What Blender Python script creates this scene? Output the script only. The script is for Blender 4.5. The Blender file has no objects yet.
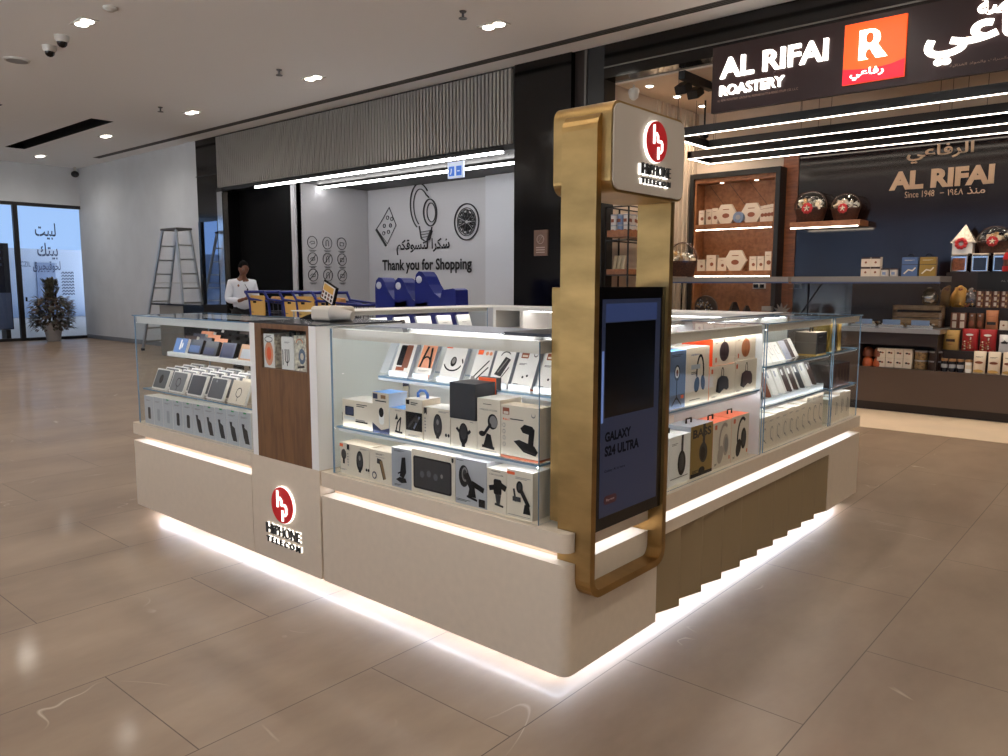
import bpy, bmesh, math, random, unicodedata
from mathutils import Vector, Matrix
random.seed(7)
S = bpy.context.scene
C = bpy.context.collection
PI = math.pi

# ---------------------------------------------------------------- materials
def lin(c):
    c = c / 255.0
    return c / 12.92 if c <= 0.04045 else ((c + 0.055) / 1.055) ** 2.4

def col(rgb):
    return (lin(rgb[0]), lin(rgb[1]), lin(rgb[2]), 1.0)

_M = {}
def mat(name, rgb=(200, 200, 200), rough=0.5, metal=0.0, emit=0.0, noise=0.0, nscale=8.0, stretch=None, bump=0.0, spec=0.5, coat=0.0):
    if name in _M:
        return _M[name]
    m = bpy.data.materials.new(name)
    m.use_nodes = True
    nt = m.node_tree
    b = nt.nodes['Principled BSDF']
    b.inputs['Base Color'].default_value = col(rgb)
    b.inputs['Roughness'].default_value = rough
    b.inputs['Metallic'].default_value = metal
    b.inputs['Specular IOR Level'].default_value = spec
    b.inputs['Coat Weight'].default_value = coat
    if emit > 0:
        b.inputs['Emission Color'].default_value = col(rgb)
        b.inputs['Emission Strength'].default_value = emit
    if noise > 0 or bump > 0:
        tc = nt.nodes.new('ShaderNodeTexCoord')
        mp = nt.nodes.new('ShaderNodeMapping')
        if stretch:
            mp.inputs['Scale'].default_value = stretch
        n = nt.nodes.new('ShaderNodeTexNoise')
        n.inputs['Scale'].default_value = nscale
        n.inputs['Detail'].default_value = 4
        nt.links.new(tc.outputs['Object'], mp.inputs[0])
        nt.links.new(mp.outputs[0], n.inputs['Vector'])
        if noise > 0:
            r = nt.nodes.new('ShaderNodeValToRGB')
            k = [max(0, v * (1 - noise)) for v in rgb]
            h = [min(255, v * (1 + noise)) for v in rgb]
            r.color_ramp.elements[0].position = 0.3
            r.color_ramp.elements[1].position = 0.7
            r.color_ramp.elements[0].color = col(k)
            r.color_ramp.elements[1].color = col(h)
            nt.links.new(n.outputs['Fac'], r.inputs[0])
            nt.links.new(r.outputs[0], b.inputs['Base Color'])
        if bump > 0:
            bp = nt.nodes.new('ShaderNodeBump')
            bp.inputs['Strength'].default_value = bump
            bp.inputs['Distance'].default_value = 0.01
            nt.links.new(n.outputs['Fac'], bp.inputs['Height'])
            nt.links.new(bp.outputs[0], b.inputs['Normal'])
    _M[name] = m
    return m

def glassmat(name, tint=(235, 242, 245), ior=1.45, gloss=0.9):
    m = bpy.data.materials.new(name)
    m.use_nodes = True
    nt = m.node_tree
    nt.nodes.clear()
    out = nt.nodes.new('ShaderNodeOutputMaterial')
    mx = nt.nodes.new('ShaderNodeMixShader')
    tr = nt.nodes.new('ShaderNodeBsdfTransparent')
    gl = nt.nodes.new('ShaderNodeBsdfGlossy')
    fr = nt.nodes.new('ShaderNodeFresnel')
    mul = nt.nodes.new('ShaderNodeMath')
    mul.operation = 'MULTIPLY'
    mul.inputs[1].default_value = gloss
    fr.inputs[0].default_value = ior
    tr.inputs[0].default_value = col(tint)
    gl.inputs[0].default_value = (1, 1, 1, 1)
    gl.inputs['Roughness'].default_value = 0.02
    # the facing side only, so a pane keeps its mirror strength from within as well
    geo = nt.nodes.new('ShaderNodeNewGeometry')
    nt.links.new(fr.outputs[0], mul.inputs[0])
    m2 = nt.nodes.new('ShaderNodeMath'); m2.operation = 'SUBTRACT'; m2.inputs[0].default_value = 1
    nt.links.new(geo.outputs['Backfacing'], m2.inputs[1])
    m3 = nt.nodes.new('ShaderNodeMath'); m3.operation = 'MULTIPLY'
    nt.links.new(mul.outputs[0], m3.inputs[0]); nt.links.new(m2.outputs[0], m3.inputs[1])
    nt.links.new(m3.outputs[0], mx.inputs[0])
    nt.links.new(tr.outputs[0], mx.inputs[1])
    nt.links.new(gl.outputs[0], mx.inputs[2])
    nt.links.new(mx.outputs[0], out.inputs[0])
    _M[name] = m
    return m

# ---------------------------------------------------------------- text helpers
_F = {}
for c_ in range(0xFE70, 0xFEFD):
    d_ = unicodedata.decomposition(chr(c_)).split()
    if len(d_) == 2:
        _F.setdefault(chr(int(d_[1], 16)), {})[d_[0][1:-1]] = chr(c_)

def arab(s):
    s = [c for c in s if not unicodedata.combining(c)]
    out = []
    for k, c in enumerate(s):
        f = _F.get(c)
        if not f:
            out.append(c)
            continue
        p = _F.get(s[k - 1]) if k else None
        q = _F.get(s[k + 1]) if k + 1 < len(s) else None
        jp = bool(p and 'initial' in p) and 'final' in f
        jn = bool(q and 'final' in q and 'initial' in f)
        key = 'medial' if jp and jn else 'final' if jp else 'initial' if jn else 'isolated'
        out.append(f.get(key, c))
    return ''.join(reversed(out))

_T = {}
def text_geo(s, bold=0.0, depth=0.0):
    k = (s, bold, depth)
    if k in _T:
        return _T[k]
    cu = bpy.data.curves.new('lettering', 'FONT')
    cu.body = s
    cu.size = 1
    cu.offset = bold
    cu.extrude = depth / 2
    cu.resolution_u = 3
    o = bpy.data.objects.new('lettering', cu)
    C.objects.link(o)
    bpy.context.view_layer.update()
    me = bpy.data.meshes.new_from_object(o.evaluated_get(bpy.context.evaluated_depsgraph_get()))
    vs = [tuple(v.co) for v in me.vertices]
    fs = [tuple(p.vertices) for p in me.polygons]
    bpy.data.objects.remove(o)
    bpy.data.meshes.remove(me)
    bpy.data.curves.remove(cu)
    if vs:
        x0 = min(v[0] for v in vs); x1 = max(v[0] for v in vs)
        y0 = min(v[1] for v in vs); y1 = max(v[1] for v in vs)
        vs = [((v[0] - x0), v[1] - y0, v[2] + depth / 2) for v in vs]
        _T[k] = (vs, fs, x1 - x0, y1 - y0)
    else:
        _T[k] = ([], [], 1, 1)
    return _T[k]

# ---------------------------------------------------------------- mesh builder
class MB:
    def __init__(s):
        s.v = []; s.f = []; s.mi = []; s.ms = []; s.sm = []
        s.M = Matrix.Identity(4)
    def _m(s, m):
        if m not in s.ms:
            s.ms.append(m)
        return s.ms.index(m)
    def raw(s, vs, fs, m, smooth=False):
        n = len(s.v)
        s.v += [tuple(s.M @ Vector(v)) for v in vs]
        for i, f in enumerate(fs):
            s.f.append([n + a for a in f])
            s.mi.append(s._m(m[i] if isinstance(m, (list, tuple)) else m))
            s.sm.append(smooth)
        return s
    def box(s, x0, x1, y0, y1, z0, z1, m):
        """m: one material or six: -x +x -y +y -z +z"""
        v = [(x0, y0, z0), (x1, y0, z0), (x1, y1, z0), (x0, y1, z0), (x0, y0, z1), (x1, y0, z1), (x1, y1, z1), (x0, y1, z1)]
        f = [(0, 4, 7, 3), (1, 2, 6, 5), (0, 1, 5, 4), (3, 7, 6, 2), (0, 3, 2, 1), (4, 5, 6, 7)]
        return s.raw(v, f, m)
    def rbox(s, x0, x1, y0, y1, z0, z1, m, r=0.01, seg=2):
        bm = bmesh.new()
        bmesh.ops.create_cube(bm, size=1)
        for v in bm.verts:
            v.co = Vector(((x0 + x1) / 2 + v.co.x * (x1 - x0), (y0 + y1) / 2 + v.co.y * (y1 - y0), (z0 + z1) / 2 + v.co.z * (z1 - z0)))
        bmesh.ops.bevel(bm, geom=bm.edges[:], offset=r, segments=seg, affect='EDGES', profile=0.5)
        bm.verts.index_update()
        s.raw([tuple(v.co) for v in bm.verts], [[v.index for v in f.verts] for f in bm.faces], m)
        bm.free()
        return s
    def prism(s, pts, a, b, m, axis='z', smooth=False, capm=None):
        """outline pts (u,v) pushed from a to b along axis; u,v are the other two axes in xyz order"""
        def P(u, v, w):
            return (u, v, w) if axis == 'z' else (u, w, v) if axis == 'y' else (w, u, v)
        n = len(pts)
        vs = [P(u, v, a) for u, v in pts] + [P(u, v, b) for u, v in pts]
        ar = sum(pts[i][0] * pts[(i + 1) % n][1] - pts[(i + 1) % n][0] * pts[i][1] for i in range(n))
        flip = (ar < 0) ^ (axis == 'y') ^ (b < a)
        lo = list(range(n)); hi = [n + i for i in range(n)]
        sides = [(i, (i + 1) % n, n + (i + 1) % n, n + i) for i in range(n)]
        caps = [lo[::-1], hi]
        if flip:
            caps = [lo, hi[::-1]]
            sides = [q[::-1] for q in sides]
        s.raw(vs, sides, m, smooth)
        s.raw(vs, caps, capm or m)
        return s
    def cyl(s, p0, p1, r0, r1=None, m=None, n=12, cap=True, smooth=True):
        r1 = r0 if r1 is None else r1
        p0 = Vector(p0); p1 = Vector(p1)
        d = (p1 - p0).normalized()
        a = d.orthogonal().normalized(); b = d.cross(a)
        vs = []
        for p, r in ((p0, r0), (p1, r1)):
            for i in range(n):
                t = 2 * PI * i / n
                vs.append(tuple(p + a * math.cos(t) * r + b * math.sin(t) * r))
        fs = [(i, (i + 1) % n, n + (i + 1) % n, n + i) for i in range(n)]
        s.raw(vs, fs, m, smooth)
        if cap:
            s.raw(vs, [list(range(n))[::-1], [n + i for i in range(n)]], m)
        return s
    def tube(s, pts, r, m, n=8, closed=False):
        P = [Vector(p) for p in pts]
        k = len(P)
        vs = []; up = None
        for i, p in enumerate(P):
            a = P[(i - 1) % k] if (i or closed) else P[0]
            b = P[(i + 1) % k] if (i < k - 1 or closed) else P[-1]
            d = (b - a).normalized()
            if up is None:
                up = d.orthogonal().normalized()
            up = (up - d * up.dot(d)).normalized()
            w = d.cross(up)
            rr = r[i] if isinstance(r, (list, tuple)) else r
            for j in range(n):
                t = 2 * PI * j / n
                vs.append(tuple(p + up * math.cos(t) * rr + w * math.sin(t) * rr))
        fs = []
        for i in range(k if closed else k - 1):
            i2 = (i + 1) % k
            for j in range(n):
                fs.append((i * n + j, i * n + (j + 1) % n, i2 * n + (j + 1) % n, i2 * n + j))
        s.raw(vs, fs, m, True)
        if not closed:
            s.raw(vs, [list(range(n))[::-1], [(k - 1) * n + j for j in range(n)]], m)
        return s
    def lathe(s, prof, c, m, n=20, smooth=True, sx=1, sy=1, cap=True):
        """prof: (radius, z) from bottom to top"""
        vs = []
        for r, z in prof:
            for i in range(n):
                t = 2 * PI * i / n
                vs.append((c[0] + math.cos(t) * r * sx, c[1] + math.sin(t) * r * sy, c[2] + z))
        fs = []
        for k in range(len(prof) - 1):
            for i in range(n):
                fs.append((k * n + i, k * n + (i + 1) % n, (k + 1) * n + (i + 1) % n, (k + 1) * n + i))
        s.raw(vs, fs, m, smooth)
        if cap:
            s.raw(vs, [list(range(n))[::-1], [(len(prof) - 1) * n + i for i in range(n)]], m)
        return s
    def ball(s, c, rx, ry, rz, m, n=12, k=8):
        prof = []
        vs = []; fs = []
        for a in range(k + 1):
            ph = PI * a / k
            for i in range(n):
                t = 2 * PI * i / n
                vs.append((c[0] + rx * math.sin(ph) * math.cos(t), c[1] + ry * math.sin(ph) * math.sin(t), c[2] - rz * math.cos(ph)))
        for a in range(k):
            for i in range(n):
                fs.append((a * n + i, a * n + (i + 1) % n, (a + 1) * n + (i + 1) % n, (a + 1) * n + i))
        return s.raw(vs, fs, m, True)
    def text(s, body, o, ux, uy, h, m, w=None, bold=0.0, depth=0.0, align='l'):
        """lettering: o = lower left point, ux/uy unit directions, h height, w optional width to fit"""
        vs, fs, W, H = text_geo(body, bold, depth and 1.0 or 0.0)
        if not vs:
            return s
        ky = h / H; kx = (w / W) if w else ky
        ux = Vector(ux); uy = Vector(uy); n = ux.cross(uy)
        off = 0 if align == 'l' else -W * kx / 2 if align == 'c' else -W * kx
        o = Vector(o)
        return s.raw([tuple(o + ux * (v[0] * kx + off) + uy * (v[1] * ky) + n * (v[2] * depth)) for v in vs], fs, m)
    def build(s, name, parent=None, origin=None, loc=None):
        o0 = Vector(origin) if origin is not None else Vector((0, 0, 0))
        me = bpy.data.meshes.new(name)
        me.from_pydata([tuple(Vector(v) - o0) for v in s.v], [], s.f)
        for m in s.ms:
            me.materials.append(m)
        me.polygons.foreach_set('material_index', s.mi)
        me.polygons.foreach_set('use_smooth', s.sm)
        me.validate()
        me.update()
        o = bpy.data.objects.new(name, me)
        C.objects.link(o)
        if parent is not None:
            o.parent = parent
        elif origin is not None:
            o.location = o0
        if loc is not None:
            o.location = loc
        return o

def tag(o, label=None, cat=None, group=None, kind=None):
    if label: o['label'] = label
    if cat: o['category'] = cat
    if group: o['group'] = group
    if kind: o['kind'] = kind
    return o

def thing(name, loc, label, cat, group=None, rz=0.0):
    o = bpy.data.objects.new(name, None)
    o.empty_display_size = 0.1
    C.objects.link(o)
    o.location = loc
    o.rotation_euler = (0, 0, rz)
    return tag(o, label, cat, group)

def copy_tree(o, loc=None, label=None, rz=None):
    def rec(a, par):
        c = a.copy()
        C.objects.link(c)
        c.parent = par
        for ch in a.children:
            rec(ch, c)
        return c
    c = rec(o, None)
    if loc is not None: c.location = loc
    if rz is not None: c.rotation_euler = (c.rotation_euler[0], c.rotation_euler[1], rz)
    if label: c['label'] = label
    return c

def struct(name, mb, origin=None):
    return tag(mb.build(name, origin=origin), kind='structure')

def rrect(x0, x1, y0, y1, r, n=5):
    pts = []
    for cx, cy, a in ((x1 - r, y1 - r, 0), (x0 + r, y1 - r, 90), (x0 + r, y0 + r, 180), (x1 - r, y0 + r, 270)):
        for i in range(n + 1):
            t = math.radians(a + 90 * i / n)
            pts.append((cx + r * math.cos(t), cy + r * math.sin(t)))
    return pts

ORD = ['first', 'second', 'third', 'fourth', 'fifth', 'sixth', 'seventh', 'eighth', 'ninth', 'tenth', 'eleventh', 'twelfth', 'thirteenth', 'fourteenth']

# ---------------------------------------------------------------- palette
WALLW = mat('wall_paint_white', (205, 208, 212), 0.7, noise=0.02, nscale=2)
CEIL = mat('ceiling_paint', (240, 240, 240), 0.9)
BLACK = mat('black_gloss_panel', (9, 9, 11), 0.12, spec=0.5)
BLACKM = mat('black_matt', (14, 13, 13), 0.5)
SOLID = mat('cream_solid_surface', (216, 200, 178), 0.32, noise=0.012, nscale=30)
SOLIDW = mat('white_laminate', (236, 234, 230), 0.4)
PEACH = mat('recess_laminate', (216, 178, 142), 0.5)
RIB = mat('taupe_fins', (146, 126, 94), 0.5)
LED = mat('cool_white_led', (214, 230, 255), 0.5, emit=8)
CLED = mat('case_led', (252, 250, 250), 0.5, emit=21)
GLASS = glassmat('clear_glass', (252, 254, 254), gloss=0.8)
SHOPGLASS = glassmat('counter_glass', (248, 250, 251), gloss=0.8)
DOORGLASS = glassmat('door_glass', (246, 249, 252))
GEDGE = mat('glass_edge', (120, 150, 175), 0.15, spec=0.8)
STEEL = mat('brushed_steel', (170, 168, 165), 0.42, metal=1.0, noise=0.06, nscale=40, stretch=(1, 1, 30))
CHROME = mat('chrome', (215, 215, 218), 0.12, metal=1.0)
ALU = mat('aluminium', (190, 190, 188), 0.35, metal=1.0)
CREAMC = mat('cream_card', (222, 208, 188), 0.55)
WHITEC = mat('white_card', (236, 232, 226), 0.5)
GREYC = mat('grey_card', (158, 160, 166), 0.5)
INK = mat('black_ink', (24, 23, 24), 0.8, spec=0.15)
INK2 = mat('charcoal_ink', (60, 58, 59), 0.8, spec=0.15)
GREYINK = mat('grey_ink', (128, 122, 118), 0.5)
ORANGE = mat('orange_ink', (235, 92, 36), 0.5)
PEACHC = mat('peach_card', (226, 150, 112), 0.5)
REDC = mat('red_ink', (196, 28, 34), 0.45)
BLUEC = mat('blue_card', (72, 96, 140), 0.5)
LBLUE = mat('light_blue', (96, 156, 226), 0.5)
NAVY = mat('navy_card', (34, 42, 78), 0.5)
GOLDC = mat('gold_card', (150, 118, 48), 0.4, metal=0.3)
BROWNC = mat('brown_leather', (120, 62, 34), 0.5)
DBROWN = mat('dark_brown_card', (52, 30, 24), 0.5)
CLEARP = glassmat('clear_plastic', (242, 244, 246), 1.35)
CLEARP2 = mat('frosted_acrylic', (222, 226, 230), 0.25)
# ================================================================ THE SETTING
def wood(name, a, b, scale=(1, 1, 1), rough=0.45):
    m = bpy.data.materials.new(name); m.use_nodes = True
    nt = m.node_tree; bs = nt.nodes['Principled BSDF']
    tc = nt.nodes.new('ShaderNodeTexCoord'); mp = nt.nodes.new('ShaderNodeMapping')
    mp.inputs['Scale'].default_value = scale
    n = nt.nodes.new('ShaderNodeTexNoise'); n.inputs['Scale'].default_value = 6; n.inputs['Detail'].default_value = 6; n.inputs['Distortion'].default_value = 0.4
    r = nt.nodes.new('ShaderNodeValToRGB')
    r.color_ramp.elements[0].position = 0.35; r.color_ramp.elements[1].position = 0.65
    r.color_ramp.elements[0].color = col(a); r.color_ramp.elements[1].color = col(b)
    nt.links.new(tc.outputs['Object'], mp.inputs[0]); nt.links.new(mp.outputs[0], n.inputs['Vector'])
    nt.links.new(n.outputs['Fac'], r.inputs[0]); nt.links.new(r.outputs[0], bs.inputs['Base Color'])
    bs.inputs['Roughness'].default_value = rough
    return m

def floor_mat():
    m = bpy.data.materials.new('stone_tile_floor'); m.use_nodes = True
    nt = m.node_tree; bs = nt.nodes['Principled BSDF']; L = nt.links.new
    tc = nt.nodes.new('ShaderNodeTexCoord')
    sp = nt.nodes.new('ShaderNodeSeparateXYZ'); cb = nt.nodes.new('ShaderNodeCombineXYZ')
    ad = nt.nodes.new('ShaderNodeMath'); ad.operation = 'ADD'; ad.inputs[1].default_value = 0.292
    L(tc.outputs['Object'], sp.inputs[0]); L(sp.outputs['Y'], ad.inputs[0])
    L(ad.outputs[0], cb.inputs['X']); L(sp.outputs['X'], cb.inputs['Y'])
    br = nt.nodes.new('ShaderNodeTexBrick')
    br.offset = 0.5; br.offset_frequency = 2; br.squash = 1.0
    br.inputs['Scale'].default_value = 1
    br.inputs['Mortar Size'].default_value = 0.0022
    br.inputs['Mortar Smooth'].default_value = 0.3
    br.inputs['Brick Width'].default_value = 1.3333
    br.inputs['Row Height'].default_value = 0.6667
    br.inputs['Color1'].default_value = (0.46, 0.46, 0.46, 1)
    br.inputs['Color2'].default_value = (0.56, 0.56, 0.56, 1)
    br.inputs['Mortar'].default_value = (0.5, 0.5, 0.5, 1)
    L(cb.outputs[0], br.inputs['Vector'])
    n1 = nt.nodes.new('ShaderNodeTexNoise'); n1.inputs['Scale'].default_value = 1.3; n1.inputs['Detail'].default_value = 5; n1.inputs['Roughness'].default_value = 0.6
    mp = nt.nodes.new('ShaderNodeMapping'); mp.inputs['Scale'].default_value = (1.6, 0.7, 1); mp.inputs['Rotation'].default_value = (0, 0, 0.5)
    L(tc.outputs['Object'], mp.inputs[0]); L(mp.outputs[0], n1.inputs['Vector'])
    r1 = nt.nodes.new('ShaderNodeValToRGB')
    e = r1.color_ramp.elements
    e[0].position = 0.3; e[0].color = col((122, 102, 84)); e[1].position = 0.72; e[1].color = col((156, 135, 114))
    L(n1.outputs['Fac'], r1.inputs[0])
    # fine white veins
    n2 = nt.nodes.new('ShaderNodeTexNoise'); n2.inputs['Scale'].default_value = 0.9; n2.inputs['Detail'].default_value = 3; n2.inputs['Distortion'].default_value = 1.2
    L(tc.outputs['Object'], n2.inputs['Vector'])
    r2 = nt.nodes.new('ShaderNodeValToRGB')
    e = r2.color_ramp.elements
    e[0].position = 0.497; e[0].color = (0, 0, 0, 1); e[1].position = 0.503; e[1].color = (0, 0, 0, 1)
    k = r2.color_ramp.elements.new(0.5); k.color = (1, 1, 1, 1)
    L(n2.outputs['Fac'], r2.inputs[0])
    n3 = nt.nodes.new('ShaderNodeTexNoise'); n3.inputs['Scale'].default_value = 2.1
    L(tc.outputs['Object'], n3.inputs['Vector'])
    r3 = nt.nodes.new('ShaderNodeValToRGB'); r3.color_ramp.elements[0].position = 0.56; r3.color_ramp.elements[1].position = 0.66
    L(n3.outputs['Fac'], r3.inputs[0])
    mu = nt.nodes.new('ShaderNodeMath'); mu.operation = 'MULTIPLY'; L(r2.outputs[0], mu.inputs[0]); L(r3.outputs[0], mu.inputs[1])
    mu2 = nt.nodes.new('ShaderNodeMath'); mu2.operation = 'MULTIPLY'; L(mu.outputs[0], mu2.inputs[0]); mu2.inputs[1].default_value = 0.45
    mx = nt.nodes.new('ShaderNodeMixRGB'); L(mu2.outputs[0], mx.inputs[0]); L(r1.outputs[0], mx.inputs[1]); mx.inputs[2].default_value = col((226, 210, 190))
    # per-tile tone
    m1 = nt.nodes.new('ShaderNodeMixRGB'); m1.blend_type = 'MULTIPLY'; m1.inputs[0].default_value = 0.0
    ov = nt.nodes.new('ShaderNodeMixRGB'); ov.blend_type = 'OVERLAY'; ov.inputs[0].default_value = 0.55
    L(mx.outputs[0], ov.inputs[1]); L(br.outputs['Color'], ov.inputs[2])
    mm = nt.nodes.new('ShaderNodeMixRGB'); L(br.outputs['Fac'], mm.inputs[0]); L(ov.outputs[0], mm.inputs[1]); mm.inputs[2].default_value = col((84, 68, 55))
    L(mm.outputs[0], bs.inputs['Base Color'])
    bs.inputs['Roughness'].default_value = 0.4; bs.inputs['Specular IOR Level'].default_value = 0.3; bs.inputs['Coat Roughness'].default_value = 0.1
    cw = nt.nodes.new('ShaderNodeMapRange'); cw.inputs['From Min'].default_value = 0.35; cw.inputs['From Max'].default_value = 0.65; cw.inputs['To Min'].default_value = 0.02; cw.inputs['To Max'].default_value = 0.16
    L(n3.outputs['Fac'], cw.inputs['Value']); L(cw.outputs[0], bs.inputs['Coat Weight'])
    rr = nt.nodes.new('ShaderNodeMapRange'); rr.inputs['To Min'].default_value = 0.34; rr.inputs['To Max'].default_value = 0.48
    L(n1.outputs['Fac'], rr.inputs['Value']); L(rr.outputs[0], bs.inputs['Roughness'])
    return m

FLOOR = floor_mat()
SHOPFLOOR = mat('pale_shop_floor', (214, 192, 166), 0.35, noise=0.03, nscale=3)
m = MB(); m.box(-19.6, 7, -9, 6.03, -0.1, 0, FLOOR); struct('floor', m)
m = MB(); m.box(-6.9, 3.2, 6.035, 9.0, -0.1, 0.002, SHOPFLOOR); struct('floor_shop', m)
m = MB(); m.box(-13.4, -6.9, 6.03, 8.1, -0.1, 0, FLOOR); struct('floor_niche', m)
Hc = 4.22
# the ceiling has two long openings with black baffles behind
m = MB()
m.box(-19.6, -17.41, -9, 6.05, Hc, Hc + 0.1, CEIL)
m.box(-12.98, 7.0, -9, 6.05, Hc, Hc + 0.1, CEIL)
for a, b in ((-9, 2.1), (2.48, 3.81), (4.19, 6.05)):
    m.box(-17.41, -12.98, a, b, Hc, Hc + 0.1, CEIL)
m.box(-17.6, -12.8, 1.9, 4.4, Hc + 0.35, Hc + 0.4, BLACKM)
for x in (-17.42, -12.985): m.box(x, x + 0.01, 1.9, 4.4, Hc + 0.005, Hc + 0.35, BLACKM)
for y in (2.1, 2.47, 3.80, 4.19):
    m.box(-17.41, -12.98, y - 0.005, y + 0.005, Hc + 0.003, Hc + 0.35, BLACKM)
struct('ceiling', m)
m = MB(); m.box(-19.7, 7.1, -9.1, 9.1, Hc + 0.42, Hc + 0.6, BLACKM); m.box(-19.7, 7.1, 6.2, 6.3, Hc, Hc + 0.42, BLACKM); m.box(-19.7, 7.1, -9.1, -9.0, Hc, Hc + 0.42, BLACKM); m.box(7.0, 7.1, -9, 6.2, Hc + 0.1, Hc + 0.42, BLACKM); m.box(-19.7, 7.1, 9.0, 9.1, 0, Hc + 0.42, BLACKM); m.box(7.0, 7.1, 6.2, 9, 0, Hc + 0.42, BLACKM); m.box(-19.7, -19.6, -9, 9, Hc + 0.1, Hc + 0.42, BLACKM); m.box(-19.7, -19.6, 6.15, 9, 0, Hc + 0.1, BLACKM); struct('roof', m)
# slot diffuser line running along the shop fronts
m = MB()
m.box(-17.4, 3.0, 5.58, 5.72, Hc - 0.004, Hc, mat('slot_grey', (92, 90, 88), 0.6))
for k in range(3):
    m.box(-17.38, 3.0, 5.60 + k * 0.042, 5.612 + k * 0.042, Hc - 0.008, Hc - 0.003, mat('slot_dark', (40, 40, 41), 0.6))
tag(m.build('slot_diffuser'), 'long dark slotted air diffuser running in the ceiling along the shop fronts', 'vent')

# --- left wall with glass doors
DOORF = mat('dark_door_frame', (32, 30, 32), 0.4)
m = MB()
m.box(-19.7, -19.5, -9, 6.15, 3.3, Hc + 0.1, WALLW)
m.box(-19.7, -19.5, -9, -4.6, 0, 3.3, WALLW)
struct('wall_left', m)
for k in range(7):
    y1 = 6.12 - k * 1.53; y0 = y1 - 1.53
    d = MB()
    d.box(-19.6, -19.5, y0, y0 + 0.05, 0.0, 3.3, DOORF)
    d.box(-19.6, -19.5, y1 - 0.05, y1, 0.0, 3.3, DOORF)
    d.box(-19.6, -19.5, y0 + 0.05, y1 - 0.05, 3.22, 3.3, DOORF)
    d.box(-19.6, -19.5, y0 + 0.05, y1 - 0.05, 0.0, 0.07, DOORF)
    root = tag(d.build('door_%d' % (k + 1)), kind='structure')
    g = MB(); g.box(-19.556, -19.548, y0 + 0.05, y1 - 0.05, 0.07, 3.22, DOORGLASS); g.build('door_glass', root)
    h = MB(); h.cyl((-19.47, y0 + 0.1, 0.95), (-19.47, y0 + 0.1, 1.05), 0.02, m=BLACKM); h.box(-19.5, -19.47, y0 + 0.09, y0 + 0.11, 0.98, 1.02, BLACKM); h.build('door_handle', root)
# vinyl lettering on the first door
VIN = mat('vinyl_grey', (56, 70, 104), 0.6)
m = MB()
X = -19.49
for body, y, z, h, w in ((arab('لبيت'), 4.98, 2.44, 0.40, 0.46), (arab('بيتك'), 5.0, 1.96, 0.40, 0.46), (arab('لخوقيجيرق'), 4.88, 1.64, 0.28, 0.62)):
    m.text(body, (X, y, z), (0, 1, 0), (0, 0, 1), h, VIN, w=w, bold=0.015)
m.text('CZIL', (X, 4.62, 1.78), (0, 1, 0), (0, 0, 1), 0.12, VIN, w=0.22)
tag(m.build('window_lettering'), 'grey Arabic vinyl lettering in three lines on the glass door', 'lettering')
m = MB()
for k in range(8):
    pts = []
    for i in range(17):
        pts.append((X, 5.50 + i * 0.018, 1.12 + k * 0.075 + (0.018 if (i // 2) % 2 else -0.018)))
    m.tube(pts, 0.011, VIN, n=4)
tag(m.build('wave_decal'), 'small dark zigzag line decal on the glass door right of the plant', 'decal')
# banner standing outside
m = MB()
NAVYD = mat('banner_dark', (24, 28, 44), 0.6)
m.box(-20.3, -20.26, 3.1, 4.62, 0.25, 2.35, [NAVYD] * 6)
m.box(-20.258, -20.255, 3.12, 4.60, 0.27, 1.15, mat('banner_grey', (96, 108, 138), 0.6))
m.box(-20.45, -20.1, 3.3, 3.4, 0, 0.25, BLACKM); m.box(-20.45, -20.1, 4.4, 4.5, 0, 0.25, BLACKM)
for z in (2.1, 1.95, 1.8):
    m.box(-20.258, -20.254, 3.9, 4.45, z, z + 0.06, mat('banner_txt', (70, 84, 120), 0.6))
tag(m.build('outdoor_banner'), 'dark blue free-standing banner outside behind the leftmost glass door', 'banner')
# outside ground and a pale facade across
m = MB(); m.box(-60, -19.7, -60, 40, -0.12, -0.02, mat('outside_paving', (196, 196, 196), 0.8)); struct('ground_outside', m)
m = MB(); m.box(-33.4, -19.7, -20, 14, 4.6, 4.8, mat('shade_canopy_grey', (150, 150, 152), 0.7)); tag(m.build('added_shade_canopy'), 'unseen grey canopy added outside the glass doors to shade the ground', 'canopy')  # unseen canopy, added to keep the sun off the ground beyond the doors
m = MB(); m.box(-19.7, 60, -60, -9.1, -0.12, -0.02, mat('outside_paving')); struct('ground_forecourt', m)
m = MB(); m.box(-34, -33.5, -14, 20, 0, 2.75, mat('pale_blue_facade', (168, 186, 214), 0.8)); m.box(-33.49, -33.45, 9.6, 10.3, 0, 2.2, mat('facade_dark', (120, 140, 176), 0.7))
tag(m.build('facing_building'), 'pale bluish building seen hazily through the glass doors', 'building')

# --- facade line y = 6.05
m = MB(); m.box(-19.6, -13.66, 6.05, 6.25, 0, Hc, WALLW); struct('wall_back', m)
m = MB(); m.box(-19.5, -13.66, 6.03, 6.05, 0, 0.1, mat('skirting_grey', (120, 122, 128), 0.5)); struct('baseboard_back', m)
MIRR = mat('tinted_mirror_glass', (150, 165, 190), 0.03, metal=1.0)
m = MB()
m.box(-13.66, -12.86, 6.05, 6.2, 2.62, Hc, BLACK)
m.box(-13.66, -13.58, 6.04, 6.2, 0, 2.62, BLACK); m.box(-12.93, -12.86, 6.04, 6.2, 0, 2.62, BLACK)
m.box(-13.66, -12.86, 6.03, 6.2, 3.5, 3.52, BLACKM)
struct('trim_1', m)
m = MB(); m.box(-13.58, -12.93, 6.08, 6.12, 0, 2.62, MIRR); struct('window_1', m)
SLAT = mat('grey_slat', (146, 142, 138), 0.6); SLATB = mat('slat_gap', (44, 42, 42), 0.8)
m = MB()
m.box(-12.83, -5.29, 6.07, 6.2, 3.23, 4.19, SLATB)
m.box(-12.86, -5.29, 6.05, 6.2, 4.19, Hc, BLACKM)
x = -12.82
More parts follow.
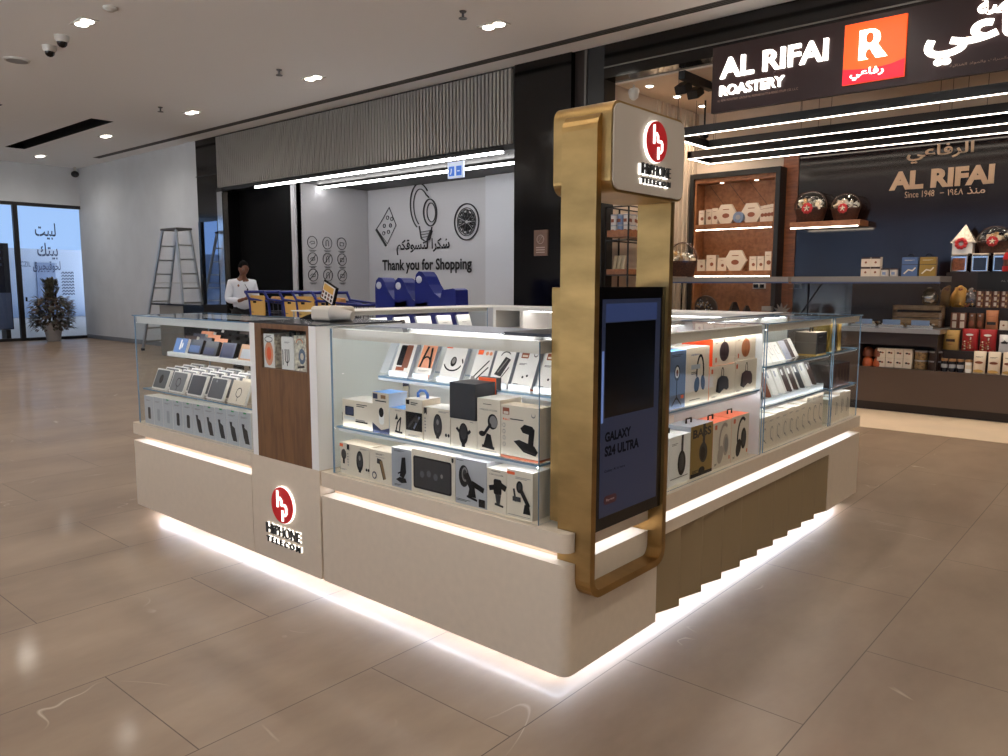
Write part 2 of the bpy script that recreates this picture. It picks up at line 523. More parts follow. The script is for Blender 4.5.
while x < -5.33:
    m.box(x, x + 0.042, 6.02, 6.07, 3.24, 4.19, SLAT)
    x += 0.0675
root = struct('wall_slats', m)
m = MB(); m.box(-12.88, -12.69, 6.03, 6.1, 0, 3.16, CHROME); m.box(-12.88, -12.69, 6.03, 6.1, 3.16, 3.23, BLACKM); struct('trim_2', m)
m = MB()
m.box(-12.69, -10.7, 6.35, 6.45, 0, 3.2, mat('niche_black_wall', (12, 12, 13), 0.75, spec=0.1))
m.box(-12.69, -5.0, 6.07, 8.1, 3.2, 3.25, BLACKM)
m.box(-12.69, -5.29, 6.05, 6.1, 3.17, 3.24, BLACKM)
m.box(-12.69, -12.6, 6.1, 6.4, 0, 3.2, BLACK)
struct('wall_niche_left', m)
NICHE = mat('niche_grey_wall', (186, 186, 190), 0.7)
m = MB()
m.box(-10.8, -10.7, 6.3, 8.1, 0, 3.2, NICHE)
m.box(-10.7, -7.5, 8.0, 8.1, 0, 3.2, NICHE)
struct('wall_niche_back', m)
m = MB(); m.box(-7.5, -5.0, 7.9, 8.1, 0, 3.2, mat('niche_grey_lit', (200, 202, 208), 0.65)); struct('wall_pilaster', m)  # paler than the niche wall: light falling there is put into the colour
# lettering and line art in the niche
VB = mat('wall_print_black', (22, 22, 24), 0.6)
m = MB()
yw = 7.985
m.text('Thank you for Shopping', (-10.28, yw, 1.585), (1, 0, 0), (0, 0, 1), 0.27, VB, w=2.38, bold=0.03)
m.text(arab('شكراً لتسوقكم'), (-9.86, yw, 1.93), (1, 0, 0), (0, 0, 1), 0.29, VB, w=1.42, bold=0.025)
tag(m.build('wall_lettering'), 'black lettering thanking shoppers in Arabic and English on the grey niche wall', 'lettering')
LN = mat('wall_print_line', (44, 44, 46), 0.6)
def wline(mb, pts, r=0.011, closed=False, mt=None):
    mb.tube([(p[0], yw - 0.004, p[1]) for p in pts], r, mt or LN, n=4, closed=closed)
def circ(cx, cz, rx, rz, n=28, a0=0, a1=360, rot=0):
    o = []
    for i in range(n + (0 if a1 - a0 == 360 else 1)):
        t = math.radians(a0 + (a1 - a0) * i / n)
        u, v = rx * math.cos(t), rz * math.sin(t)
        c, s_ = math.cos(rot), math.sin(rot)
        o.append((cx + u * c - v * s_, cz + u * s_ + v * c))
    return o
m = MB()  # cheese-like wedge
wline(m, [(-10.43, 2.45), (-10.25, 2.62), (-10.05, 2.84), (-9.86, 2.5), (-10.12, 2.16)], 0.009, True)
wline(m, [(-10.44, 2.44), (-10.16, 2.12)], 0.022)
for cx, cz in ((-10.2, 2.5), (-10.1, 2.65), (-10.02, 2.5), (-10.22, 2.36), (-10.08, 2.38), (-9.98, 2.62)):
    wline(m, circ(cx, cz, 0.035, 0.035, 10), 0.007, True)
tag(m.build('cheese_drawing'), 'line drawing of a slice of cheese with holes, left of the wall drawings', 'wall art')
m = MB()  # headphone crossed with a bulb
wline(m, circ(-9.18, 2.8, 0.27, 0.42, 30, 35, 235, 0.15), 0.012)
wline(m, circ(-9.16, 2.78, 0.2, 0.34, 30, 35, 235, 0.15), 0.010)
wline(m, circ(-8.93, 2.68, 0.17, 0.24, 30, 0, 360, 0.1), 0.013, True)
wline(m, circ(-8.9, 2.68, 0.11, 0.17, 30, 0, 360, 0.1), 0.010, True)
wline(m, [(-9.22, 2.45), (-9.17, 2.22), (-9.05, 2.16), (-8.93, 2.22), (-8.89, 2.42)], 0.013)
for k in range(3):
    wline(m, [(-9.18, 2.34 - k * 0.05), (-8.91, 2.36 - k * 0.05)], 0.007)
wline(m, [(-8.98, 2.2), (-8.9, 2.36)], 0.03)
wline(m, [(-9.02, 3.0), (-8.96, 2.95)], 0.012)
tag(m.build('headphone_drawing'), 'line drawing of headphones merged with a light bulb base, middle of the wall drawings', 'wall art')
m = MB()  # citrus slice
wline(m, circ(-8.02, 2.47, 0.29, 0.31, 36), 0.013, True)
wline(m, circ(-8.02, 2.47, 0.22, 0.24, 36), 0.008, True)
for k in range(9):
    a = k * 40
    t0, t1 = a + 5, a + 35
    P = [(-8.02 + 0.04 * math.cos(math.radians(a + 20)), 2.47 + 0.04 * math.sin(math.radians(a + 20)))]
    P += [(-8.02 + 0.19 * math.cos(math.radians(t)), 2.47 + 0.21 * math.sin(math.radians(t))) for t in (t0, (t0 + t1) / 2, t1)]
    wline(m, P, 0.013, True)
    wline(m, [(-8.02 + q * math.cos(math.radians(a + 20)), 2.47 + q * math.sin(math.radians(a + 20))) for q in (0.09, 0.16)], 0.016)
tag(m.build('citrus_drawing'), 'round line drawing of a citrus slice, right of the wall drawings', 'wall art')
# pictograms on the left niche wall (x = -10.7)
ICO = mat('wall_print_grey', (66, 66, 68), 0.6)
for r in range(3):
    for c in range(3):
        cy = 6.67 + c * 0.335; cz = 2.15 - r * 0.30
        m = MB()
        Q = lambda u, v: (-10.695, cy + u, cz + v)
        m.tube([Q(0.105 * math.cos(t * PI / 12), 0.11 * math.sin(t * PI / 12)) for t in range(24)], 0.007, ICO, n=4, closed=True)
        if r > 0:
            m.tube([Q(-0.07, -0.075), Q(0.07, 0.075)], 0.006, ICO, n=4)
        k = (r * 3 + c)
        if k % 3 == 0:
            m.tube([Q(-0.06, -0.01), Q(-0.02, 0.02), Q(0.04, 0.02), Q(0.05, -0.02), Q(-0.03, -0.03)], 0.007, ICO, n=4)
        elif k % 3 == 1:
            m.tube([Q(-0.03, -0.06), Q(-0.03, 0.03), Q(0.0, 0.06), Q(0.03, 0.03), Q(0.03, -0.06)], 0.007, ICO, n=4)
        else:
            m.tube([Q(-0.04, -0.04), Q(-0.04, 0.02), Q(0.04, 0.02), Q(0.04, -0.04)], 0.008, ICO, n=4, closed=True)
        m.box(-10.697, -10.692, cy - 0.08, cy + 0.08, cz - 0.15, cz - 0.14, ICO)
        m.box(-10.697, -10.692, cy - 0.05, cy + 0.05, cz - 0.168, cz - 0.158, ICO)
        tag(m.build('pictogram'), '%s round pictogram from the left, %s row on the niche wall' % (ORD[c], ('top', 'middle', 'bottom')[r]), 'pictogram', 'store rule pictograms')
# linear lights under the niche soffit
for k, (x0, x1, y, z, w) in enumerate(((-11.5, -5.5, 6.03, 3.15, 'front'), (-11.5, -5.3, 6.85, 3.15, 'rear'))):
    t = thing('linear_light', (0, 0, 0), '%s of the two long white linear lights under the dark niche ceiling' % w, 'light', 'linear lights over the niche')
    m = MB(); m.box(x0, x1, y - 0.03, y + 0.03, z + 0.01, z + 0.05, BLACKM); m.build('housing', t)
    m = MB(); m.box(x0 + 0.01, x1 - 0.01, y - 0.028, y + 0.028, z - 0.018, z + 0.01, mat('linear_led', (255, 252, 250), 0.5, emit=17)); m.build('diffuser', t)
# exit sign
t = thing('exit_sign', (-6.32, 5.98, 3.0), 'small blue and white running-man exit sign hanging in front of the niche lights', 'sign')
m = MB(); m.box(-0.15, 0.15, -0.015, 0.015, -0.13, 0.09, mat('exit_white', (200, 212, 236), 0.4, emit=0.5)); m.cyl((0, 0, 0.09), (0, 0, 0.19), 0.01, m=BLACKM); m.build('panel', t)
m = MB(); EB = mat('exit_blue', (70, 120, 210), 0.4, emit=0.4)
m.box(-0.12, -0.02, -0.02, -0.015, -0.10, 0.03, EB); m.box(0.02, 0.12, -0.02, -0.015, -0.10, 0.03, EB)
m.tube([(-0.07, -0.022, 0.0), (-0.07, -0.022, -0.04), (-0.09, -0.022, -0.08)], 0.01, mat('exit_white'), n=4)
m.tube([(0.05, -0.022, -0.04), (0.09, -0.022, -0.04)], 0.01, mat('exit_white'), n=4)
m.build('pictogram', t)

# --- black columns and shop front
m = MB()
m.box(-5.29, -4.38, 6.02, 6.9, 0, Hc, BLACK)
m.box(-5.29, -5.0, 6.9, 8.1, 0, 3.2, BLACK)
struct('wall_column', m)
m = MB()
m.box(-4.38, -4.15, 6.1, 6.3, 0, Hc, mat('dark_brown_metal', (30, 22, 20), 0.3))
m.box(-4.22, -4.19, 6.07, 6.1, 0, Hc, mat('thin_grey_line', (120, 118, 116), 0.3, metal=0.8))
m.box(-4.15, -3.92, 6.05, 6.3, 0, Hc, BLACKM)
m.box(-3.92, 3.0, 6.05, 6.3, 3.83, Hc, BLACK)
m.box(-3.92, 3.0, 6.04, 6.05, 3.95, 3.965, mat('thin_grey_line'))
struct('trim_3', m)
t = thing('no_smoking_notice', (-4.82, 6.0, 1.76), 'brown notice with a crossed circle on the black column', 'notice')
m = MB(); BRN = mat('notice_brown', (112, 84, 70), 0.5)
m.box(-0.11, 0.11, -0.004, 0.018, 0, 0.33, BRN)
m.build('plate', t)
m = MB(); NW = mat('notice_line', (190, 170, 160), 0.5)
m.tube([(0.055 * math.cos(a * PI / 10), -0.008, 0.21 + 0.055 * math.sin(a * PI / 10)) for a in range(20)], 0.005, NW, n=4, closed=True)
m.tube([(-0.035, -0.008, 0.17), (0.035, -0.008, 0.25)], 0.005, NW, n=4)
m.box(-0.07, 0.07, -0.006, -0.004, 0.10, 0.112, NW); m.box(-0.07, 0.07, -0.006, -0.004, 0.07, 0.082, NW); m.box(-0.07, 0.07, -0.006, -0.004, 0.04, 0.05, NW)
m.build('print', t)
# interior of the roastery
CREAMW = mat('shop_cream_wall', (196, 178, 160), 0.6)
m = MB()
m.box(-4.0, -3.92, 6.3, 8.6, 0, 3.81, CREAMW)
for k in range(9):
    m.box(-3.92, -3.90, 7.3 + k * 0.13, 7.36 + k * 0.13, 1.0, 3.81, CREAMW)
struct('wall_shop_left', m)
m = MB(); m.box(-4.0, 3.2, 6.3, 8.6, 3.81, 3.9, mat('shop_ceiling', (214, 196, 176), 0.8)); struct('ceiling_shop', m)
m = MB()
DP = mat('dark_lacquer_wall', (24, 13, 12), 0.12)
m.box(-4.0, -3.86, 8.5, 8.62, 0, 3.81, CREAMW)
m.box(-3.86, -2.62, 8.5, 8.62, 2.92, 3.81, CREAMW)
m.box(-3.86, -2.62, 8.6, 8.62, 0, 2.92, CREAMW)
m.box(-2.42, 3.2, 8.42, 8.6, 0, 3.36, DP); m.box(-2.62, 3.2, 8.40, 8.6, 3.36, 3.81, CREAMW)
struct('wall_shop_back', m)
WOOD = wood('walnut_wood', (112, 62, 34), (140, 82, 48), (1, 1, 6))
m = MB(); m.box(-2.62, -2.42, 8.4, 8.6, 0, 3.36, WOOD); struct('trim_4', m)
# the mall behind the photographer
m = MB(); m.box(-19.7, 7.1, -9.1, -9, 3.6, Hc, WALLW); m.box(-19.7, -13, -9.1, -9, 0, 3.6, WALLW); struct('wall_front', m)
for k in range(8):
    xa = -13 + k * 2.5
    d = MB(); d.box(xa, xa + 0.06, -9.1, -9, 0, 3.6, DOORF); d.box(xa + 2.44, xa + 2.5, -9.1, -9, 0, 3.6, DOORF); d.box(xa + 0.06, xa + 2.44, -9.1, -9, 3.52, 3.6, DOORF); d.box(xa + 0.06, xa + 2.44, -9.1, -9, 0, 0.08, DOORF); d.box(xa + 0.06, xa + 2.44, -9.08, -9.02, 1.1, 1.15, DOORF)
    root = tag(d.build('window_%d' % (k + 2)), kind='structure')
    g = MB(); g.box(xa + 0.06, xa + 2.44, -9.054, -9.046, 0.08, 3.52, DOORGLASS); g.build('window_glass', root)
m = MB(); m.box(7.0, 7.1, -9, 9, 0, Hc, mat('mall_wall_beige', (190, 178, 160), 0.7)); struct('wall_right', m)
m = MB(); m.box(3.0, 7.1, 6.05, 6.2, 0, Hc, BLACK); struct('wall_back_right', m)

# --- ceiling fittings
LAMP = mat('downlight_lamp', (255, 246, 232), 0.5, emit=22)
FIX = mat('fixture_white', (205, 203, 198), 0.5)
def downlight(x, y, label, power=96):
    t = thing('ceiling_downlight', (x, y, Hc), label, 'light', 'twin recessed downlights in the mall ceiling')
    m = MB(); m.box(-0.17, 0.17, -0.09, 0.09, -0.012, 0, FIX); m.build('frame', t)
    for s_ in (-1, 1):
        m = MB(); m.cyl((s_ * 0.078, 0, -0.013), (s_ * 0.078, 0, -0.019), 0.062, 0.062, LAMP, n=18)
        m.build('lamp', t)
    ld = bpy.data.lights.new('downlight_beam', 'SPOT')
    ld.energy = power; ld.color = (1.0, 0.94, 0.87); ld.spot_size = math.radians(165); ld.spot_blend = 1.0; ld.shadow_soft_size = 0.12
    lo = bpy.data.objects.new('downlight_beam', ld); C.objects.link(lo); lo.parent = t; lo.location = (0, 0, -0.05)
    return t
vis = {(-7.78, 1.70): 'twin downlight nearest the two dome cameras at top left', (-4.45, 4.66): 'twin downlight at the top centre of the ceiling, nearest the black column',
       (-7.8, 4.69): 'second twin downlight back from the black column, above the slatted band', (-11.17, 4.69): 'third twin downlight back, beside the slatted band near its left end',
       (-14.45, 4.66): 'fourth twin downlight back, right of the black ceiling slot', (-18.07, 4.72): 'farthest twin downlight, near the left end wall'}
for (x, y), lb in vis.items():
    downlight(x, y, lb)
for x in (-14.45, -11.17, -7.8, -4.45, -1.1, 2.3, 5.4):
    for y in (1.70, -1.3, -4.3, -7.0):
        if (x, y) != (-7.8, 1.70):
            downlight(x, y, 'twin recessed downlight in the mall ceiling outside the picture')
for x, y in ((-1.1, 4.66), (2.3, 4.66), (5.4, 4.66), (-18.0, 1.7), (-18.0, -1.3)):
    downlight(x, y, 'twin recessed downlight in the mall ceiling outside the picture')
GP = mat('fitting_grey', (90, 90, 92), 0.4)
for k, (x, y) in enumerate(((-4.41, 4.13), (-7.82, 4.16), (-11.22, 4.18), (-18.2, 3.2))):
    t = thing('sprinkler', (x, y, Hc), ('grey ceiling sprinkler nearest the black column', 'grey ceiling sprinkler above the slatted band', 'grey ceiling sprinkler near the left end of the slatted band', 'small sprinkler between the two black ceiling slots')[k], 'sprinkler', 'ceiling sprinklers')
    m = MB(); m.cyl((0, 0, 0), (0, 0, -0.015), 0.04, 0.03, GP); m.cyl((0, 0, -0.015), (0, 0, -0.07), 0.012, m=GP); m.build('body', t)
    m = MB(); m.cyl((0, 0, -0.07), (0, 0, -0.076), 0.045, m=GP); m.build('deflector', t)
for (x, y), lb in {(-8.5, 1.73): 'white dome camera nearer the twin downlight at top left', (-9.02, 1.78): 'white dome camera farther left, between its neighbour and the round speaker'}.items():
    t = thing('dome_camera', (x, y, Hc), lb, 'camera', 'ceiling dome cameras')
    m = MB(); m.lathe([(0.06, -0.07), (0.075, -0.05), (0.08, -0.01), (0.08, 0)], (0, 0, 0), FIX); m.build('housing', t)
    m = MB(); m.lathe([(0.005, -0.13), (0.03, -0.122), (0.05, -0.1), (0.056, -0.07)], (0, 0, 0), BLACK); m.build('dome', t)
t = thing('ceiling_speaker', (-9.97, 1.73, Hc), 'round white flush speaker in the ceiling at far left', 'speaker')
m = MB(); m.cyl((0, 0, 0), (0, 0, -0.02), 0.15, 0.14, FIX, n=28); m.build('rim', t)
m = MB(); m.cyl((0, 0, -0.021), (0, 0, -0.024), 0.12, 0.12, mat('grille_grey', (150, 150, 150), 0.6), n=28); m.build('grille', t)
t = thing('smoke_detector', (-7.1, 1.69, Hc), 'small white smoke detector at the top edge near the left downlight', 'detector')
m = MB(); m.lathe([(0.03, -0.045), (0.05, -0.03), (0.07, -0.02), (0.07, 0)], (0, 0, 0), FIX); m.build('base', t)
t = thing('corner_camera', (-19.3, 5.9, 4.05), 'small dark camera in the upper corner of the white wall', 'camera')
m = MB(); m.ball((0, 0, 0), 0.09, 0.09, 0.08, BLACKM); m.cyl((0, 0, 0.05), (0, 0, 0.17), 0.03, m=FIX); m.build('body', t)
# ================================================================ THE KIOSK
ZB, ZL, ZS0, ZS, ZT = 0.07, 0.463, 0.505, 0.572, 1.213
WALNUT = wood('kiosk_walnut', (98, 64, 34), (122, 84, 48), (9, 9, 1))
kiosk = thing('kiosk_counter', (-1.6, 1.6, 0), 'cream corner kiosk counter with lit recess, raised base and white logo column', 'kiosk')
KO = (-1.6, 1.6, 0)
def kp(name, mb, parent=None):
    o = mb.build(name, parent or kiosk, origin=KO)
    return o
def arc(cx, cy, r, a0, a1, n=6):
    return [(cx + r * math.cos(math.radians(a0 + (a1 - a0) * i / n)), cy + r * math.sin(math.radians(a0 + (a1 - a0) * i / n))) for i in range(n + 1)]
# base panels
m = MB(); m.prism(arc(-3.20, 0.02, 0.02, 180, 270, 4) + [(-1.92, 0), (-1.92, 0.5), (-3.22, 0.5)], ZB, ZL, SOLID)
m.box(-3.21, -1.92, 0.07, 0.49, ZL, ZS0, PEACH)
kp('base_panel', m)
m = MB()
L_ = [(-1.345, 0)] + arc(-0.035, 0.035, 0.035, 270, 360, 8) + [(0, 0.60), (-0.5, 0.60), (-0.5, 0.5), (-1.345, 0.5)]
m.prism(L_, ZB, ZL, SOLID)
m.prism([(-1.345, 0.07), (-0.075, 0.07), (-0.075, 0.60), (-0.5, 0.6), (-0.5, 0.49), (-1.345, 0.49)], ZL, ZS0, PEACH)
kp('corner_base_panel', m)
m = MB()
m.box(-0.5, 0, 0.60, 2.60, 0.413, ZL, SOLID)
m.box(-0.5, -0.09, 0.60, 2.60, ZB, 0.413, SOLIDW)
m.box(-0.09, 0, 2.60, 2.665, ZB, 0.413, SOLID)
m.box(-0.5, 0, 2.60, 3.16, 0.413, ZL, SOLID)
m.box(-0.5, -0.09, 2.60, 3.16, ZB, 0.413, SOLID)
m.box(-0.09, 0, 2.667, 3.16, ZB, 0.413, SOLID)
m.box(-0.5, -0.07, 0.60, 3.15, ZL, ZS0, PEACH)
kp('side_base_panel', m)
for k in range(10):
    y0 = 0.602 + k * 0.1998
    m = MB(); m.prism([(-0.085, y0), (-0.055, y0), (-0.004, y0 + 0.192), (-0.004, y0 + 0.1998), (-0.085, y0 + 0.1998)], ZB, 0.412, RIB)
    kp('fin', m)
# slabs
m = MB(); m.prism(arc(-3.205, 0.015, 0.015, 180, 270, 4) + [(-1.91, 0), (-1.91, 0.5), (-3.22, 0.5)], ZS0, ZS, SOLID); kp('counter_slab', m)
m = MB()
m.prism([(-1.345, 0)] + arc(-0.035, 0.035, 0.035, 270, 345, 7) + [(0, 0.042), (-0.078, 0.042), (-0.078, 0.078), (0, 0.078), (0, 3.16), (-0.5, 3.16), (-0.5, 0.5), (-1.345, 0.5)], ZS0, ZS, SOLID)
kp('counter_slab', m)
# column with walnut front and niche
m = MB()
m.box(-1.915, -1.36, 0.0, 0.5, ZB, 0.572, SOLID)
m.box(-1.89, -1.845, 0.0, 0.5, 0.572, ZT, SOLIDW)
m.box(-1.412, -1.36, 0.0, 0.5, 0.572, ZT, SOLIDW)
m.box(-1.845, -1.412, 0.27, 0.5, 0.572, ZT, SOLIDW)
m.box(-1.845, -1.412, 0.01, 0.27, 0.572, 1.0, SOLIDW)
colm = kp('logo_column', m)
m = MB()
m.box(-1.845, -1.412, 0.0, 0.01, 0.572, 1.003, WALNUT)
m.box(-1.845, -1.79, 0.0, 0.265, 1.003, 1.19, WALNUT); m.box(-1.432, -1.412, 0.0, 0.265, 1.003, 1.19, WALNUT)
m.box(-1.845, -1.412, 0.0, 0.265, 1.19, ZT, WALNUT)
m.box(-1.79, -1.432, 0.25, 0.265, 1.003, 1.19, WALNUT)
m.box(-1.79, -1.432, 0.01, 0.25, 1.0, 1.006, WALNUT)
kp('walnut_panel', m, colm)
m = MB(); m.box(-1.79, -1.43, 0.002, 0.006, 1.005, 1.19, [GLASS] * 6); kp('niche_glass', m, colm)
m = MB(); m.box(-1.90, -1.358, 0.0, 0.5, ZT, ZT + 0.008, mat('dark_counter_top', (52, 52, 56), 0.15)); kp('column_top', m, colm)
# round logo with lettering: drawn in (u,v) around a centre on a plane
WGLOW = mat('halo_white', (255, 252, 246), 0.4, emit=1.6)
LOGO_RED = mat('logo_red', (206, 22, 32), 0.35, emit=0.12)
LOGO_BLK = mat('logo_black', (20, 19, 20), 0.4)
def logo(c, ux, r, root, origin, tw, t1, t2):
    """c centre of the disc (on the face), ux horizontal direction, outward = ux x z"""
    c = Vector(c); ux = Vector(ux); uz = Vector((0, 0, 1)); n = ux.cross(uz)
    def disc(mb, rad, d0, d1, m_):
        pts = []
        for i in range(36):
            t = 2 * PI * i / 36
            pts.append((math.cos(t) * rad, math.sin(t) * rad))
        v = [tuple(c + ux * a + uz * b + n * d0) for a, b in pts] + [tuple(c + ux * a + uz * b + n * d1) for a, b in pts]
        k = 36
        mb.raw(v, [(i, (i + 1) % k, k + (i + 1) % k, k + i) for i in range(k)], m_)
        mb.raw(v, [[k + i for i in range(k)]], m_)
    a = MB(); disc(a, r * 1.03, 0, 0.010, WGLOW); a.build('logo_halo', root, origin=origin)
    a = MB(); disc(a, r, 0.010, 0.014, LOGO_RED)
    def stroke(pts, w):
        a.tube([tuple(c + ux * (p[0] * r) + uz * (p[1] * r) + n * 0.0135) for p in pts], w * r, WGLOW, n=6)
    stroke([(-0.36, 0.78), (-0.36, -0.14)], 0.085)
    stroke([(-0.36, 0.34), (-0.12, 0.38), (-0.0, 0.26), (-0.0, 0.0)], 0.085)
    stroke([(0.0, 0.02), (0.34, 0.04), (0.44, -0.08), (0.44, -0.4), (0.32, -0.5), (0.20, -0.5)], 0.085)
    stroke([(0.08, -0.26), (0.08, -0.86)], 0.085)
    a.build('logo_disc', root, origin=origin)
    a = MB()
    z1 = c.z - r - t1[0]; z2 = z1 - t2[0]
    for dd, mt, g in ((0.0005, WGLOW, 0.014), (0.009, LOGO_BLK, 0.0)):
        ts = [('Hi', -tw / 2, tw * 0.25, 0.03), ('PHONE', -tw / 2 + tw * 0.28, tw * 0.72, -0.008)]
        for s_, off, ww, bd in ts:
            o_ = c + ux * (off + (-0.004 if g else 0)) + n * dd; o_.z = z1 - (0.003 if g else 0)
            a.text(s_, o_, ux, uz, t1[1] * (1.04 if g else 1), mt, w=ww, bold=bd + g, depth=0.008 if not g else 0.006)
        o_ = c + ux * (-tw / 2) + n * dd; o_.z = z2 - (0.002 if g else 0)
        a.text('T E L E C O M', o_, ux, uz, t2[1], mt, w=tw, bold=0.01 + g, depth=0.008 if not g else 0.006)
    a.build('logo_lettering', root, origin=origin)
logo((-1.642, 0.0, 0.363), (1, 0, 0), 0.087, colm, KO, 0.275, (0.068, 0.048), (0.045, 0.027))
# hidden LED strips: recess above the ledge, and below the base
m = MB()
m.box(-3.19, -1.92, 0.035, 0.055, ZS0 - 0.004, ZS0 - 0.001, LED)
m.box(-1.34, -0.06, 0.035, 0.055, ZS0 - 0.004, ZS0 - 0.001, LED)
m.box(-0.055, -0.035, 0.09, 3.13, ZS0 - 0.004, ZS0 - 0.001, LED)
kp('ledge_light', m)
FLED = mat('floor_led', (226, 236, 255), 0.5, emit=34)
m = MB()
m.box(-3.12, -0.10, 0.085, 0.10, ZB - 0.006, ZB - 0.001, FLED)
m.box(-0.11, -0.095, 0.10, 3.05, ZB - 0.006, ZB - 0.001, FLED)
m.box(-3.13, -3.115, 0.10, 0.45, ZB - 0.006, ZB - 0.001, FLED)
kp('floor_light', m)
m = MB()
PL = mat('plinth_white', (215, 212, 206), 0.5)
m.box(-3.08, -0.13, 0.125, 0.46, 0, ZB, PL); m.box(-0.46, -0.13, 0.46, 3.02, 0, ZB, PL)
m.box(-3.1, -2.85, 1.2, 3.02, 0, ZB, PL); m.box(-2.85, -0.46, 2.8, 3.02, 0, ZB, PL)
kp('plinth', m)
# the far rows of the kiosk
m = MB()
m.box(-3.22, -2.76, 1.1, 3.16, ZB, ZS, SOLID); m.box(-2.76, -0.5, 2.70, 3.16, ZB, ZS, SOLID)
kp('rear_base', m)

# ---------------------------------------------------------------- glass cases
def pane(name, x0, x1, y0, y1, z0, z1, root, org):
    m = MB()
    d = (x1 - x0, y1 - y0, z1 - z0); k = d.index(min(d))
    ms = [GEDGE] * 6
    ms[2 * k] = GLASS; ms[2 * k + 1] = GLASS
    m.box(x0, x1, y0, y1, z0, z1, ms)
    return m.build(name, root, origin=org)
def led_bar(x0, x1, y0, y1, z0, z1, root, org, s=CLED):
    m = MB(); m.box(x0, x1, y0, y1, z0, z1, s); m.build('light_strip', root, origin=org)
T_ = 0.006
# left case
o = (-2.55, 0.26, ZS)
cA = thing('glass_display_case', o, 'clear glass case of phone accessories left of the walnut column', 'display case')
pane('front_pane', -3.165, -1.92, 0.02, 0.02 + T_, ZS, ZT - 0.006, cA, o)
pane('back_pane', -3.165, -1.92, 0.48, 0.48 + T_, ZS, ZT - 0.006, cA, o)
pane('side_pane', -3.165, -3.165 + T_, 0.026, 0.48, ZS, ZT - 0.006, cA, o)
pane('top_pane', -3.175, -1.892, 0.012, 0.49, ZT - 0.006, ZT, cA, o)
m = MB(); m.box(-3.15, -1.90, 0.03, 0.055, ZT - 0.035, ZT - 0.008, SOLIDW); m.box(-3.15, -1.90, 0.030, 0.033, ZT - 0.047, ZT - 0.035, SOLIDW); m.box(-3.15, -1.9, 0.44, 0.47, ZT - 0.03, ZT - 0.008, SOLIDW); m.build('top_rail', cA, origin=o)
led_bar(-3.13, -1.92, 0.036, 0.044, ZT - 0.042, ZT - 0.036, cA, o)
pane('shelf', -3.14, -1.90, 0.04, 0.42, 0.774, 0.782, cA, o)
m = MB(); m.box(-3.0, -1.90, 0.13, 0.46, 0.988, 1.0, SOLIDW); m.box(-3.0, -1.90, 0.13, 0.133, 0.976, 0.988, SOLIDW); m.build('shelf', cA, origin=o)
led_bar(-2.98, -1.92, 0.138, 0.144, 0.981, 0.987, cA, o)
# L shaped corner case
o = (-0.65, 0.26, ZS)
cB = thing('glass_display_case', o, 'clear lit glass corner case right of the walnut column, wrapping behind the brass totem', 'display case')
pane('front_pane', -1.285, -0.14, 0.02, 0.02 + T_, ZS, ZT - 0.006, cB, o)
pane('side_pane', -1.285, -1.285 + T_, 0.026, 0.47, ZS, ZT - 0.006, cB, o)
pane('side_pane', -0.146, -0.14, 0.026, 0.60, ZS, ZT - 0.006, cB, o)
pane('return_pane', -0.14, -0.02, 0.594, 0.60, ZS, ZT - 0.006, cB, o)
pane('side_pane', -0.026, -0.02, 0.60, 1.63, ZS, ZT - 0.006, cB, o)
m = MB(); m.prism([(-1.295, 0.012), (-0.134, 0.012), (-0.134, 0.585), (-0.012, 0.585), (-0.012, 1.635), (-0.5, 1.635), (-0.5, 0.5), (-1.295, 0.5)], ZT - 0.006, ZT, [GLASS][0])
m.build('top_pane', cB, origin=o)
m = MB(); m.box(-1.28, -0.15, 0.034, 0.06, ZT - 0.035, ZT - 0.007, mat('rail_warm_white', (226, 214, 198), 0.5)); m.box(-1.28, -0.148, 0.031, 0.034, ZT - 0.048, ZT - 0.007, mat('rail_warm_white')); m.box(-0.151, -0.148, 0.031, 0.6, ZT - 0.048, ZT - 0.007, mat('rail_warm_white')); m.box(-0.034, -0.031, 0.602, 1.62, ZT - 0.048, ZT - 0.007, mat('rail_warm_white')); m.box(-0.178, -0.151, 0.06, 0.602, ZT - 0.035, ZT - 0.007, mat('rail_warm_white')); m.box(-0.06, -0.034, 0.602, 1.62, ZT - 0.035, ZT - 0.007, mat('rail_warm_white')); m.build('top_rail', cB, origin=o)
m = MB(); m.box(-1.285, -0.5, 0.47, 0.485, ZS, ZT - 0.007, SOLIDW); m.box(-0.5, -0.485, 0.47, 1.63, ZS, ZT - 0.007, SOLIDW); m.build('back_panel', cB, origin=o)
m = MB(); m.box(-0.485, -0.026, 1.612, 1.618, ZS, ZT - 0.007, CLEARP2); m.build('divider', cB, origin=o)
led_bar(-1.26, -0.18, 0.038, 0.046, ZT - 0.041, ZT - 0.036, cB, o)
led_bar(-0.046, -0.038, 0.62, 1.60, ZT - 0.042, ZT - 0.036, cB, o)
led_bar(-1.26, -0.52, 0.44, 0.45, ZT - 0.024, ZT - 0.02, cB, o)
led_bar(-0.47, -0.46, 0.5, 1.6, ZT - 0.024, ZT - 0.02, cB, o)
m = MB(); m.box(-1.27, -0.5, 0.42, 0.47, ZT - 0.02, ZT - 0.007, SOLIDW); m.box(-0.485, -0.44, 0.47, 1.61, ZT - 0.02, ZT - 0.007, SOLIDW); m.build('top_rail', cB, origin=o)
pane('shelf', -1.275, -0.15, 0.035, 0.40, 0.774, 0.782, cB, o)
pane('shelf', -1.15, -0.15, 0.17, 0.46, 0.992, 1.0, cB, o)
pane('shelf', -0.44, -0.03, 0.62, 1.61, 0.887, 0.895, cB, o)
m = MB()
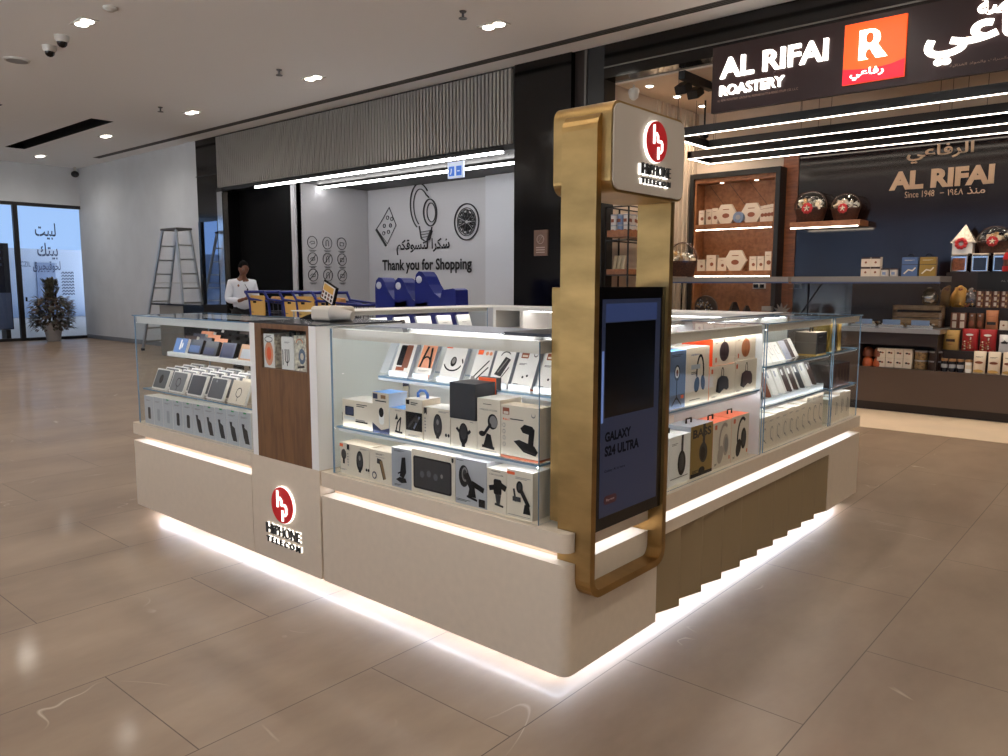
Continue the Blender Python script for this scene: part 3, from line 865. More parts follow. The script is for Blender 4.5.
for a, b in ((-1.26, -0.16),):
    m.box(a, b, 0.042, 0.047, 0.768, 0.773, CLED); m.box(a, b, 0.035, 0.039, 0.764, 0.7735, CLEARP2)
    m.box(a + 0.11, b, 0.178, 0.184, 0.986, 0.991, CLED); m.box(a + 0.11, b, 0.170, 0.174, 0.982, 0.9915, CLEARP2)
m.box(-0.047, -0.042, 0.65, 1.6, 0.881, 0.886, CLED); m.box(-0.039, -0.035, 0.63, 1.6, 0.877, 0.8865, CLEARP2)
m.build('light_strip', cB, origin=o)
# second and third right-hand cases
def side_case(y0, y1, z1, shelves, label, top_rail=True):
    o = (-0.25, (y0 + y1) / 2, ZS)
    c = thing('glass_display_case', o, label, 'display case')
    pane('side_pane', -0.026, -0.02, y0, y1, ZS, z1 - 0.006, c, o)
    pane('end_pane', -0.48, -0.026, y0, y0 + T_, ZS, z1 - 0.006, c, o)
    pane('end_pane', -0.48, -0.026, y1 - T_, y1, ZS, z1 - 0.006, c, o)
    pane('top_pane', -0.49, -0.012, y0, y1, z1 - 0.006, z1, c, o)
    if top_rail:
        m = MB(); m.box(-0.06, -0.034, y0 + 0.01, y1 - 0.01, z1 - 0.03, z1 - 0.007, mat('rail_warm_white')); m.box(-0.035, -0.031, y0 + 0.01, y1 - 0.01, z1 - 0.044, z1 - 0.007, mat('rail_warm_white')); m.build('top_rail', c, origin=o)
    m = MB(); m.box(-0.5, -0.485, y0, y1, ZS, z1 - 0.007, SOLIDW); m.build('back_panel', c, origin=o)
    for z in shelves:
        pane('shelf', -0.45, -0.03, y0 + 0.01, y1 - 0.01, z - 0.008, z, c, o)
        led_bar(-0.047, -0.042, y0 + 0.03, y1 - 0.03, z - 0.014, z - 0.009, c, o)
        m = MB(); m.box(-0.039, -0.035, y0 + 0.02, y1 - 0.02, z - 0.018, z - 0.0085, CLEARP2); m.build('shelf_lip', c, origin=o)
    led_bar(-0.046, -0.038, y0 + 0.03, y1 - 0.03, z1 - 0.037, z1 - 0.031, c, o)
    led_bar(-0.47, -0.46, y0 + 0.03, y1 - 0.03, z1 - 0.024, z1 - 0.02, c, o)
    m = MB(); m.box(-0.485, -0.44, y0 + 0.01, y1 - 0.01, z1 - 0.02, z1 - 0.007, SOLIDW); m.build('top_rail', c, origin=o)
    return c
side_case(1.66, 2.62, ZT, (0.80, 1.0), 'clear glass case of leaning phone covers in the middle of the right side')
side_case(2.65, 3.14, ZT, (0.785, 1.005), 'clear glass case at the far end of the right side')
# far row cases
o = (-2.98, 2.1, ZS)
c = thing('glass_display_case', o, 'glass case on the far left row of the kiosk, seen over the front counter', 'display case')
pane('side_pane', -3.18, -3.174, 1.12, 3.14, ZS, ZT - 0.006, c, o)
pane('end_pane', -3.17, -2.76, 1.12, 1.126, ZS, ZT - 0.006, c, o)
pane('back_pane', -2.77, -2.764, 1.12, 2.68, ZS, ZT - 0.006, c, o)
m = MB(); m.box(-3.19, -2.75, 1.11, 3.15, ZT - 0.006, ZT, SOLIDW); m.box(-3.16, -2.78, 1.13, 3.12, 1.0, 1.01, SOLIDW); m.build('top_panel', c, origin=o)
led_bar(-2.86, -2.85, 1.2, 2.65, 1.195, 1.2, c, o)
m = MB(); m.box(-2.79, -2.77, 1.13, 2.68, 1.18, ZT - 0.006, SOLIDW); m.build('top_rail', c, origin=o)
o = (-1.2, 2.93, ZS)
c = thing('niche_cabinet', o, 'white lit open cabinet on the far side of the kiosk', 'cabinet')
m = MB()
m.box(-2.72, -0.52, 3.12, 3.15, ZS, ZT, SOLIDW); m.box(-2.72, -0.52, 2.70, 3.12, ZT - 0.025, ZT, SOLIDW); m.box(-2.72, -0.52, 2.70, 3.12, ZS, 0.6, SOLIDW)
for x in (-2.72, -2.44, -0.55): m.box(x, x + 0.03, 2.70, 3.12, 0.6, ZT - 0.025, SOLIDW)
m.box(-2.69, -0.55, 2.74, 3.12, 1.03, 1.045, SOLIDW)
m.build('carcass', c, origin=o)
led_bar(-2.4, -0.6, 2.76, 2.77, ZT - 0.032, ZT - 0.026, c, o)
m = MB(); m.rbox(-0.55, 0, -0.12, 0.12, 0, 0.03, mat('warm_ply', (226, 178, 128), 0.5), 0.008); tag(m.build('phone_tray', loc=(-1.55, 2.92, 1.0455)), 'pale wooden tray inside the lit open cabinet', 'tray')
# dark mat on the corner of the counter
m = MB(); m.box(-0.40, -0.15, 0.14, 0.46, ZT + 0.0003, ZT + 0.012, mat('dark_mat', (66, 66, 72), 0.35)); tag(m.build('counter_mat'), 'dark square mat lying on the glass top at the front corner', 'mat')
m = MB(); m.box(-1.22, -0.42, 0.16, 0.46, ZT + 0.0003, ZT + 0.004, mat('grey_pad', (150, 156, 172), 0.3)); tag(m.build('counter_pad'), 'long thin grey pad lying on the glass top of the corner case', 'mat')

# ---------------------------------------------------------------- brass totem with screen and logo box
BRASS = mat('brushed_brass', (168, 136, 86), 0.38, metal=1.0, noise=0.10, nscale=5, stretch=(1, 1, 2.5), bump=0.03)
to = (0.0, 0.3, 0.345)
totem = thing('brass_totem', to, 'tall brushed brass loop frame holding a logo box and a screen at the kiosk corner', 'sign totem')
def yz_loop(y0, y1, z0, z1, r, th, x0, x1, mt):
    O = rrect(y0, y1, z0, z1, r, 6); I = rrect(y0 + th, y1 - th, z0 + th, z1 - th, max(r - th, 0.004), 6)
    n = len(O)
    vs = [(x0, a, b) for a, b in O] + [(x0, a, b) for a, b in I] + [(x1, a, b) for a, b in O] + [(x1, a, b) for a, b in I]
    fs = []
    for i in range(n):
        j = (i + 1) % n
        fs += [(i, n + i, n + j, j), (2 * n + i, 2 * n + j, 3 * n + j, 3 * n + i), (i, j, 2 * n + j, 2 * n + i), (n + i, 3 * n + i, 3 * n + j, n + j)]
    mb = MB(); mb.raw(vs, fs, mt, False)
    return mb
yz_loop(0.045, 0.548, 0.345, 1.945, 0.065, 0.027, -0.075, 0.062, BRASS).build('loop_frame', totem, origin=to)
m = MB(); m.prism(rrect(0.074, 0.52, 0.582, 1.388, 0.004, 2), -0.13, -0.02, BRASS, axis='x'); m.build('screen_housing', totem, origin=to)
m = MB(); m.box(-0.02, 0.05, 0.074, 0.52, 0.572, 1.39, mat('screen_bezel', (14, 12, 14), 0.15)); scr = m.build('screen', totem, origin=to)
SCR = mat('screen_image', (34, 40, 60), 0.35, emit=0.5); SC2 = mat('screen_band', (44, 58, 98), 0.35, emit=0.5); SC3 = mat('screen_black', (8, 9, 14), 0.2); SC4 = mat('screen_text', (10, 12, 20), 0.3)
m = MB()
m.box(0.05, 0.0508, 0.108, 0.486, 0.615, 1.35, SCR)
m.box(0.0508, 0.0512, 0.128, 0.46, 1.275, 1.335, SC2)
m.box(0.0508, 0.0512, 0.110, 0.122, 0.94, 1.18, mat('screen_edge', (90, 110, 160), 0.3, emit=0.8))
m.box(0.0508, 0.0515, 0.128, 0.452, 0.955, 1.272, SC3)
m.box(0.0515, 0.0518, 0.20, 0.40, 0.965, 1.0, mat('screen_low_strip', (20, 24, 36), 0.2))  # slightly lighter strip low in the black picture panel
ex, uy, uz = (0.0512, 0, 0), (0, 1, 0), (0, 0, 1)
SBL = mat('screen_letters', (5, 6, 10), 0.5, spec=0.1)
m.text('GALAXY', (0.0513, 0.135, 0.872), uy, uz, 0.034, SBL, w=0.165, bold=0.045)
m.text('S24 ULTRA', (0.0513, 0.135, 0.822), uy, uz, 0.036, SBL, w=0.22, bold=0.045)
m.text('Galaxy AI is here', (0.0513, 0.135, 0.765), uy, uz, 0.012, SBL, w=0.13, bold=0.01)
m.prism(rrect(0.135, 0.215, 0.655, 0.685, 0.014, 4), 0.0510, 0.0514, mat('screen_button', (58, 22, 24), 0.3, emit=0.3), axis='x')
m.text('Buy now', (0.0516, 0.150, 0.664), uy, uz, 0.011, mat('screen_pale', (170, 150, 150), 0.3, emit=0.3), w=0.05)
m.build('screen_picture', scr, origin=to)
# logo box
m = MB(); m.prism(rrect(0.068, 0.538, 1.688, 1.968, 0.042, 7), -0.125, 0.098, BRASS, axis='x'); m.build('logo_box', totem, origin=to)
FACE = mat('logo_box_face', (196, 186, 172), 0.3)
m = MB(); m.prism(rrect(0.076, 0.530, 1.696, 1.960, 0.036, 7), 0.098, 0.103, FACE, axis='x'); fce = m.build('logo_face', totem, origin=to)
logo((0.103, 0.318, 1.868), (0, 1, 0), 0.066, fce, to, 0.185, (0.045, 0.034), (0.030, 0.018))
m = MB(); m.prism(rrect(0.076, 0.530, 1.696, 1.960, 0.036, 7), -0.130, -0.125, FACE, axis='x'); fc2 = m.build('logo_face', totem, origin=to)
logo((-0.130, 0.300, 1.868), (0, -1, 0), 0.066, fc2, to, 0.185, (0.045, 0.034), (0.030, 0.018))
# ================================================================ PRODUCTS IN THE KIOSK
class Art:
    """prints on the front of a carton; units are carton heights, origin at the bottom centre"""
    def __init__(s, mb, w, h, y=0.0):
        s.mb = mb; s.w = w; s.h = h; s.k = 0; s.y = y
    def _p(s, u, v):
        return (s.w / 2 + u * s.h, s.y - 0.0008 - 0.00025 * s.k, v * s.h)
    def poly(s, pts, m):
        s.k += 1
        ar = sum(pts[i][0] * pts[(i + 1) % len(pts)][1] - pts[(i + 1) % len(pts)][0] * pts[i][1] for i in range(len(pts)))
        if ar < 0: pts = pts[::-1]
        s.mb.raw([s._p(a, b) for a, b in pts], [list(range(len(pts)))], m)
    def rect(s, x0, x1, y0, y1, m): s.poly([(x0, y0), (x1, y0), (x1, y1), (x0, y1)], m)
    def rr(s, x0, x1, y0, y1, r, m): s.poly(rrect(x0, x1, y0, y1, r, 4), m)
    def ell(s, cx, cy, rx, ry, m, rot=0, n=20):
        c, q = math.cos(rot), math.sin(rot)
        s.poly([(cx + rx * math.cos(2 * PI * i / n) * c - ry * math.sin(2 * PI * i / n) * q, cy + rx * math.cos(2 * PI * i / n) * q + ry * math.sin(2 * PI * i / n) * c) for i in range(n)], m)
    def line(s, pts, w, m):
        s.k += 1
        for i in range(len(pts) - 1):
            (a, b), (c, d) = pts[i], pts[i + 1]
            L = math.hypot(c - a, d - b) or 1e-6
            nx, ny = -(d - b) / L * w / 2, (c - a) / L * w / 2
            ex, ey = (c - a) / L * w * 0.2, (d - b) / L * w * 0.2
            q = [(a - ex - nx, b - ey - ny), (c + ex - nx, d + ey - ny), (c + ex + nx, d + ey + ny), (a - ex + nx, b - ey + ny)]
            s.mb.raw([s._p(x, y) for x, y in q], [(0, 1, 2, 3)], m)
    def arc(s, cx, cy, rx, ry, a0, a1, w, m, n=12):
        s.line([(cx + rx * math.cos(math.radians(a0 + (a1 - a0) * i / n)), cy + ry * math.sin(math.radians(a0 + (a1 - a0) * i / n))) for i in range(n + 1)], w, m)
    def text(s, t, x, y, h, m, w=None, bold=0.02, align='c'):
        s.k += 1
        s.mb.text(t, s._p(x, y), (1, 0, 0), (0, 0, 1), h * s.h, m, w=w and w * s.h, bold=bold, align=align)
    def words(s, x0, x1, y, m, h=0.012, n=2):
        for i in range(n):
            s.rect(x0, x1 - (x1 - x0) * 0.25 * (i % 2), y - i * h * 2.2, y - i * h * 2.2 + h, m)

def carton(name, label, cat, u0, u1, f, d, z0, h, face=CREAMC, side=None, art=None, top=None, way='y', group=None, lean=0.0, bottom_band=None):
    """a box: way 'y' = front towards -y spanning x u0..u1 at y=f; way 'x' = front towards +x spanning y u0..u1 at x=f"""
    w = u1 - u0; side = side or face; top = top or side
    m = MB(); m.box(0, w, 0, d, 0, h, [side, side, face, side, side, top])
    # closing flap seams give the carton its folded edges
    m.box(0.002, w - 0.002, d * 0.48, d * 0.52, h, h + 0.0006, top)
    if bottom_band: m.box(-0.0005, w + 0.0005, -0.0005, d, 0, h * 0.05, bottom_band)
    if art: art(Art(m, w, h))
    o = m.build(name)
    if way == 'y':
        o.location = (u0, f, z0); o.rotation_euler = (-lean, 0, 0)
    else:
        o.location = (f, u0, z0); o.rotation_euler = (-lean, 0, PI / 2)
    return tag(o, label, cat, group)

def a_bulb(a):
    a.ell(0, 0.62, 0.13, 0.17, INK2); a.rect(-0.05, 0.05, 0.32, 0.5, INK); a.rr(-0.2, -0.03, 0.86, 0.96, 0.01, ORANGE); a.words(-0.2, 0.15, 0.14, GREYINK)
def a_oval(a, c=0.0, alt=False):
    if not alt: a.ell(c, 0.52, 0.17, 0.33, INK); a.ell(c, 0.56, 0.13, 0.24, INK2); a.ell(c, 0.62, 0.05, 0.08, GREYINK); a.rect(c - 0.06, c + 0.06, 0.16, 0.24, INK)
    a.poly([(-a.w / a.h / 2 + 0.03, 0.98), (-a.w / a.h / 2 + 0.15, 0.98), (-a.w / a.h / 2 + 0.15, 0.78), (-a.w / a.h / 2 + 0.09, 0.83), (-a.w / a.h / 2 + 0.03, 0.78)], INK)
    for i in range(5): a.rect(-a.w / a.h / 2 + 0.06, -a.w / a.h / 2 + 0.11, 0.3 + i * 0.09, 0.34 + i * 0.09, GREYINK)
    a.ell(c + 0.34, 0.3, 0.04, 0.05, INK); a.ell(c + 0.44, 0.3, 0.04, 0.05, INK); a.words(c + 0.05, c + 0.45, 0.93, GREYINK)
def a_handle(a):
    a.line([(-0.12, 0.68), (0.02, 0.66)], 0.16, INK2); a.poly([(-0.05, 0.68), (0.1, 0.72), (0.27, 0.16), (0.14, 0.11)], mat('bronze_ink', (120, 92, 52), 0.5)); a.line([(-0.04, 0.68), (0.15, 0.12)], 0.03, INK)
    a.ell(-0.28, 0.2, 0.11, 0.12, NAVY); a.ell(-0.28, 0.2, 0.07, 0.08, CREAMC); a.words(-0.2, 0.2, 0.9, INK2); a.words(-0.2, 0.22, 0.8, GREYINK, n=1)
def a_stand(a):
    a.poly([(-0.06, 0.3), (0.02, 0.78), (0.15, 0.8), (0.18, 0.42), (0.08, 0.26)], INK); a.line([(0.0, 0.42), (-0.12, 0.36)], 0.04, INK); a.poly([(-0.2, 0.2), (0.0, 0.13), (0.2, 0.17), (0.16, 0.27), (-0.06, 0.28)], INK); a.words(-0.25, 0.1, 0.94, INK2); a.words(-0.25, 0.0, 0.08, INK2)
def a_tablet(a):
    hw = a.w / a.h / 2
    a.rr(-hw + 0.06, hw - 0.1, 0.1, 0.85, 0.06, INK); a.rr(-hw + 0.1, hw - 0.14, 0.14, 0.81, 0.05, INK2)
    for i in range(3): a.ell(-hw + 0.35 + i * 0.22, 0.45 + 0.04 * (i % 2), 0.07, 0.08, mat('dark_print', (76, 78, 82), 0.5))
    a.ell(hw - 0.4, 0.5, 0.04, 0.05, GREYINK); a.poly([(hw - 0.09, 0.96), (hw - 0.03, 0.96), (hw - 0.03, 0.88), (hw - 0.06, 0.85), (hw - 0.09, 0.88)], INK)
def a_magnet(a):
    a.ell(-0.2, 0.62, 0.15, 0.24, INK); a.ell(-0.17, 0.66, 0.09, 0.16, GREYINK); a.ell(-0.17, 0.66, 0.06, 0.11, INK2)
    a.line([(-0.12, 0.66), (0.02, 0.42)], 0.15, INK); a.poly([(-0.08, 0.2), (0.16, 0.2), (0.1, 0.5), (0.0, 0.52)], INK); a.line([(0.05, 0.5), (0.36, 0.4)], 0.12, INK); a.line([(-0.1, 0.2), (0.18, 0.15)], 0.05, INK)
    a.words(-0.42, 0.0, 0.1, INK2); a.rr(0.24, 0.42, 0.03, 0.2, 0.01, INK); a.words(-0.4, -0.2, 0.95, INK2, n=1)
def a_grip(a):
    a.rr(-0.09, 0.15, 0.42, 0.78, 0.05, INK); a.line([(-0.2, 0.55), (-0.08, 0.58)], 0.12, INK); a.line([(0.12, 0.66), (0.26, 0.6)], 0.14, INK); a.poly([(-0.04, 0.42), (0.14, 0.42), (0.1, 0.2), (0.0, 0.22)], INK2); a.line([(-0.04, 0.2), (0.2, 0.17)], 0.05, INK); a.text('CAR HOLDER', 0, 0.86, 0.035, INK2, w=0.42, bold=0); a.words(-0.15, 0.12, 0.95, INK2, n=1)
def a_arm(a):
    a.ell(0.0, 0.66, 0.09, 0.13, INK); a.ell(0.0, 0.66, 0.05, 0.09, INK2); a.line([(-0.15, 0.6), (-0.1, 0.35)], 0.05, INK); a.line([(0.04, 0.6), (0.24, 0.3)], 0.1, INK); a.poly([(0.1, 0.12), (0.3, 0.12), (0.26, 0.32), (0.14, 0.32)], INK); a.line([(-0.16, 0.4), (0.02, 0.4)], 0.1, INK2); a.rr(-0.33, -0.12, 0.9, 0.96, 0.02, ORANGE); a.words(-0.1, 0.3, 0.86, GREYINK); a.words(-0.3, 0.3, 0.05, GREYINK, n=1)
LOWL = 'on the lowest shelf of the corner case'
carton('light_bulb_box', 'narrow cream bulb picture box, leftmost on the lowest shelf of the corner case', 'box', -1.27, -1.222, 0.05, 0.09, ZS, 0.137, art=a_bulb, group='boxes in the corner case')
carton('phone_holder_box', 'cream box with an oval black holder, second from left on the lowest corner shelf', 'box', -1.220, -1.068, 0.045, 0.09, ZS, 0.137, art=lambda a: a_oval(a, 0.1), group='boxes in the corner case')
carton('handle_grip_box', 'cream box with a bronze stick and round blue seal, beside the grey stand box', 'box', -1.066, -0.927, 0.045, 0.09, ZS, 0.135, art=a_handle, group='boxes in the corner case')
carton('desk_stand_box', 'slim grey box with a black desk stand picture on the lowest corner shelf', 'box', -0.925, -0.806, 0.045, 0.09, ZS, 0.164, face=GREYC, side=WHITEC, art=a_stand, group='boxes in the corner case')
carton('tablet_case_box', 'wide cream box with a large black tablet panel on the lowest corner shelf', 'box', -0.804, -0.562, 0.045, 0.1, ZS, 0.175, art=a_tablet, top=WHITEC, group='boxes in the corner case')
carton('magnet_mount_box', 'grey box with a black round-headed car mount picture on the lowest corner shelf', 'box', -0.559, -0.40, 0.045, 0.1, ZS, 0.176, face=mat('pale_grey_card', (178, 176, 178), 0.5), side=GREYC, art=a_magnet, group='boxes in the corner case')
carton('grip_holder_box', 'narrow cream box lettered CAR HOLDER near the right of the lowest corner shelf', 'box', -0.398, -0.304, 0.045, 0.1, ZS, 0.160, art=a_grip, top=WHITEC, group='boxes in the corner case')
carton('suction_arm_box', 'cream box with a suction arm picture at the right corner of the lowest shelf', 'box', -0.302, -0.184, 0.045, 0.10, ZS, 0.172, art=a_arm, top=WHITEC, group='boxes in the corner case')
carton('plain_carton', 'plain pale carton standing just behind the suction arm box at the corner', 'box', -0.275, -0.165, 0.16, 0.09, ZS, 0.17, art=lambda a: a.words(-0.1, 0.1, 0.5, GREYINK), group='boxes in the corner case')
def a_monitor(a):
    a.rr(-0.72, -0.22, 0.42, 0.76, 0.03, INK); a.rr(-0.70, -0.24, 0.45, 0.73, 0.02, NAVY); a.rr(-0.78, -0.16, 0.26, 0.38, 0.03, mat('print_white', (205, 200, 194), 0.5)); a.line([(-0.12, 0.24), (0.55, 0.24)], 0.05, INK); a.line([(-0.1, 0.3), (0.4, 0.3)], 0.04, GREYINK)
    a.words(-0.05, 0.55, 0.86, INK2, h=0.03); a.line([(-0.88, 0.5), (-0.88, 0.2)], 0.03, INK)
carton('wireless_adapter_box', 'wide low cream box showing a small monitor, left end of the middle shelf', 'box', -1.262, -1.052, 0.06, 0.13, 0.782, 0.118, art=a_monitor, top=WHITEC, group='boxes in the corner case')
def a_cam(a):
    a.poly([(-0.31, 0.0), (0.31, 0.0), (0.31, 0.16), (0.02, 0.08), (-0.31, 0.24)], NAVY); a.rr(-0.06, 0.13, 0.22, 0.62, 0.08, WHITEC); a.ell(0.03, 0.52, 0.09, 0.12, INK); a.rect(-0.27, -0.1, 0.84, 0.97, NAVY); a.rect(0.02, 0.2, 0.86, 0.95, mat('photo_ochre', (150, 110, 70), 0.5)); a.words(-0.18, 0.22, 0.78, INK2, h=0.03, n=1)
carton('security_camera_box', 'upright white camera box with a navy foot and round lens picture', 'box', -1.046, -0.943, 0.05, 0.10, 0.782, 0.170, art=a_cam, side=mat('pale_blue_white', (208, 216, 226), 0.5), top=LBLUE, group='boxes in the corner case')
def a_clamp(a):
    a.poly([(-0.12, 0.6), (0.0, 0.85), (0.05, 0.62)], INK); a.line([(-0.06, 0.2), (0.02, 0.5), (0.2, 0.7)], 0.06, INK); a.line([(0.2, 0.7), (0.12, 0.2)], 0.06, INK); a.line([(-0.1, 0.18), (0.26, 0.16)], 0.07, INK); a.words(-0.1, 0.3, 0.94, GREYINK)
carton('lamp_clip_box', 'small cream box with a black folding lamp picture on the middle corner shelf', 'box', -0.940, -0.845, 0.05, 0.09, 0.782, 0.115, art=a_clamp, top=LBLUE, group='boxes in the corner case')
def a_fan(a):
    a.rect(-0.29, 0.29, 0.22, 0.68, INK); a.line([(-0.2, 0.3), (0.1, 0.6)], 0.06, INK2); a.line([(0.0, 0.28), (0.2, 0.58)], 0.05, mat('print_steel', (96, 104, 122), 0.5)); a.ell(0.1, 0.5, 0.08, 0.08, INK2); a.rect(-0.27, -0.15, 0.86, 0.97, INK); a.words(-0.1, 0.15, 0.9, INK2, h=0.02); a.words(-0.2, 0.2, 0.1, GREYINK)
hb = carton('hair_tool_box', 'cream box with a dark photo panel and blue carry handle on the middle shelf', 'box', -0.841, -0.744, 0.05, 0.10, 0.782, 0.163, art=a_fan, top=WHITEC, group='boxes in the corner case')
m = MB(); m.tube([(0.02, 0.05, 0.163), (0.02, 0.05, 0.18), (0.035, 0.05, 0.192), (0.06, 0.05, 0.192), (0.075, 0.05, 0.18), (0.075, 0.05, 0.163)], 0.006, mat('handle_blue', (60, 110, 190), 0.4)); m.build('carry_handle', hb)
carton('car_mount_box', 'cream box with a tall oval mount picture, left of the stacked black box', 'box', -0.738, -0.592, 0.05, 0.10, 0.782, 0.140, art=lambda a: a_oval(a, 0.05), top=WHITEC, group='boxes in the corner case')
carton('small_orange_box', 'small box with an orange top peeping over the oval mount box', 'box', -0.735, -0.62, 0.20, 0.08, 0.782, 0.17, art=lambda a: a.rect(-0.2, 0.2, 0.1, 0.9, WHITEC), top=PEACHC, group='boxes in the corner case')
def a_vent(a):
    a.ell(0.0, 0.52, 0.21, 0.36, INK); a.ell(0.0, 0.58, 0.15, 0.25, INK2); a.line([(-0.3, 0.68), (-0.2, 0.58)], 0.1, INK); a.line([(0.3, 0.64), (0.22, 0.56)], 0.1, INK); a.rect(-0.08, 0.08, 0.08, 0.2, INK); a.words(0.3, 0.45, 0.93, INK2, n=1); a.words(-0.5, -0.2, 0.08, GREYINK)
carton('vent_mount_box', 'cream box with a black round vent mount, holding up the black box', 'box', -0.588, -0.453, 0.05, 0.11, 0.782, 0.114, art=a_vent, group='boxes in the corner case')
carton('black_speaker_box', 'black box stacked on top of the vent mount box', 'box', -0.588, -0.456, 0.045, 0.11, 0.8966, 0.136, face=mat('black_card', (24, 22, 26), 0.45), art=lambda a: a.words(-0.3, -0.05, 0.15, INK2), group='boxes in the corner case')
carton('red_label_pack', 'tiny pack with an orange red label standing behind the black box', 'pack', -0.55, -0.46, 0.165, 0.03, 0.782, 0.262, face=ORANGE, side=mat('black_card'), art=lambda a: a.text('HOCO', 0, 0.86, 0.07, WHITEC, w=0.25), group='boxes in the corner case')
def a_holder(a):
    a.ell(0.1, 0.6, 0.12, 0.14, INK); a.ell(0.12, 0.6, 0.09, 0.11, GREYINK, 0.3); a.line([(0.05, 0.55), (-0.1, 0.36)], 0.06, INK); a.ell(-0.15, 0.36, 0.08, 0.05, INK); a.poly([(-0.12, 0.14), (0.12, 0.14), (0.06, 0.36), (-0.04, 0.38)], INK); a.line([(-0.14, 0.14), (0.14, 0.12)], 0.05, INK)
    a.text('WIRELESS HOLDER', 0, 0.79, 0.03, INK2, w=0.42, bold=0); a.words(-0.12, 0.08, 0.9, INK2, n=1); a.words(-0.2, 0.2, 0.06, GREYINK, n=1)
carton('wireless_holder_box', 'tallest cream box on the middle shelf, with a suction phone holder picture', 'box', -0.451, -0.339, 0.05, 0.12, 0.782, 0.203, art=a_holder, top=WHITEC, group='boxes in the corner case')
def a_three(a):
    a.poly([(0.02, 0.6), (0.12, 0.68), (0.3, 0.66), (0.36, 0.6), (0.33, 0.3), (0.2, 0.28), (0.22, 0.5), (0.08, 0.52)], INK); a.poly([(-0.14, 0.34), (0.1, 0.16), (0.38, 0.12), (0.44, 0.2), (0.36, 0.3), (0.0, 0.38)], INK); a.line([(0.1, 0.2), (0.38, 0.16)], 0.02, INK2)
    a.rr(-0.40, -0.24, 0.82, 0.95, 0.01, mat('rust_ink', (150, 74, 40), 0.5)); a.rect(-0.38, -0.26, 0.83, 0.88, CREAMC); a.text('4-in-1', -0.32, 0.71, 0.05, ORANGE, w=0.16, align='c'); a.words(-0.22, 0.1, 0.74, INK2, h=0.02, n=1)
    for i in range(4): a.ell(-0.36, 0.26 + i * 0.12, 0.035, 0.04, GREYINK); a.ell(-0.36, 0.26 + i * 0.12, 0.025, 0.03, CREAMC)
    a.ell(0.34, 0.87, 0.05, 0.05, GREYINK); a.ell(0.34, 0.885, 0.04, 0.04, CREAMC)
carton('charging_stand_box', 'large cream box with an angular black charging stand picture, middle corner shelf', 'box', -0.335, -0.163, 0.05, 0.075, 0.782, 0.191, art=a_three, bottom_band=mat('rust_ink', (150, 74, 40), 0.5), group='boxes in the corner case')
for k in range(3):
    carton('spare_pack', 'white orange-labelled pack, %s of the pile beside the charging stand box' % ('bottom', 'middle', 'top')[k], 'pack', -0.275, -0.165, 0.16, 0.12, 0.782 + k * 0.036, 0.034, face=WHITEC, art=lambda a: (a.rect(0.0, 1.2, 0.3, 0.6, ORANGE), a.rect(0.6, 1.2, 0.3, 0.6, WHITEC)), group='pile of white packs')
# leaning packs on the top shelf
def a_case(a): a.rr(-0.22, 0.02, 0.28, 0.85, 0.03, INK); a.rr(-0.0, 0.24, 0.22, 0.86, 0.03, BROWNC); a.rect(-0.2, 0.12, 0.14, 0.24, mat('rust_ink')); a.words(-0.3, -0.1, 0.93, INK2, n=1)
def a_ycable(a): a.line([(-0.18, 0.3), (-0.12, 0.6), (-0.05, 0.85)], 0.07, INK); a.line([(0.18, 0.3), (0.14, 0.5), (0.1, 0.82)], 0.07, INK); a.arc(0, 0.42, 0.14, 0.16, 180, 0, 0.045, INK); a.rect(-0.3, 0.3, 0.1, 0.28, WHITEC); a.words(-0.2, 0.2, 0.2, GREYINK)
def a_watch(a): a.ell(0, 0.52, 0.1, 0.13, INK); a.ell(0, 0.54, 0.06, 0.08, GREYINK); a.arc(0, 0.5, 0.3, 0.22, 200, 340, 0.04, INK); a.line([(0.28, 0.6), (0.33, 0.5)], 0.04, INK); a.rect(-0.36, -0.15, 0.86, 0.94, ORANGE); a.rect(-0.2, 0.0, 0.94, 0.99, INK)
def a_cable(a): a.line([(-0.2, 0.15), (0.2, 0.62)], 0.035, INK); a.line([(-0.08, 0.12), (0.22, 0.45)], 0.035, INK); a.rect(-0.24, -0.12, 0.1, 0.2, GREYINK); a.rect(-0.12, 0.0, 0.05, 0.15, GREYINK); a.rect(-0.22, -0.05, 0.76, 0.88, ORANGE); a.ell(0.08, 0.8, 0.05, 0.05, PEACHC); a.ell(0.2, 0.8, 0.05, 0.05, PEACHC); a.rect(-0.3, 0.0, 0.0, 0.07, ORANGE)
def a_strip(a): a.poly([(-0.2, 0.3), (0.02, 0.26), (0.2, 0.7), (0.02, 0.76)], INK2); a.line([(-0.1, 0.36), (0.1, 0.7)], 0.03, GREYINK); a.arc(0.02, 0.78, 0.14, 0.1, 30, 180, 0.025, INK); a.line([(0.2, 0.5), (0.0, 0.16), (-0.2, 0.1)], 0.025, INK); a.rect(-0.06, 0.1, 0.94, 0.98, INK)
def a_logo(a): a.rr(-0.22, 0.0, 0.76, 0.92, 0.02, mat('rust_ink')); a.rect(-0.19, -0.03, 0.79, 0.84, CREAMC); a.ell(0.2, 0.86, 0.06, 0.06, GREYINK); a.ell(0.2, 0.875, 0.045, 0.045, WHITEC); a.words(-0.22, 0.0, 0.62, INK2); a.ell(-0.02, 0.3, 0.03, 0.03, INK2); a.ell(0.1, 0.34, 0.03, 0.03, INK2); a.words(-0.25, -0.1, 0.12, INK2)
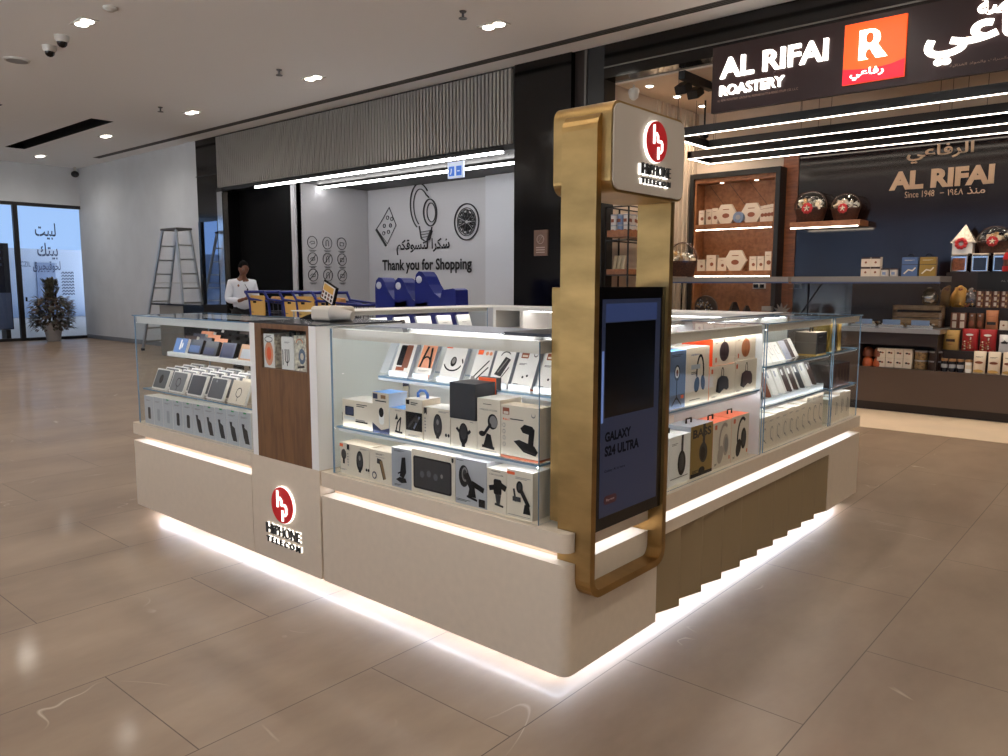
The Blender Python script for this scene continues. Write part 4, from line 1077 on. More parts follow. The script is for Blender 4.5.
TOPS = [('phone_cover_pack', -1.105, -0.992, WHITEC, a_case, 'white leaning pack showing dark and brown phone covers on the top corner shelf'),
        ('split_cable_pack', -0.952, -0.865, PEACHC, a_ycable, 'peach leaning pack with a forked black cable on the top corner shelf'),
        ('watch_charger_pack', -0.810, -0.692, WHITEC, a_watch, 'white leaning pack with a small black clip picture, third on the top corner shelf'),
        ('cable_pack', -0.640, -0.548, WHITEC, a_cable, 'white leaning pack with straight cables and an orange tag on the top corner shelf'),
        ('power_bar_pack', -0.535, -0.438, WHITEC, a_strip, 'white leaning pack with a grey rectangular adapter and cord on the top corner shelf'),
        ('earphone_pack', -0.421, -0.322, WHITEC, a_logo, 'white leaning rust-patched pack, second from right on the top corner shelf'),
        ('earbud_pack', -0.300, -0.200, WHITEC, a_logo, 'white leaning rust-patched pack at the right end of the top corner shelf')]
for nm, x0, x1, fc, ar, lb in TOPS:
    carton(nm, lb, 'pack', x0, x1, 0.20, 0.018, 1.006, 0.163, face=fc, side=GREYC, art=ar, lean=0.42, group='packs leaning on the top corner shelf', bottom_band=(mat('rust_ink') if ar is a_logo else None))
    m = MB()
    m.box(x0 - 0.002, x1 + 0.002, 0.193, 0.196, 1.001, 1.025, CLEARP2); m.box(x0 - 0.002, x1 + 0.002, 0.193, 0.24, 1.0003, 1.003, CLEARP2)
    m.raw([(x0, 0.222, 1.004), (x1, 0.222, 1.004), (x1, 0.292, 1.15), (x0, 0.292, 1.15)], [(0, 1, 2, 3)], CLEARP2)
    m.raw([(x0, 0.225, 1.003), (x1, 0.225, 1.003), (x1, 0.295, 1.149), (x0, 0.295, 1.149)], [(3, 2, 1, 0)], CLEARP2)
    tag(m.build('acrylic_stand'), 'clear acrylic easel, %s from the left among the occupied ones on the top shelf' % ORD[TOPS.index((nm, x0, x1, fc, ar, lb))], 'stand', 'acrylic easels on the top corner shelf')
for k, x in enumerate((-1.235, -1.16)):
    m = MB(); m.prism([(0.25, 1.0005), (0.27, 1.0005), (0.36, 1.16), (0.34, 1.165)], x, x + 0.05, CLEARP2, axis='x')
    tag(m.build('empty_easel'), ('narrow empty acrylic easel at the left end of the top corner shelf', 'empty acrylic easel directly left of the brown phone cover pack')[k], 'stand', 'empty acrylic easels')

# --- two gift boxes in the walnut niche
def a_rings(a): a.ell(0, 0.42, 0.22, 0.36, PEACHC); a.ell(0, 0.42, 0.12, 0.2, ORANGE); a.arc(0, 0.84, 0.2, 0.08, 0, 360, 0.03, GREYINK); a.words(-0.15, 0.15, 0.95, INK2, n=1)
carton('gift_box', 'white box with a tall orange oval picture, left in the walnut niche', 'box', -1.788, -1.70, 0.012, 0.14, 1.006, 0.158, face=WHITEC, side=mat('patterned_cream', (206, 190, 172), 0.5, noise=0.3, nscale=60), art=a_rings, group='boxes in the walnut niche')
def a_forks(a):
    for i, x in enumerate((-0.12, -0.02, 0.08)): a.line([(x, 0.62), (x, 0.3 if i != 1 else 0.12)], 0.035, INK)
    a.arc(-0.02, 0.32, 0.1, 0.1, 180, 360, 0.03, INK); a.line([(-0.24, 0.6), (-0.24, 0.14)], 0.035, INK); a.words(-0.14, 0.14, 0.84, GREYINK)
fb = carton('cable_gift_box', 'white box with a black fork shaped cable picture in the walnut niche', 'box', -1.645, -1.548, 0.014, 0.07, 1.006, 0.15, face=WHITEC, art=a_forks, group='boxes in the walnut niche')
m = MB(); m.tube([(0.03, 0.03, 0.15), (0.03, 0.03, 0.17), (0.065, 0.03, 0.17), (0.065, 0.03, 0.15)], 0.006, INK); m.build('hanger_loop', fb)
def a_pat(a): a.ell(0.05, 0.42, 0.16, 0.22, mat('slate_ink', (96, 108, 128), 0.5)); a.ell(0.05, 0.42, 0.08, 0.1, CREAMC); a.arc(-0.05, 0.8, 0.15, 0.1, 0, 180, 0.04, PEACHC); a.line([(-0.15, 0.1), (0.15, 0.14)], 0.06, INK2)
carton('pattern_gift_box', 'cream patterned box with a grey swirl, right in the walnut niche', 'box', -1.544, -1.440, 0.014, 0.07, 1.006, 0.16, face=mat('patterned_cream'), art=a_pat, group='boxes in the walnut niche')

# --- right side, behind the totem
def a_side(a): a.line([(0.1, 0.98), (0.09, 0.62)], 0.09, INK2); a.ell(0.08, 0.42, 0.17, 0.26, INK); a.ell(0.07, 0.44, 0.1, 0.18, INK2); a.line([(-0.38, 0.14), (0.35, 0.14)], 0.02, GREYINK); a.words(-0.35, -0.1, 0.85, GREYINK)
def a_bass(a):
    a.text('BASS', 0.0, 0.76, 0.17, INK2, w=0.76, bold=0.03); a.line([(0.08, 0.98), (0.07, 0.6)], 0.1, INK2); a.ell(0.06, 0.44, 0.17, 0.2, INK2, 0.2); a.ell(0.04, 0.42, 0.1, 0.14, INK); a.poly([(-0.45, 0.0), (0.45, 0.0), (0.45, 0.06), (-0.45, 0.08)], INK); a.ell(0.0, 0.1, 0.13, 0.07, INK); a.words(-0.4, -0.15, 0.12, INK)
def a_head(c):
    def f(a): a.arc(0.1, 0.5, 0.24, 0.42, 60, 190, 0.07, c); a.ell(-0.08, 0.28, 0.13, 0.2, c, -0.3); a.ell(0.17, 0.46, 0.14, 0.24, c); a.ell(0.19, 0.46, 0.09, 0.17, INK2 if c is INK else GREYINK); a.rr(-0.38, -0.27, 0.85, 0.95, 0.02, mat('badge_orange', (210, 92, 50), 0.5)); a.words(-0.38, -0.25, 0.1, INK2); a.rect(0.32, 0.38, 0.12, 0.2, mat('badge_orange'))
    return f
def ribbon(o, u, h):
    m = MB(); m.tube([(u, 0.06, h), (u, 0.06, h + 0.02), (u + 0.045, 0.06, h + 0.02), (u + 0.045, 0.06, h)], 0.004, INK, n=6); m.build('hanger_loop', o)
b = carton('headphone_box', 'pale box with a dark headphone side view, lowest shelf nearest the totem', 'box', 0.765, 0.948, -0.05, 0.10, ZS, 0.205, face=WHITEC, side=WHITEC, art=a_side, way='x', group='headphone boxes on the right side'); ribbon(b, 0.06, 0.205)
b = carton('bass_headphone_box', 'olive gold box lettered BASS on the lowest right shelf', 'box', 0.951, 1.159, -0.05, 0.11, ZS, 0.225, face=GOLDC, side=GREYC, art=a_bass, way='x', group='headphone boxes on the right side'); ribbon(b, 0.07, 0.225)
b = carton('white_headphone_box', 'orange-topped box with a white headphone picture on the lowest right shelf', 'box', 1.162, 1.351, -0.05, 0.11, ZS, 0.212, face=CREAMC, side=PEACHC, top=mat('coral_top', (236, 120, 84), 0.5), art=a_head(mat('print_grey', (168, 152, 138), 0.5)), way='x', group='headphone boxes on the right side'); ribbon(b, 0.07, 0.212)
b = carton('black_headphone_box', 'orange-topped box with a black headphone picture on the lowest right shelf', 'box', 1.354, 1.547, -0.05, 0.11, ZS, 0.215, face=CREAMC, side=PEACHC, top=mat('coral_top'), art=a_head(INK), way='x', group='headphone boxes on the right side'); ribbon(b, 0.08, 0.215)
def a_ring(a): a.line([(0, 0.6), (0, 0.16)], 0.03, INK); a.line([(0, 0.2), (-0.16, 0.06)], 0.03, INK); a.line([(0, 0.2), (0.16, 0.06)], 0.03, INK); a.ell(0, 0.62, 0.1, 0.14, INK2); a.ell(0, 0.63, 0.07, 0.1, WHITEC); a.ell(0, 0.62, 0.04, 0.06, BROWNC); a.words(-0.2, 0.2, 0.93, INK2); a.rect(0.14, 0.24, 0.16, 0.22, ORANGE)
carton('ring_light_box', 'slate blue box with a tripod ring light picture, upper right shelf beside the totem', 'box', 0.735, 0.886, -0.05, 0.12, 0.895, 0.236, face=mat('slate_card', (84, 100, 128), 0.5), side=LBLUE, top=LBLUE, art=a_ring, way='x', group='boxes on the upper right shelf')
def a_hp(a): a.arc(0.09, 0.52, 0.13, 0.33, -5, 185, 0.05, INK); a.ell(-0.03, 0.34, 0.1, 0.14, INK, -0.2); a.ell(0.2, 0.36, 0.08, 0.14, INK, 0.2); a.text('soundcore', -0.12, 0.86, 0.04, mat('print_blue', (88, 110, 150), 0.5), w=0.3); a.rect(-0.26, 0.08, 0.62, 0.7, mat('haze_blue', (170, 178, 190), 0.5)); a.words(-0.26, -0.02, 0.56, INK2); a.words(-0.3, 0.1, 0.08, INK2, n=1)
carton('black_headset_box', 'tall white box with a black on-ear headset picture on the upper right shelf', 'box', 0.889, 1.098, -0.05, 0.12, 0.895, 0.241, face=CREAMC, side=WHITEC, art=a_hp, way='x', group='boxes on the upper right shelf')
def a_spk(c, loop=True):
    def f(a):
        if loop: a.arc(-0.02, 0.72, 0.08, 0.2, -20, 200, 0.035, INK)
        a.poly([(-0.46, 0.22), (-0.36, 0.6), (-0.1, 0.68), (0.3, 0.62), (0.42, 0.5), (0.44, 0.26), (0.3, 0.2), (0.1, 0.26), (-0.2, 0.14)], c)
        a.poly([(-0.46, 0.22), (-0.4, 0.5), (-0.3, 0.56), (-0.28, 0.2)], INK2); a.rr(-0.8, -0.68, 0.78, 0.92, 0.02, mat('badge_orange')); a.words(-0.75, -0.4, 0.08, INK2)
    return f
def a_gnd(c):
    def f(a):
        a.ell(0.0, 0.5, 0.42, 0.38, c); a.line([(-0.05, 0.88), (-0.02, 0.98)], 0.06, INK); a.line([(0.0, 0.2), (0.0, 0.8)], 0.02, INK2); a.line([(0.25, 0.28), (0.25, 0.72)], 0.02, INK2); a.words(-0.8, -0.55, 0.85, INK2); a.rect(-0.78, -0.66, 0.12, 0.3, mat('badge_orange'))
    return f
carton('black_speaker_carton', 'cream box with a black looped speaker, left of two on the upper right shelf', 'box', 1.107, 1.367, -0.05, 0.14, 0.895, 0.146, side=PEACHC, art=a_spk(mat('slate_black', (56, 58, 66), 0.5)), way='x', group='boxes on the upper right shelf')
carton('maroon_speaker_carton', 'cream box with a maroon looped speaker, right of two on the upper right shelf', 'box', 1.370, 1.62, -0.05, 0.14, 0.895, 0.150, art=a_spk(mat('maroon_ink', (54, 30, 34), 0.5)), way='x', group='boxes on the upper right shelf')
carton('dark_speaker_carton', 'orange-sided box with a round dark speaker, stacked on the upper right shelf', 'box', 1.14, 1.370, -0.055, 0.15, 1.0422, 0.117, side=mat('vivid_orange', (244, 84, 28), 0.5), top=WHITEC, art=a_gnd(mat('maroon_ink')), way='x', group='boxes on the upper right shelf')
carton('tan_speaker_carton', 'cream box with a round tan speaker picture, stacked on the upper right shelf', 'box', 1.373, 1.598, -0.055, 0.13, 1.046, 0.115, top=WHITEC, art=a_gnd(mat('tan_ink', (178, 104, 56), 0.5)), way='x', group='boxes on the upper right shelf')
# --- middle right case
def a_small(i):
    def f(a):
        a.words(-0.2, 0.1, 0.85, GREYINK); a.arc(0.0, 0.45, 0.1, 0.2, 40, 300, 0.03, GREYINK); a.line([(-0.05, 0.3), (0.12, 0.18)], 0.03, GREYINK)
    return f
hs = [0.165, 0.165, 0.17, 0.17, 0.175, 0.17, 0.175, 0.215, 0.218, 0.22]
for k in range(10):
    y0 = 1.70 + k * 0.0895
    carton('cable_box', '%s cream box, %s from the near end, bottom of the middle right case' % ('tall' if k > 6 else 'low', ORD[k]), 'box', y0, y0 + 0.087, -0.05, 0.13, ZS, hs[k], side=CREAMC, top=WHITEC, art=a_small(k), way='x', group='cream boxes in the middle right case')
CV = [('black', mat('cover_black', (40, 34, 34), 0.4)), ('tan', BROWNC), ('white', WHITEC), ('white', WHITEC), ('dark brown', DBROWN), ('dark brown', mat('cover_brown', (66, 42, 34), 0.4)), ('charcoal', mat('cover_char', (50, 52, 60), 0.4)), ('white', WHITEC), ('chocolate', mat('cover_choc', (60, 36, 28), 0.4))]
for k, (nm, cm) in enumerate(CV):
    y0 = 1.72 + k * 0.096
    o = carton('phone_cover', '%s leaning phone cover, %s from the near end, middle right case' % (nm, ORD[k]), 'phone cover', y0, y0 + 0.072, -0.07, 0.014, 0.803, 0.165, face=cm, side=WHITEC, top=WHITEC, way='x', lean=0.42, group='phone covers leaning in the middle right case',
               art=lambda a, cm=cm: (a.rr(-0.17, -0.02, 0.72, 0.92, 0.04, mat('camera_cutout', (210, 208, 204), 0.4) if cm is not WHITEC else GREYC), a.words(-0.05, 0.1, 0.1, GREYINK, n=1)))
m = MB(); m.prism([(-0.06, 0.8005), (-0.052, 0.8005), (-0.052, 0.83), (-0.06, 0.83)], 1.70, 2.59, CLEARP2, axis='y')
for k in range(10): m.box(-0.2, -0.06, 1.708 + k * 0.096, 1.711 + k * 0.096, 0.8005, 0.83, CLEARP2)
tag(m.build('cover_rack'), 'clear acrylic rack holding the leaning phone covers of the middle right case', 'rack')
for k in range(4):
    y0 = 1.72 + k * 0.085
    carton('strap_pack', 'white leaning pack, %s from the near end, top shelf, middle right case' % ORD[k], 'pack', y0, y0 + 0.08, -0.08, 0.012, 1.002, 0.11, face=WHITEC, side=WHITEC, way='x', lean=0.55, art=lambda a: a.arc(0, 0.6, 0.14, 0.24, 0, 300, 0.03, GREYINK), group='white packs on the top right shelf')
for k, (nm, cm, y0) in enumerate((('pale grey', mat('cover_pale', (150, 152, 168), 0.4), 2.07), ('dark brown', DBROWN, 2.17), ('white', WHITEC, 2.27))):
    carton('leaning_pack', '%s card pack leaning in the middle of the top right shelf' % nm, 'pack', y0, y0 + 0.085, -0.08 - 0.02 * k, 0.012, 1.002, 0.11, face=cm, side=WHITEC, way='x', lean=0.5, art=lambda a: a.words(-0.15, 0.1, 0.3, GREYINK), group='leaning packs on the top right shelf')
gb = carton('gold_frame_box', 'black box with a gold foot on the top shelf of the middle right case', 'box', 2.43, 2.60, -0.05, 0.12, 1.0, 0.13, face=mat('black_card'), side=mat('dark_brass_card', (58, 50, 40), 0.4), top=CREAMC, bottom_band=GOLDC, way='x', art=lambda a: (a.rr(-0.5, 0.5, 0.1, 0.9, 0.04, INK2), a.words(-0.4, 0.1, 0.8, GREYINK), a.rect(-0.62, 0.62, 0.0, 0.07, GOLDC)), group='boxes on the top right shelf'); ribbon(gb, 0.06, 0.13)
for k, (y0, cm) in enumerate(((2.68, GOLDC), (2.755, mat('black_card')), (2.83, GOLDC))):
    carton('slim_gold_box', ('slim gold box nearest the black box in the far right case', 'slim black box between two gold ones in the far right case', 'slim gold box, farther one in the far right case')[k], 'box', y0, y0 + 0.055, -0.06, 0.12, 1.005, 0.165, face=cm, side=GOLDC, way='x', art=lambda a: a.line([(-0.1, 0.1), (-0.1, 0.9)], 0.03, mat('gold_line', (190, 156, 84), 0.4, metal=0.5)), group='slim boxes in the far right case')
for k in range(6):
    carton('leather_cover_box', 'dark reddish brown box, %s from the near end of the far right case' % ORD[k], 'box', 2.69 + k * 0.06, 2.748 + k * 0.06, -0.05, 0.14, 0.785, 0.14, face=mat('oxblood', (56, 24, 24), 0.4), side=DBROWN, top=INK, way='x', art=lambda a: (a.line([(-0.15, 0.1), (-0.15, 0.9)], 0.02, GOLDC), a.rect(-0.1, 0.12, 0.4, 0.7, DBROWN)), group='dark boxes in the far right case')
for k in range(4):
    carton('charger_box', 'white plug print box, %s from the near end, bottom of the far right case' % ORD[k], 'box', 2.68 + k * 0.105, 2.782 + k * 0.105, -0.05, 0.13, ZS, (0.15, 0.155, 0.17, 0.165)[k], side=CREAMC, top=WHITEC, way='x', art=lambda a: (a.line([(-0.05, 0.25), (-0.02, 0.75)], 0.04, INK2), a.line([(0.1, 0.3), (0.12, 0.7)], 0.04, GREYINK)), group='white boxes in the far right case')

# --- left case: lowest row
for k in range(10):
    x0 = -3.142 + k * 0.1165
    low = k < 1
    def ar(a, k=k):
        cm = INK2 if k not in (1, 2) else GREYC
        if k >= 5: a.poly([(-0.16, 0.66), (-0.02, 0.66), (-0.02, 0.56), (0.12, 0.5), (0.22, 0.12), (0.0, 0.12), (-0.08, 0.3)], cm)
        else: a.rr(-0.08, 0.12, 0.18, 0.6, 0.05, cm)
        a.words(-0.2, 0.15, 0.85, GREYINK)
        if k >= 2: a.rect(-0.05, 0.1, 0.95, 0.99, mat('green_tab', (44, 150, 84), 0.5))
    carton('screen_guard_box', 'grey white %s box, %s from the left, bottom of the left case' % ('stepped phone' if k >= 5 else 'slim phone', ORD[k]), 'box', x0, x0 + 0.113, 0.045, 0.09, ZS, 0.165 + 0.002 * k, face=mat('silver_card', (186, 188, 192), 0.45), side=WHITEC, art=ar, group='boxes along the bottom of the left case')
# --- left case: middle shelf, cases in leaning files
FILES = [(-3.08, 'dark grey', mat('smoke_cover', (84, 86, 90), 0.3)), (-2.875, 'grey ringed', mat('grey_cover', (120, 120, 124), 0.3)), (-2.665, 'charcoal', mat('char_cover', (70, 72, 80), 0.3)), (-2.45, 'pale framed', mat('dark_cover2', (86, 88, 94), 0.3)), (-2.235, 'clear ringed', CREAMC)]
for fi, (x0, nm, cm) in enumerate(FILES):
    for j in range(5):
        def ar(a, fi=fi, cm=cm):
            hw = a.w / a.h / 2
            a.rr(-hw + 0.06, hw - 0.06, 0.06, 0.94, 0.08, cm)
            if fi in (1, 4): a.arc(0, 0.48, 0.2, 0.2, 0, 360, 0.035, INK); a.line([(0, 0.28), (0, 0.1)], 0.035, INK)
            if fi == 0: a.ell(0, 0.5, 0.18, 0.22, INK2)
            if fi == 3: a.ell(-0.2, 0.82, 0.05, 0.06, GREYC)
        pos = ('front', 'second', 'third', 'fourth', 'rearmost')[j]
        carton('phone_case_pack', '%s phone case, %s in the %s file, middle shelf, left case' % (nm, pos, ORD[fi]), 'phone case', x0, x0 + 0.165, 0.065 + j * 0.05, 0.014, 0.785, 0.122 + 0.004 * j, face=WHITEC if fi != 4 else CREAMC, side=WHITEC, top=WHITEC, art=ar, lean=0.38, group='phone case files on the middle left shelf')
# --- left case: top shelf, wallet covers
TF = [(-2.97, 'blue and white'), (-2.80, 'navy'), (-2.63, 'dark navy'), (-2.45, 'slate blue'), (-2.26, 'tan and clear'), (-2.09, 'grey clear')]
TC = [mat('denim', (84, 116, 168), 0.5), mat('navy_leather', (34, 42, 64), 0.4), mat('navy_leather2', (26, 30, 46), 0.4), mat('slate_leather', (52, 62, 92), 0.4), mat('tan_cover', (176, 132, 96), 0.45), mat('clear_grey', (140, 140, 138), 0.3)]
for fi, (x0, nm) in enumerate(TF):
    for j in range(5):
        cm = TC[fi] if j < 1 else (INK, DBROWN, TC[1], PEACHC, INK)[(j + fi) % 5]
        def ar(a, fi=fi, j=j):
            hw = a.w / a.h / 2
            if fi == 1: a.rect(-hw + 0.1, hw - 0.2, 0.12, 0.6, BLUEC)
            elif fi == 0: a.rect(-0.1, 0.1, 0.2, 0.9, WHITEC); a.ell(0.25, 0.5, 0.1, 0.2, WHITEC)
            elif fi == 2: a.rect(-hw + 0.06, hw - 0.3, 0.1, 0.55, NAVY)
            elif fi == 3: a.rect(-hw + 0.05, hw - 0.2, 0.08, 0.9, NAVY)
            else: a.rect(-hw + 0.2, hw - 0.1, 0.1, 0.7, GREYC)
        pos = ('front', 'second', 'third', 'fourth', 'rearmost')[j]
        carton('wallet_cover', '%s phone cover, %s in the %s file, top shelf, left case' % (nm if j < 1 else ('black', 'dark brown', 'navy', 'peach', 'black')[(j + fi) % 5], pos, ORD[fi]), 'phone cover', x0, x0 + 0.14, 0.15 + j * 0.048, 0.02, 1.0, 0.085 + 0.012 * j, face=cm, side=INK if fi else WHITEC, art=ar if j == 0 else None, lean=0.35, group='wallet covers on the top left shelf')
# --- things on the far rows
for k in range(6):
    carton('phone_stand_pack', 'white leaning pack, %s along the far left row seen over the counter' % ORD[k], 'pack', 1.35 + k * 0.22, 1.50 + k * 0.22, -2.84, 0.02, 1.011, 0.15, face=WHITEC, side=GREYC, way='x', lean=0.35, art=(lambda a: (a.rr(-0.15, 0.15, 0.2, 0.85, 0.04, INK2))) if k < 3 else (lambda a: a.words(-0.2, 0.2, 0.6, GREYINK)), group='packs on the far left row')
t = thing('receipt_printer', (-2.2, 0.75, ZT), 'cream rounded desk printer behind the walnut column', 'printer')
t.location = (-1.62, 0.27, ZT + 0.009)
m = MB(); m.rbox(-0.06, 0.10, -0.07, 0.08, 0, 0.07, mat('printer_cream', (212, 200, 184), 0.4), 0.015); m.build('body', t)
m = MB(); m.cyl((0.1, -0.06, 0.04), (0.2, -0.02, 0.028), 0.036, 0.02, mat('paper_roll', (196, 188, 178), 0.6), n=18); m.build('paper_roll', t)
m = MB(); m.prism([(-0.13 + 0.26 * i / 14, 0.028 * math.sin(PI * i / 14)) for i in range(15)], 0, 0.12, INK, axis='y'); tag(m.build('dark_headset_case', loc=(-1.78, 0.3, ZT + 0.0085)), 'flat black domed case lying on top of the walnut column', 'case')
for k, (x, w, lb) in enumerate(((-1.6, 0.1, 'white'), (-1.42, 0.06, 'black'))):
    pass
# ================================================================ THINGS IN THE MALL
# --- ladder
to = (-13.55, 5.5, 0)
t = thing('step_ladder', to, 'tall aluminium double-sided step ladder standing by the white wall', 'ladder')
top = Vector((0.05, 0, 2.42))
def rail(p, q, nm='rail', r=0.022):
    m = MB(); p = Vector(p); q = Vector(q)
    d = (q - p).normalized(); a = Vector((0, 1, 0)); b = d.cross(a).normalized()
    vs = []
    for P in (p, q):
        for s1, s2 in ((-1, -1), (1, -1), (1, 1), (-1, 1)):
            vs.append(tuple(P + a * s1 * 0.014 + b * s2 * 0.032))
    m.raw(vs, [(0, 1, 5, 4), (1, 2, 6, 5), (2, 3, 7, 6), (3, 0, 4, 7), (0, 3, 2, 1), (4, 5, 6, 7)], ALU)
    m.build(nm, t)
for side, xf in ((-1, -1.20), (1, 0.72)):
    xt = -0.25 if side < 0 else 0.30
    A, B = (xt, -0.14, 2.42), (xf, -0.22, 0.03)
    A2, B2 = (xt, 0.14, 2.42), (xf, 0.22, 0.03)
    rail(A, B); rail(A2, B2)
    for k in range(1, 9):
        f = k / 8.6
        x = xt + (xf - xt) * f; z = 2.40 + (0.03 - 2.40) * f; y = 0.14 + 0.08 * f
        m = MB(); m.box(x - 0.035, x + 0.035, -y, y, z - 0.014, z + 0.014, ALU); m.build('rung', t)
    for s_ in (-1, 1):
        m = MB(); m.box(xf - 0.04, xf + 0.04, s_ * 0.22 - 0.025, s_ * 0.22 + 0.025, 0, 0.05, BLACKM); m.build('foot', t)
m = MB(); m.box(-0.30, 0.35, -0.16, 0.16, 2.42, 2.46, mat('ladder_cap', (92, 90, 88), 0.5)); m.build('cap', t)
for s_ in (-1, 1):
    m = MB(); m.tube([(-0.64, s_ * 0.17, 1.4), (0.47, s_ * 0.17, 1.4)], 0.009, ALU, n=6); m.build('spreader', t)
# --- potted plant
t = thing('potted_plant', (-18.95, 5.05, 0), 'bushy dark plant spilling over a pale pot in front of the glass door', 'plant')
m = MB(); m.lathe([(0.13, 0), (0.15, 0.02), (0.21, 0.42), (0.22, 0.46), (0.19, 0.46), (0.18, 0.40)], (0, 0, 0), mat('pot_grey', (196, 192, 188), 0.5)); m.build('pot', t)
m = MB(); m.cyl((0, 0, 0.40), (0, 0, 0.43), 0.18, m=mat('soil', (50, 38, 30), 0.9)); m.build('soil', t)
LEAF = mat('leaf_dark', (82, 80, 66), 0.55, noise=0.35, nscale=12); LEAF2 = mat('leaf_brownish', (104, 86, 74), 0.6)
rnd = random.Random(3)
def leaf(mb, p, d, L, w, mt):
    d = Vector(d).normalized(); s_ = d.cross(Vector((0, 0, 1)))
    s_ = s_.normalized() if s_.length > 0.01 else Vector((1, 0, 0))
    n = s_.cross(d); p = Vector(p)
    a = p + d * L * 0.5 + n * L * 0.1
    vs = [p, a + s_ * w, p + d * L, a - s_ * w, a + n * 0.01]
    mb.raw([tuple(v) for v in vs], [(0, 1, 4), (1, 2, 4), (2, 3, 4), (3, 0, 4)], mt, True)
m = MB()
for i in range(950):
    a = rnd.uniform(0, 2 * PI); z = rnd.uniform(0.30, 1.04)
    R_ = (0.43 if z < 0.95 else 0.33) * math.sqrt(rnd.uniform(0.35, 1))
    if z < 0.55: R_ = rnd.uniform(0.24, 0.42)
    leaf(m, (R_ * math.cos(a), R_ * math.sin(a), z), (math.cos(a) * 0.8, math.sin(a) * 0.8, rnd.uniform(-0.7, 0.5)), rnd.uniform(0.1, 0.17), rnd.uniform(0.03, 0.05), rnd.choice((LEAF, LEAF2)))
for i in range(230):
    a = rnd.uniform(0, 2 * PI); z = rnd.uniform(0.95, 1.42); R_ = 0.16 * rnd.random()
    leaf(m, (R_ * math.cos(a), R_ * math.sin(a), z), (math.cos(a) * 0.5, math.sin(a) * 0.5, 0.9), rnd.uniform(0.1, 0.18), 0.03, LEAF)
m.build('foliage', t)
m = MB()
for i in range(7):
    a = i * 0.9; m.tube([(0.05 * math.cos(a), 0.05 * math.sin(a), 0.42), (0.14 * math.cos(a), 0.14 * math.sin(a), 0.8), (0.1 * math.cos(a), 0.1 * math.sin(a), 1.15)], 0.012, mat('stem_brown', (70, 54, 40), 0.8), n=6)
m.build('stem', t)

# --- low ribbed counter by the mirror
t = thing('ribbed_counter', (-12.85, 5.2, 0), 'low grey ribbed counter with a dark glossy top below the mirror', 'counter')
m = MB(); m.box(-0.45, 0.45, -0.2, 0.25, 0, 0.98, mat('rib_grey', (150, 146, 140), 0.6))
for k in range(22): m.box(-0.45 + k * 0.041, -0.425 + k * 0.041, -0.215, -0.2, 0.02, 0.98, mat('rib_grey'))
m.build('body', t)
m = MB(); m.box(-0.7, 1.2, -0.25, 0.28, 0.98, 1.01, BLACK); m.build('top', t)
m = MB(); m.box(0.45, 1.2, -0.2, 0.25, 0, 0.98, BLACK); m.build('cabinet', t)

# --- skinned figure: the guard
def skin(verts, edges, radii, root=0, sub=2):
    me = bpy.data.meshes.new('s'); me.from_pydata(verts, edges, [])
    o = bpy.data.objects.new('s', me); C.objects.link(o)
    md = o.modifiers.new('skin', 'SKIN'); md.use_smooth_shade = True
    sv = me.skin_vertices[0].data
    for i, r in enumerate(radii): sv[i].radius = (r, r) if not isinstance(r, tuple) else r
    sv[root].use_root = True
    if sub:
        sd = o.modifiers.new('sub', 'SUBSURF'); sd.levels = sub; sd.render_levels = sub
    bpy.context.view_layer.update()
    r = bpy.data.meshes.new_from_object(o.evaluated_get(bpy.context.evaluated_depsgraph_get()))
    vs = [tuple(v.co) for v in r.vertices]; fs = [tuple(p.vertices) for p in r.polygons]
    bpy.data.objects.remove(o); bpy.data.meshes.remove(me); bpy.data.meshes.remove(r)
    return vs, fs
SKIN = mat('brown_skin', (118, 76, 56), 0.5); SHIRT = mat('white_shirt', (222, 226, 234), 0.7); TROU = mat('black_trousers', (20, 20, 24), 0.7); HAIR = mat('black_hair', (12, 10, 10), 0.9, spec=0.1)
g = thing('person', (-9.93, 4.75, 0), 'person in a white uniform shirt looking down at a phone behind the carts', 'person', rz=math.radians(78))
# local frame: facing -y
V = [(0, 0, 0.95), (0, 0.0, 1.12), (0, -0.01, 1.30), (0, -0.02, 1.42), (0, -0.04, 1.50), (0, -0.085, 1.59), (0, -0.10, 1.66),   # 0-6 pelvis..head
     (-0.17, 0, 1.40), (-0.235, 0.02, 1.13), (-0.12, -0.2, 1.12), (-0.06, -0.28, 1.155),   # 7-10 right arm
     (0.17, 0, 1.40), (0.235, 0.02, 1.13), (0.12, -0.2, 1.12), (0.05, -0.28, 1.15),   # 11-14
     (-0.1, 0, 0.88), (-0.11, -0.01, 0.50), (-0.12, 0.02, 0.09), (-0.13, -0.12, 0.045),   # 15-18
     (0.1, 0, 0.88), (0.11, -0.01, 0.50), (0.12, 0.02, 0.09), (0.13, -0.12, 0.045)]
E_ = [(0, 1), (1, 2), (2, 3), (3, 4), (4, 5), (5, 6), (3, 7), (7, 8), (8, 9), (9, 10), (3, 11), (11, 12), (12, 13), (13, 14), (0, 15), (15, 16), (16, 17), (17, 18), (0, 19), (19, 20), (20, 21), (21, 22)]
Rr = [(.14, .1), (.13, .09), (.14, .09), (.08, .06), (.042, .045), (.055, .06), (.06, .07), .055, .042, .030, .026, .055, .042, .030, .026, .08, .058, .042, .035, .08, .058, .042, .035]
vs, fs = skin(V, E_, Rr)
fm = []
for q in fs:
    zc = sum(vs[i][2] for i in q) / len(q)
    fm.append(TROU if zc < 1.08 else SKIN)
m = MB(); m.raw(vs, fs, fm, True)
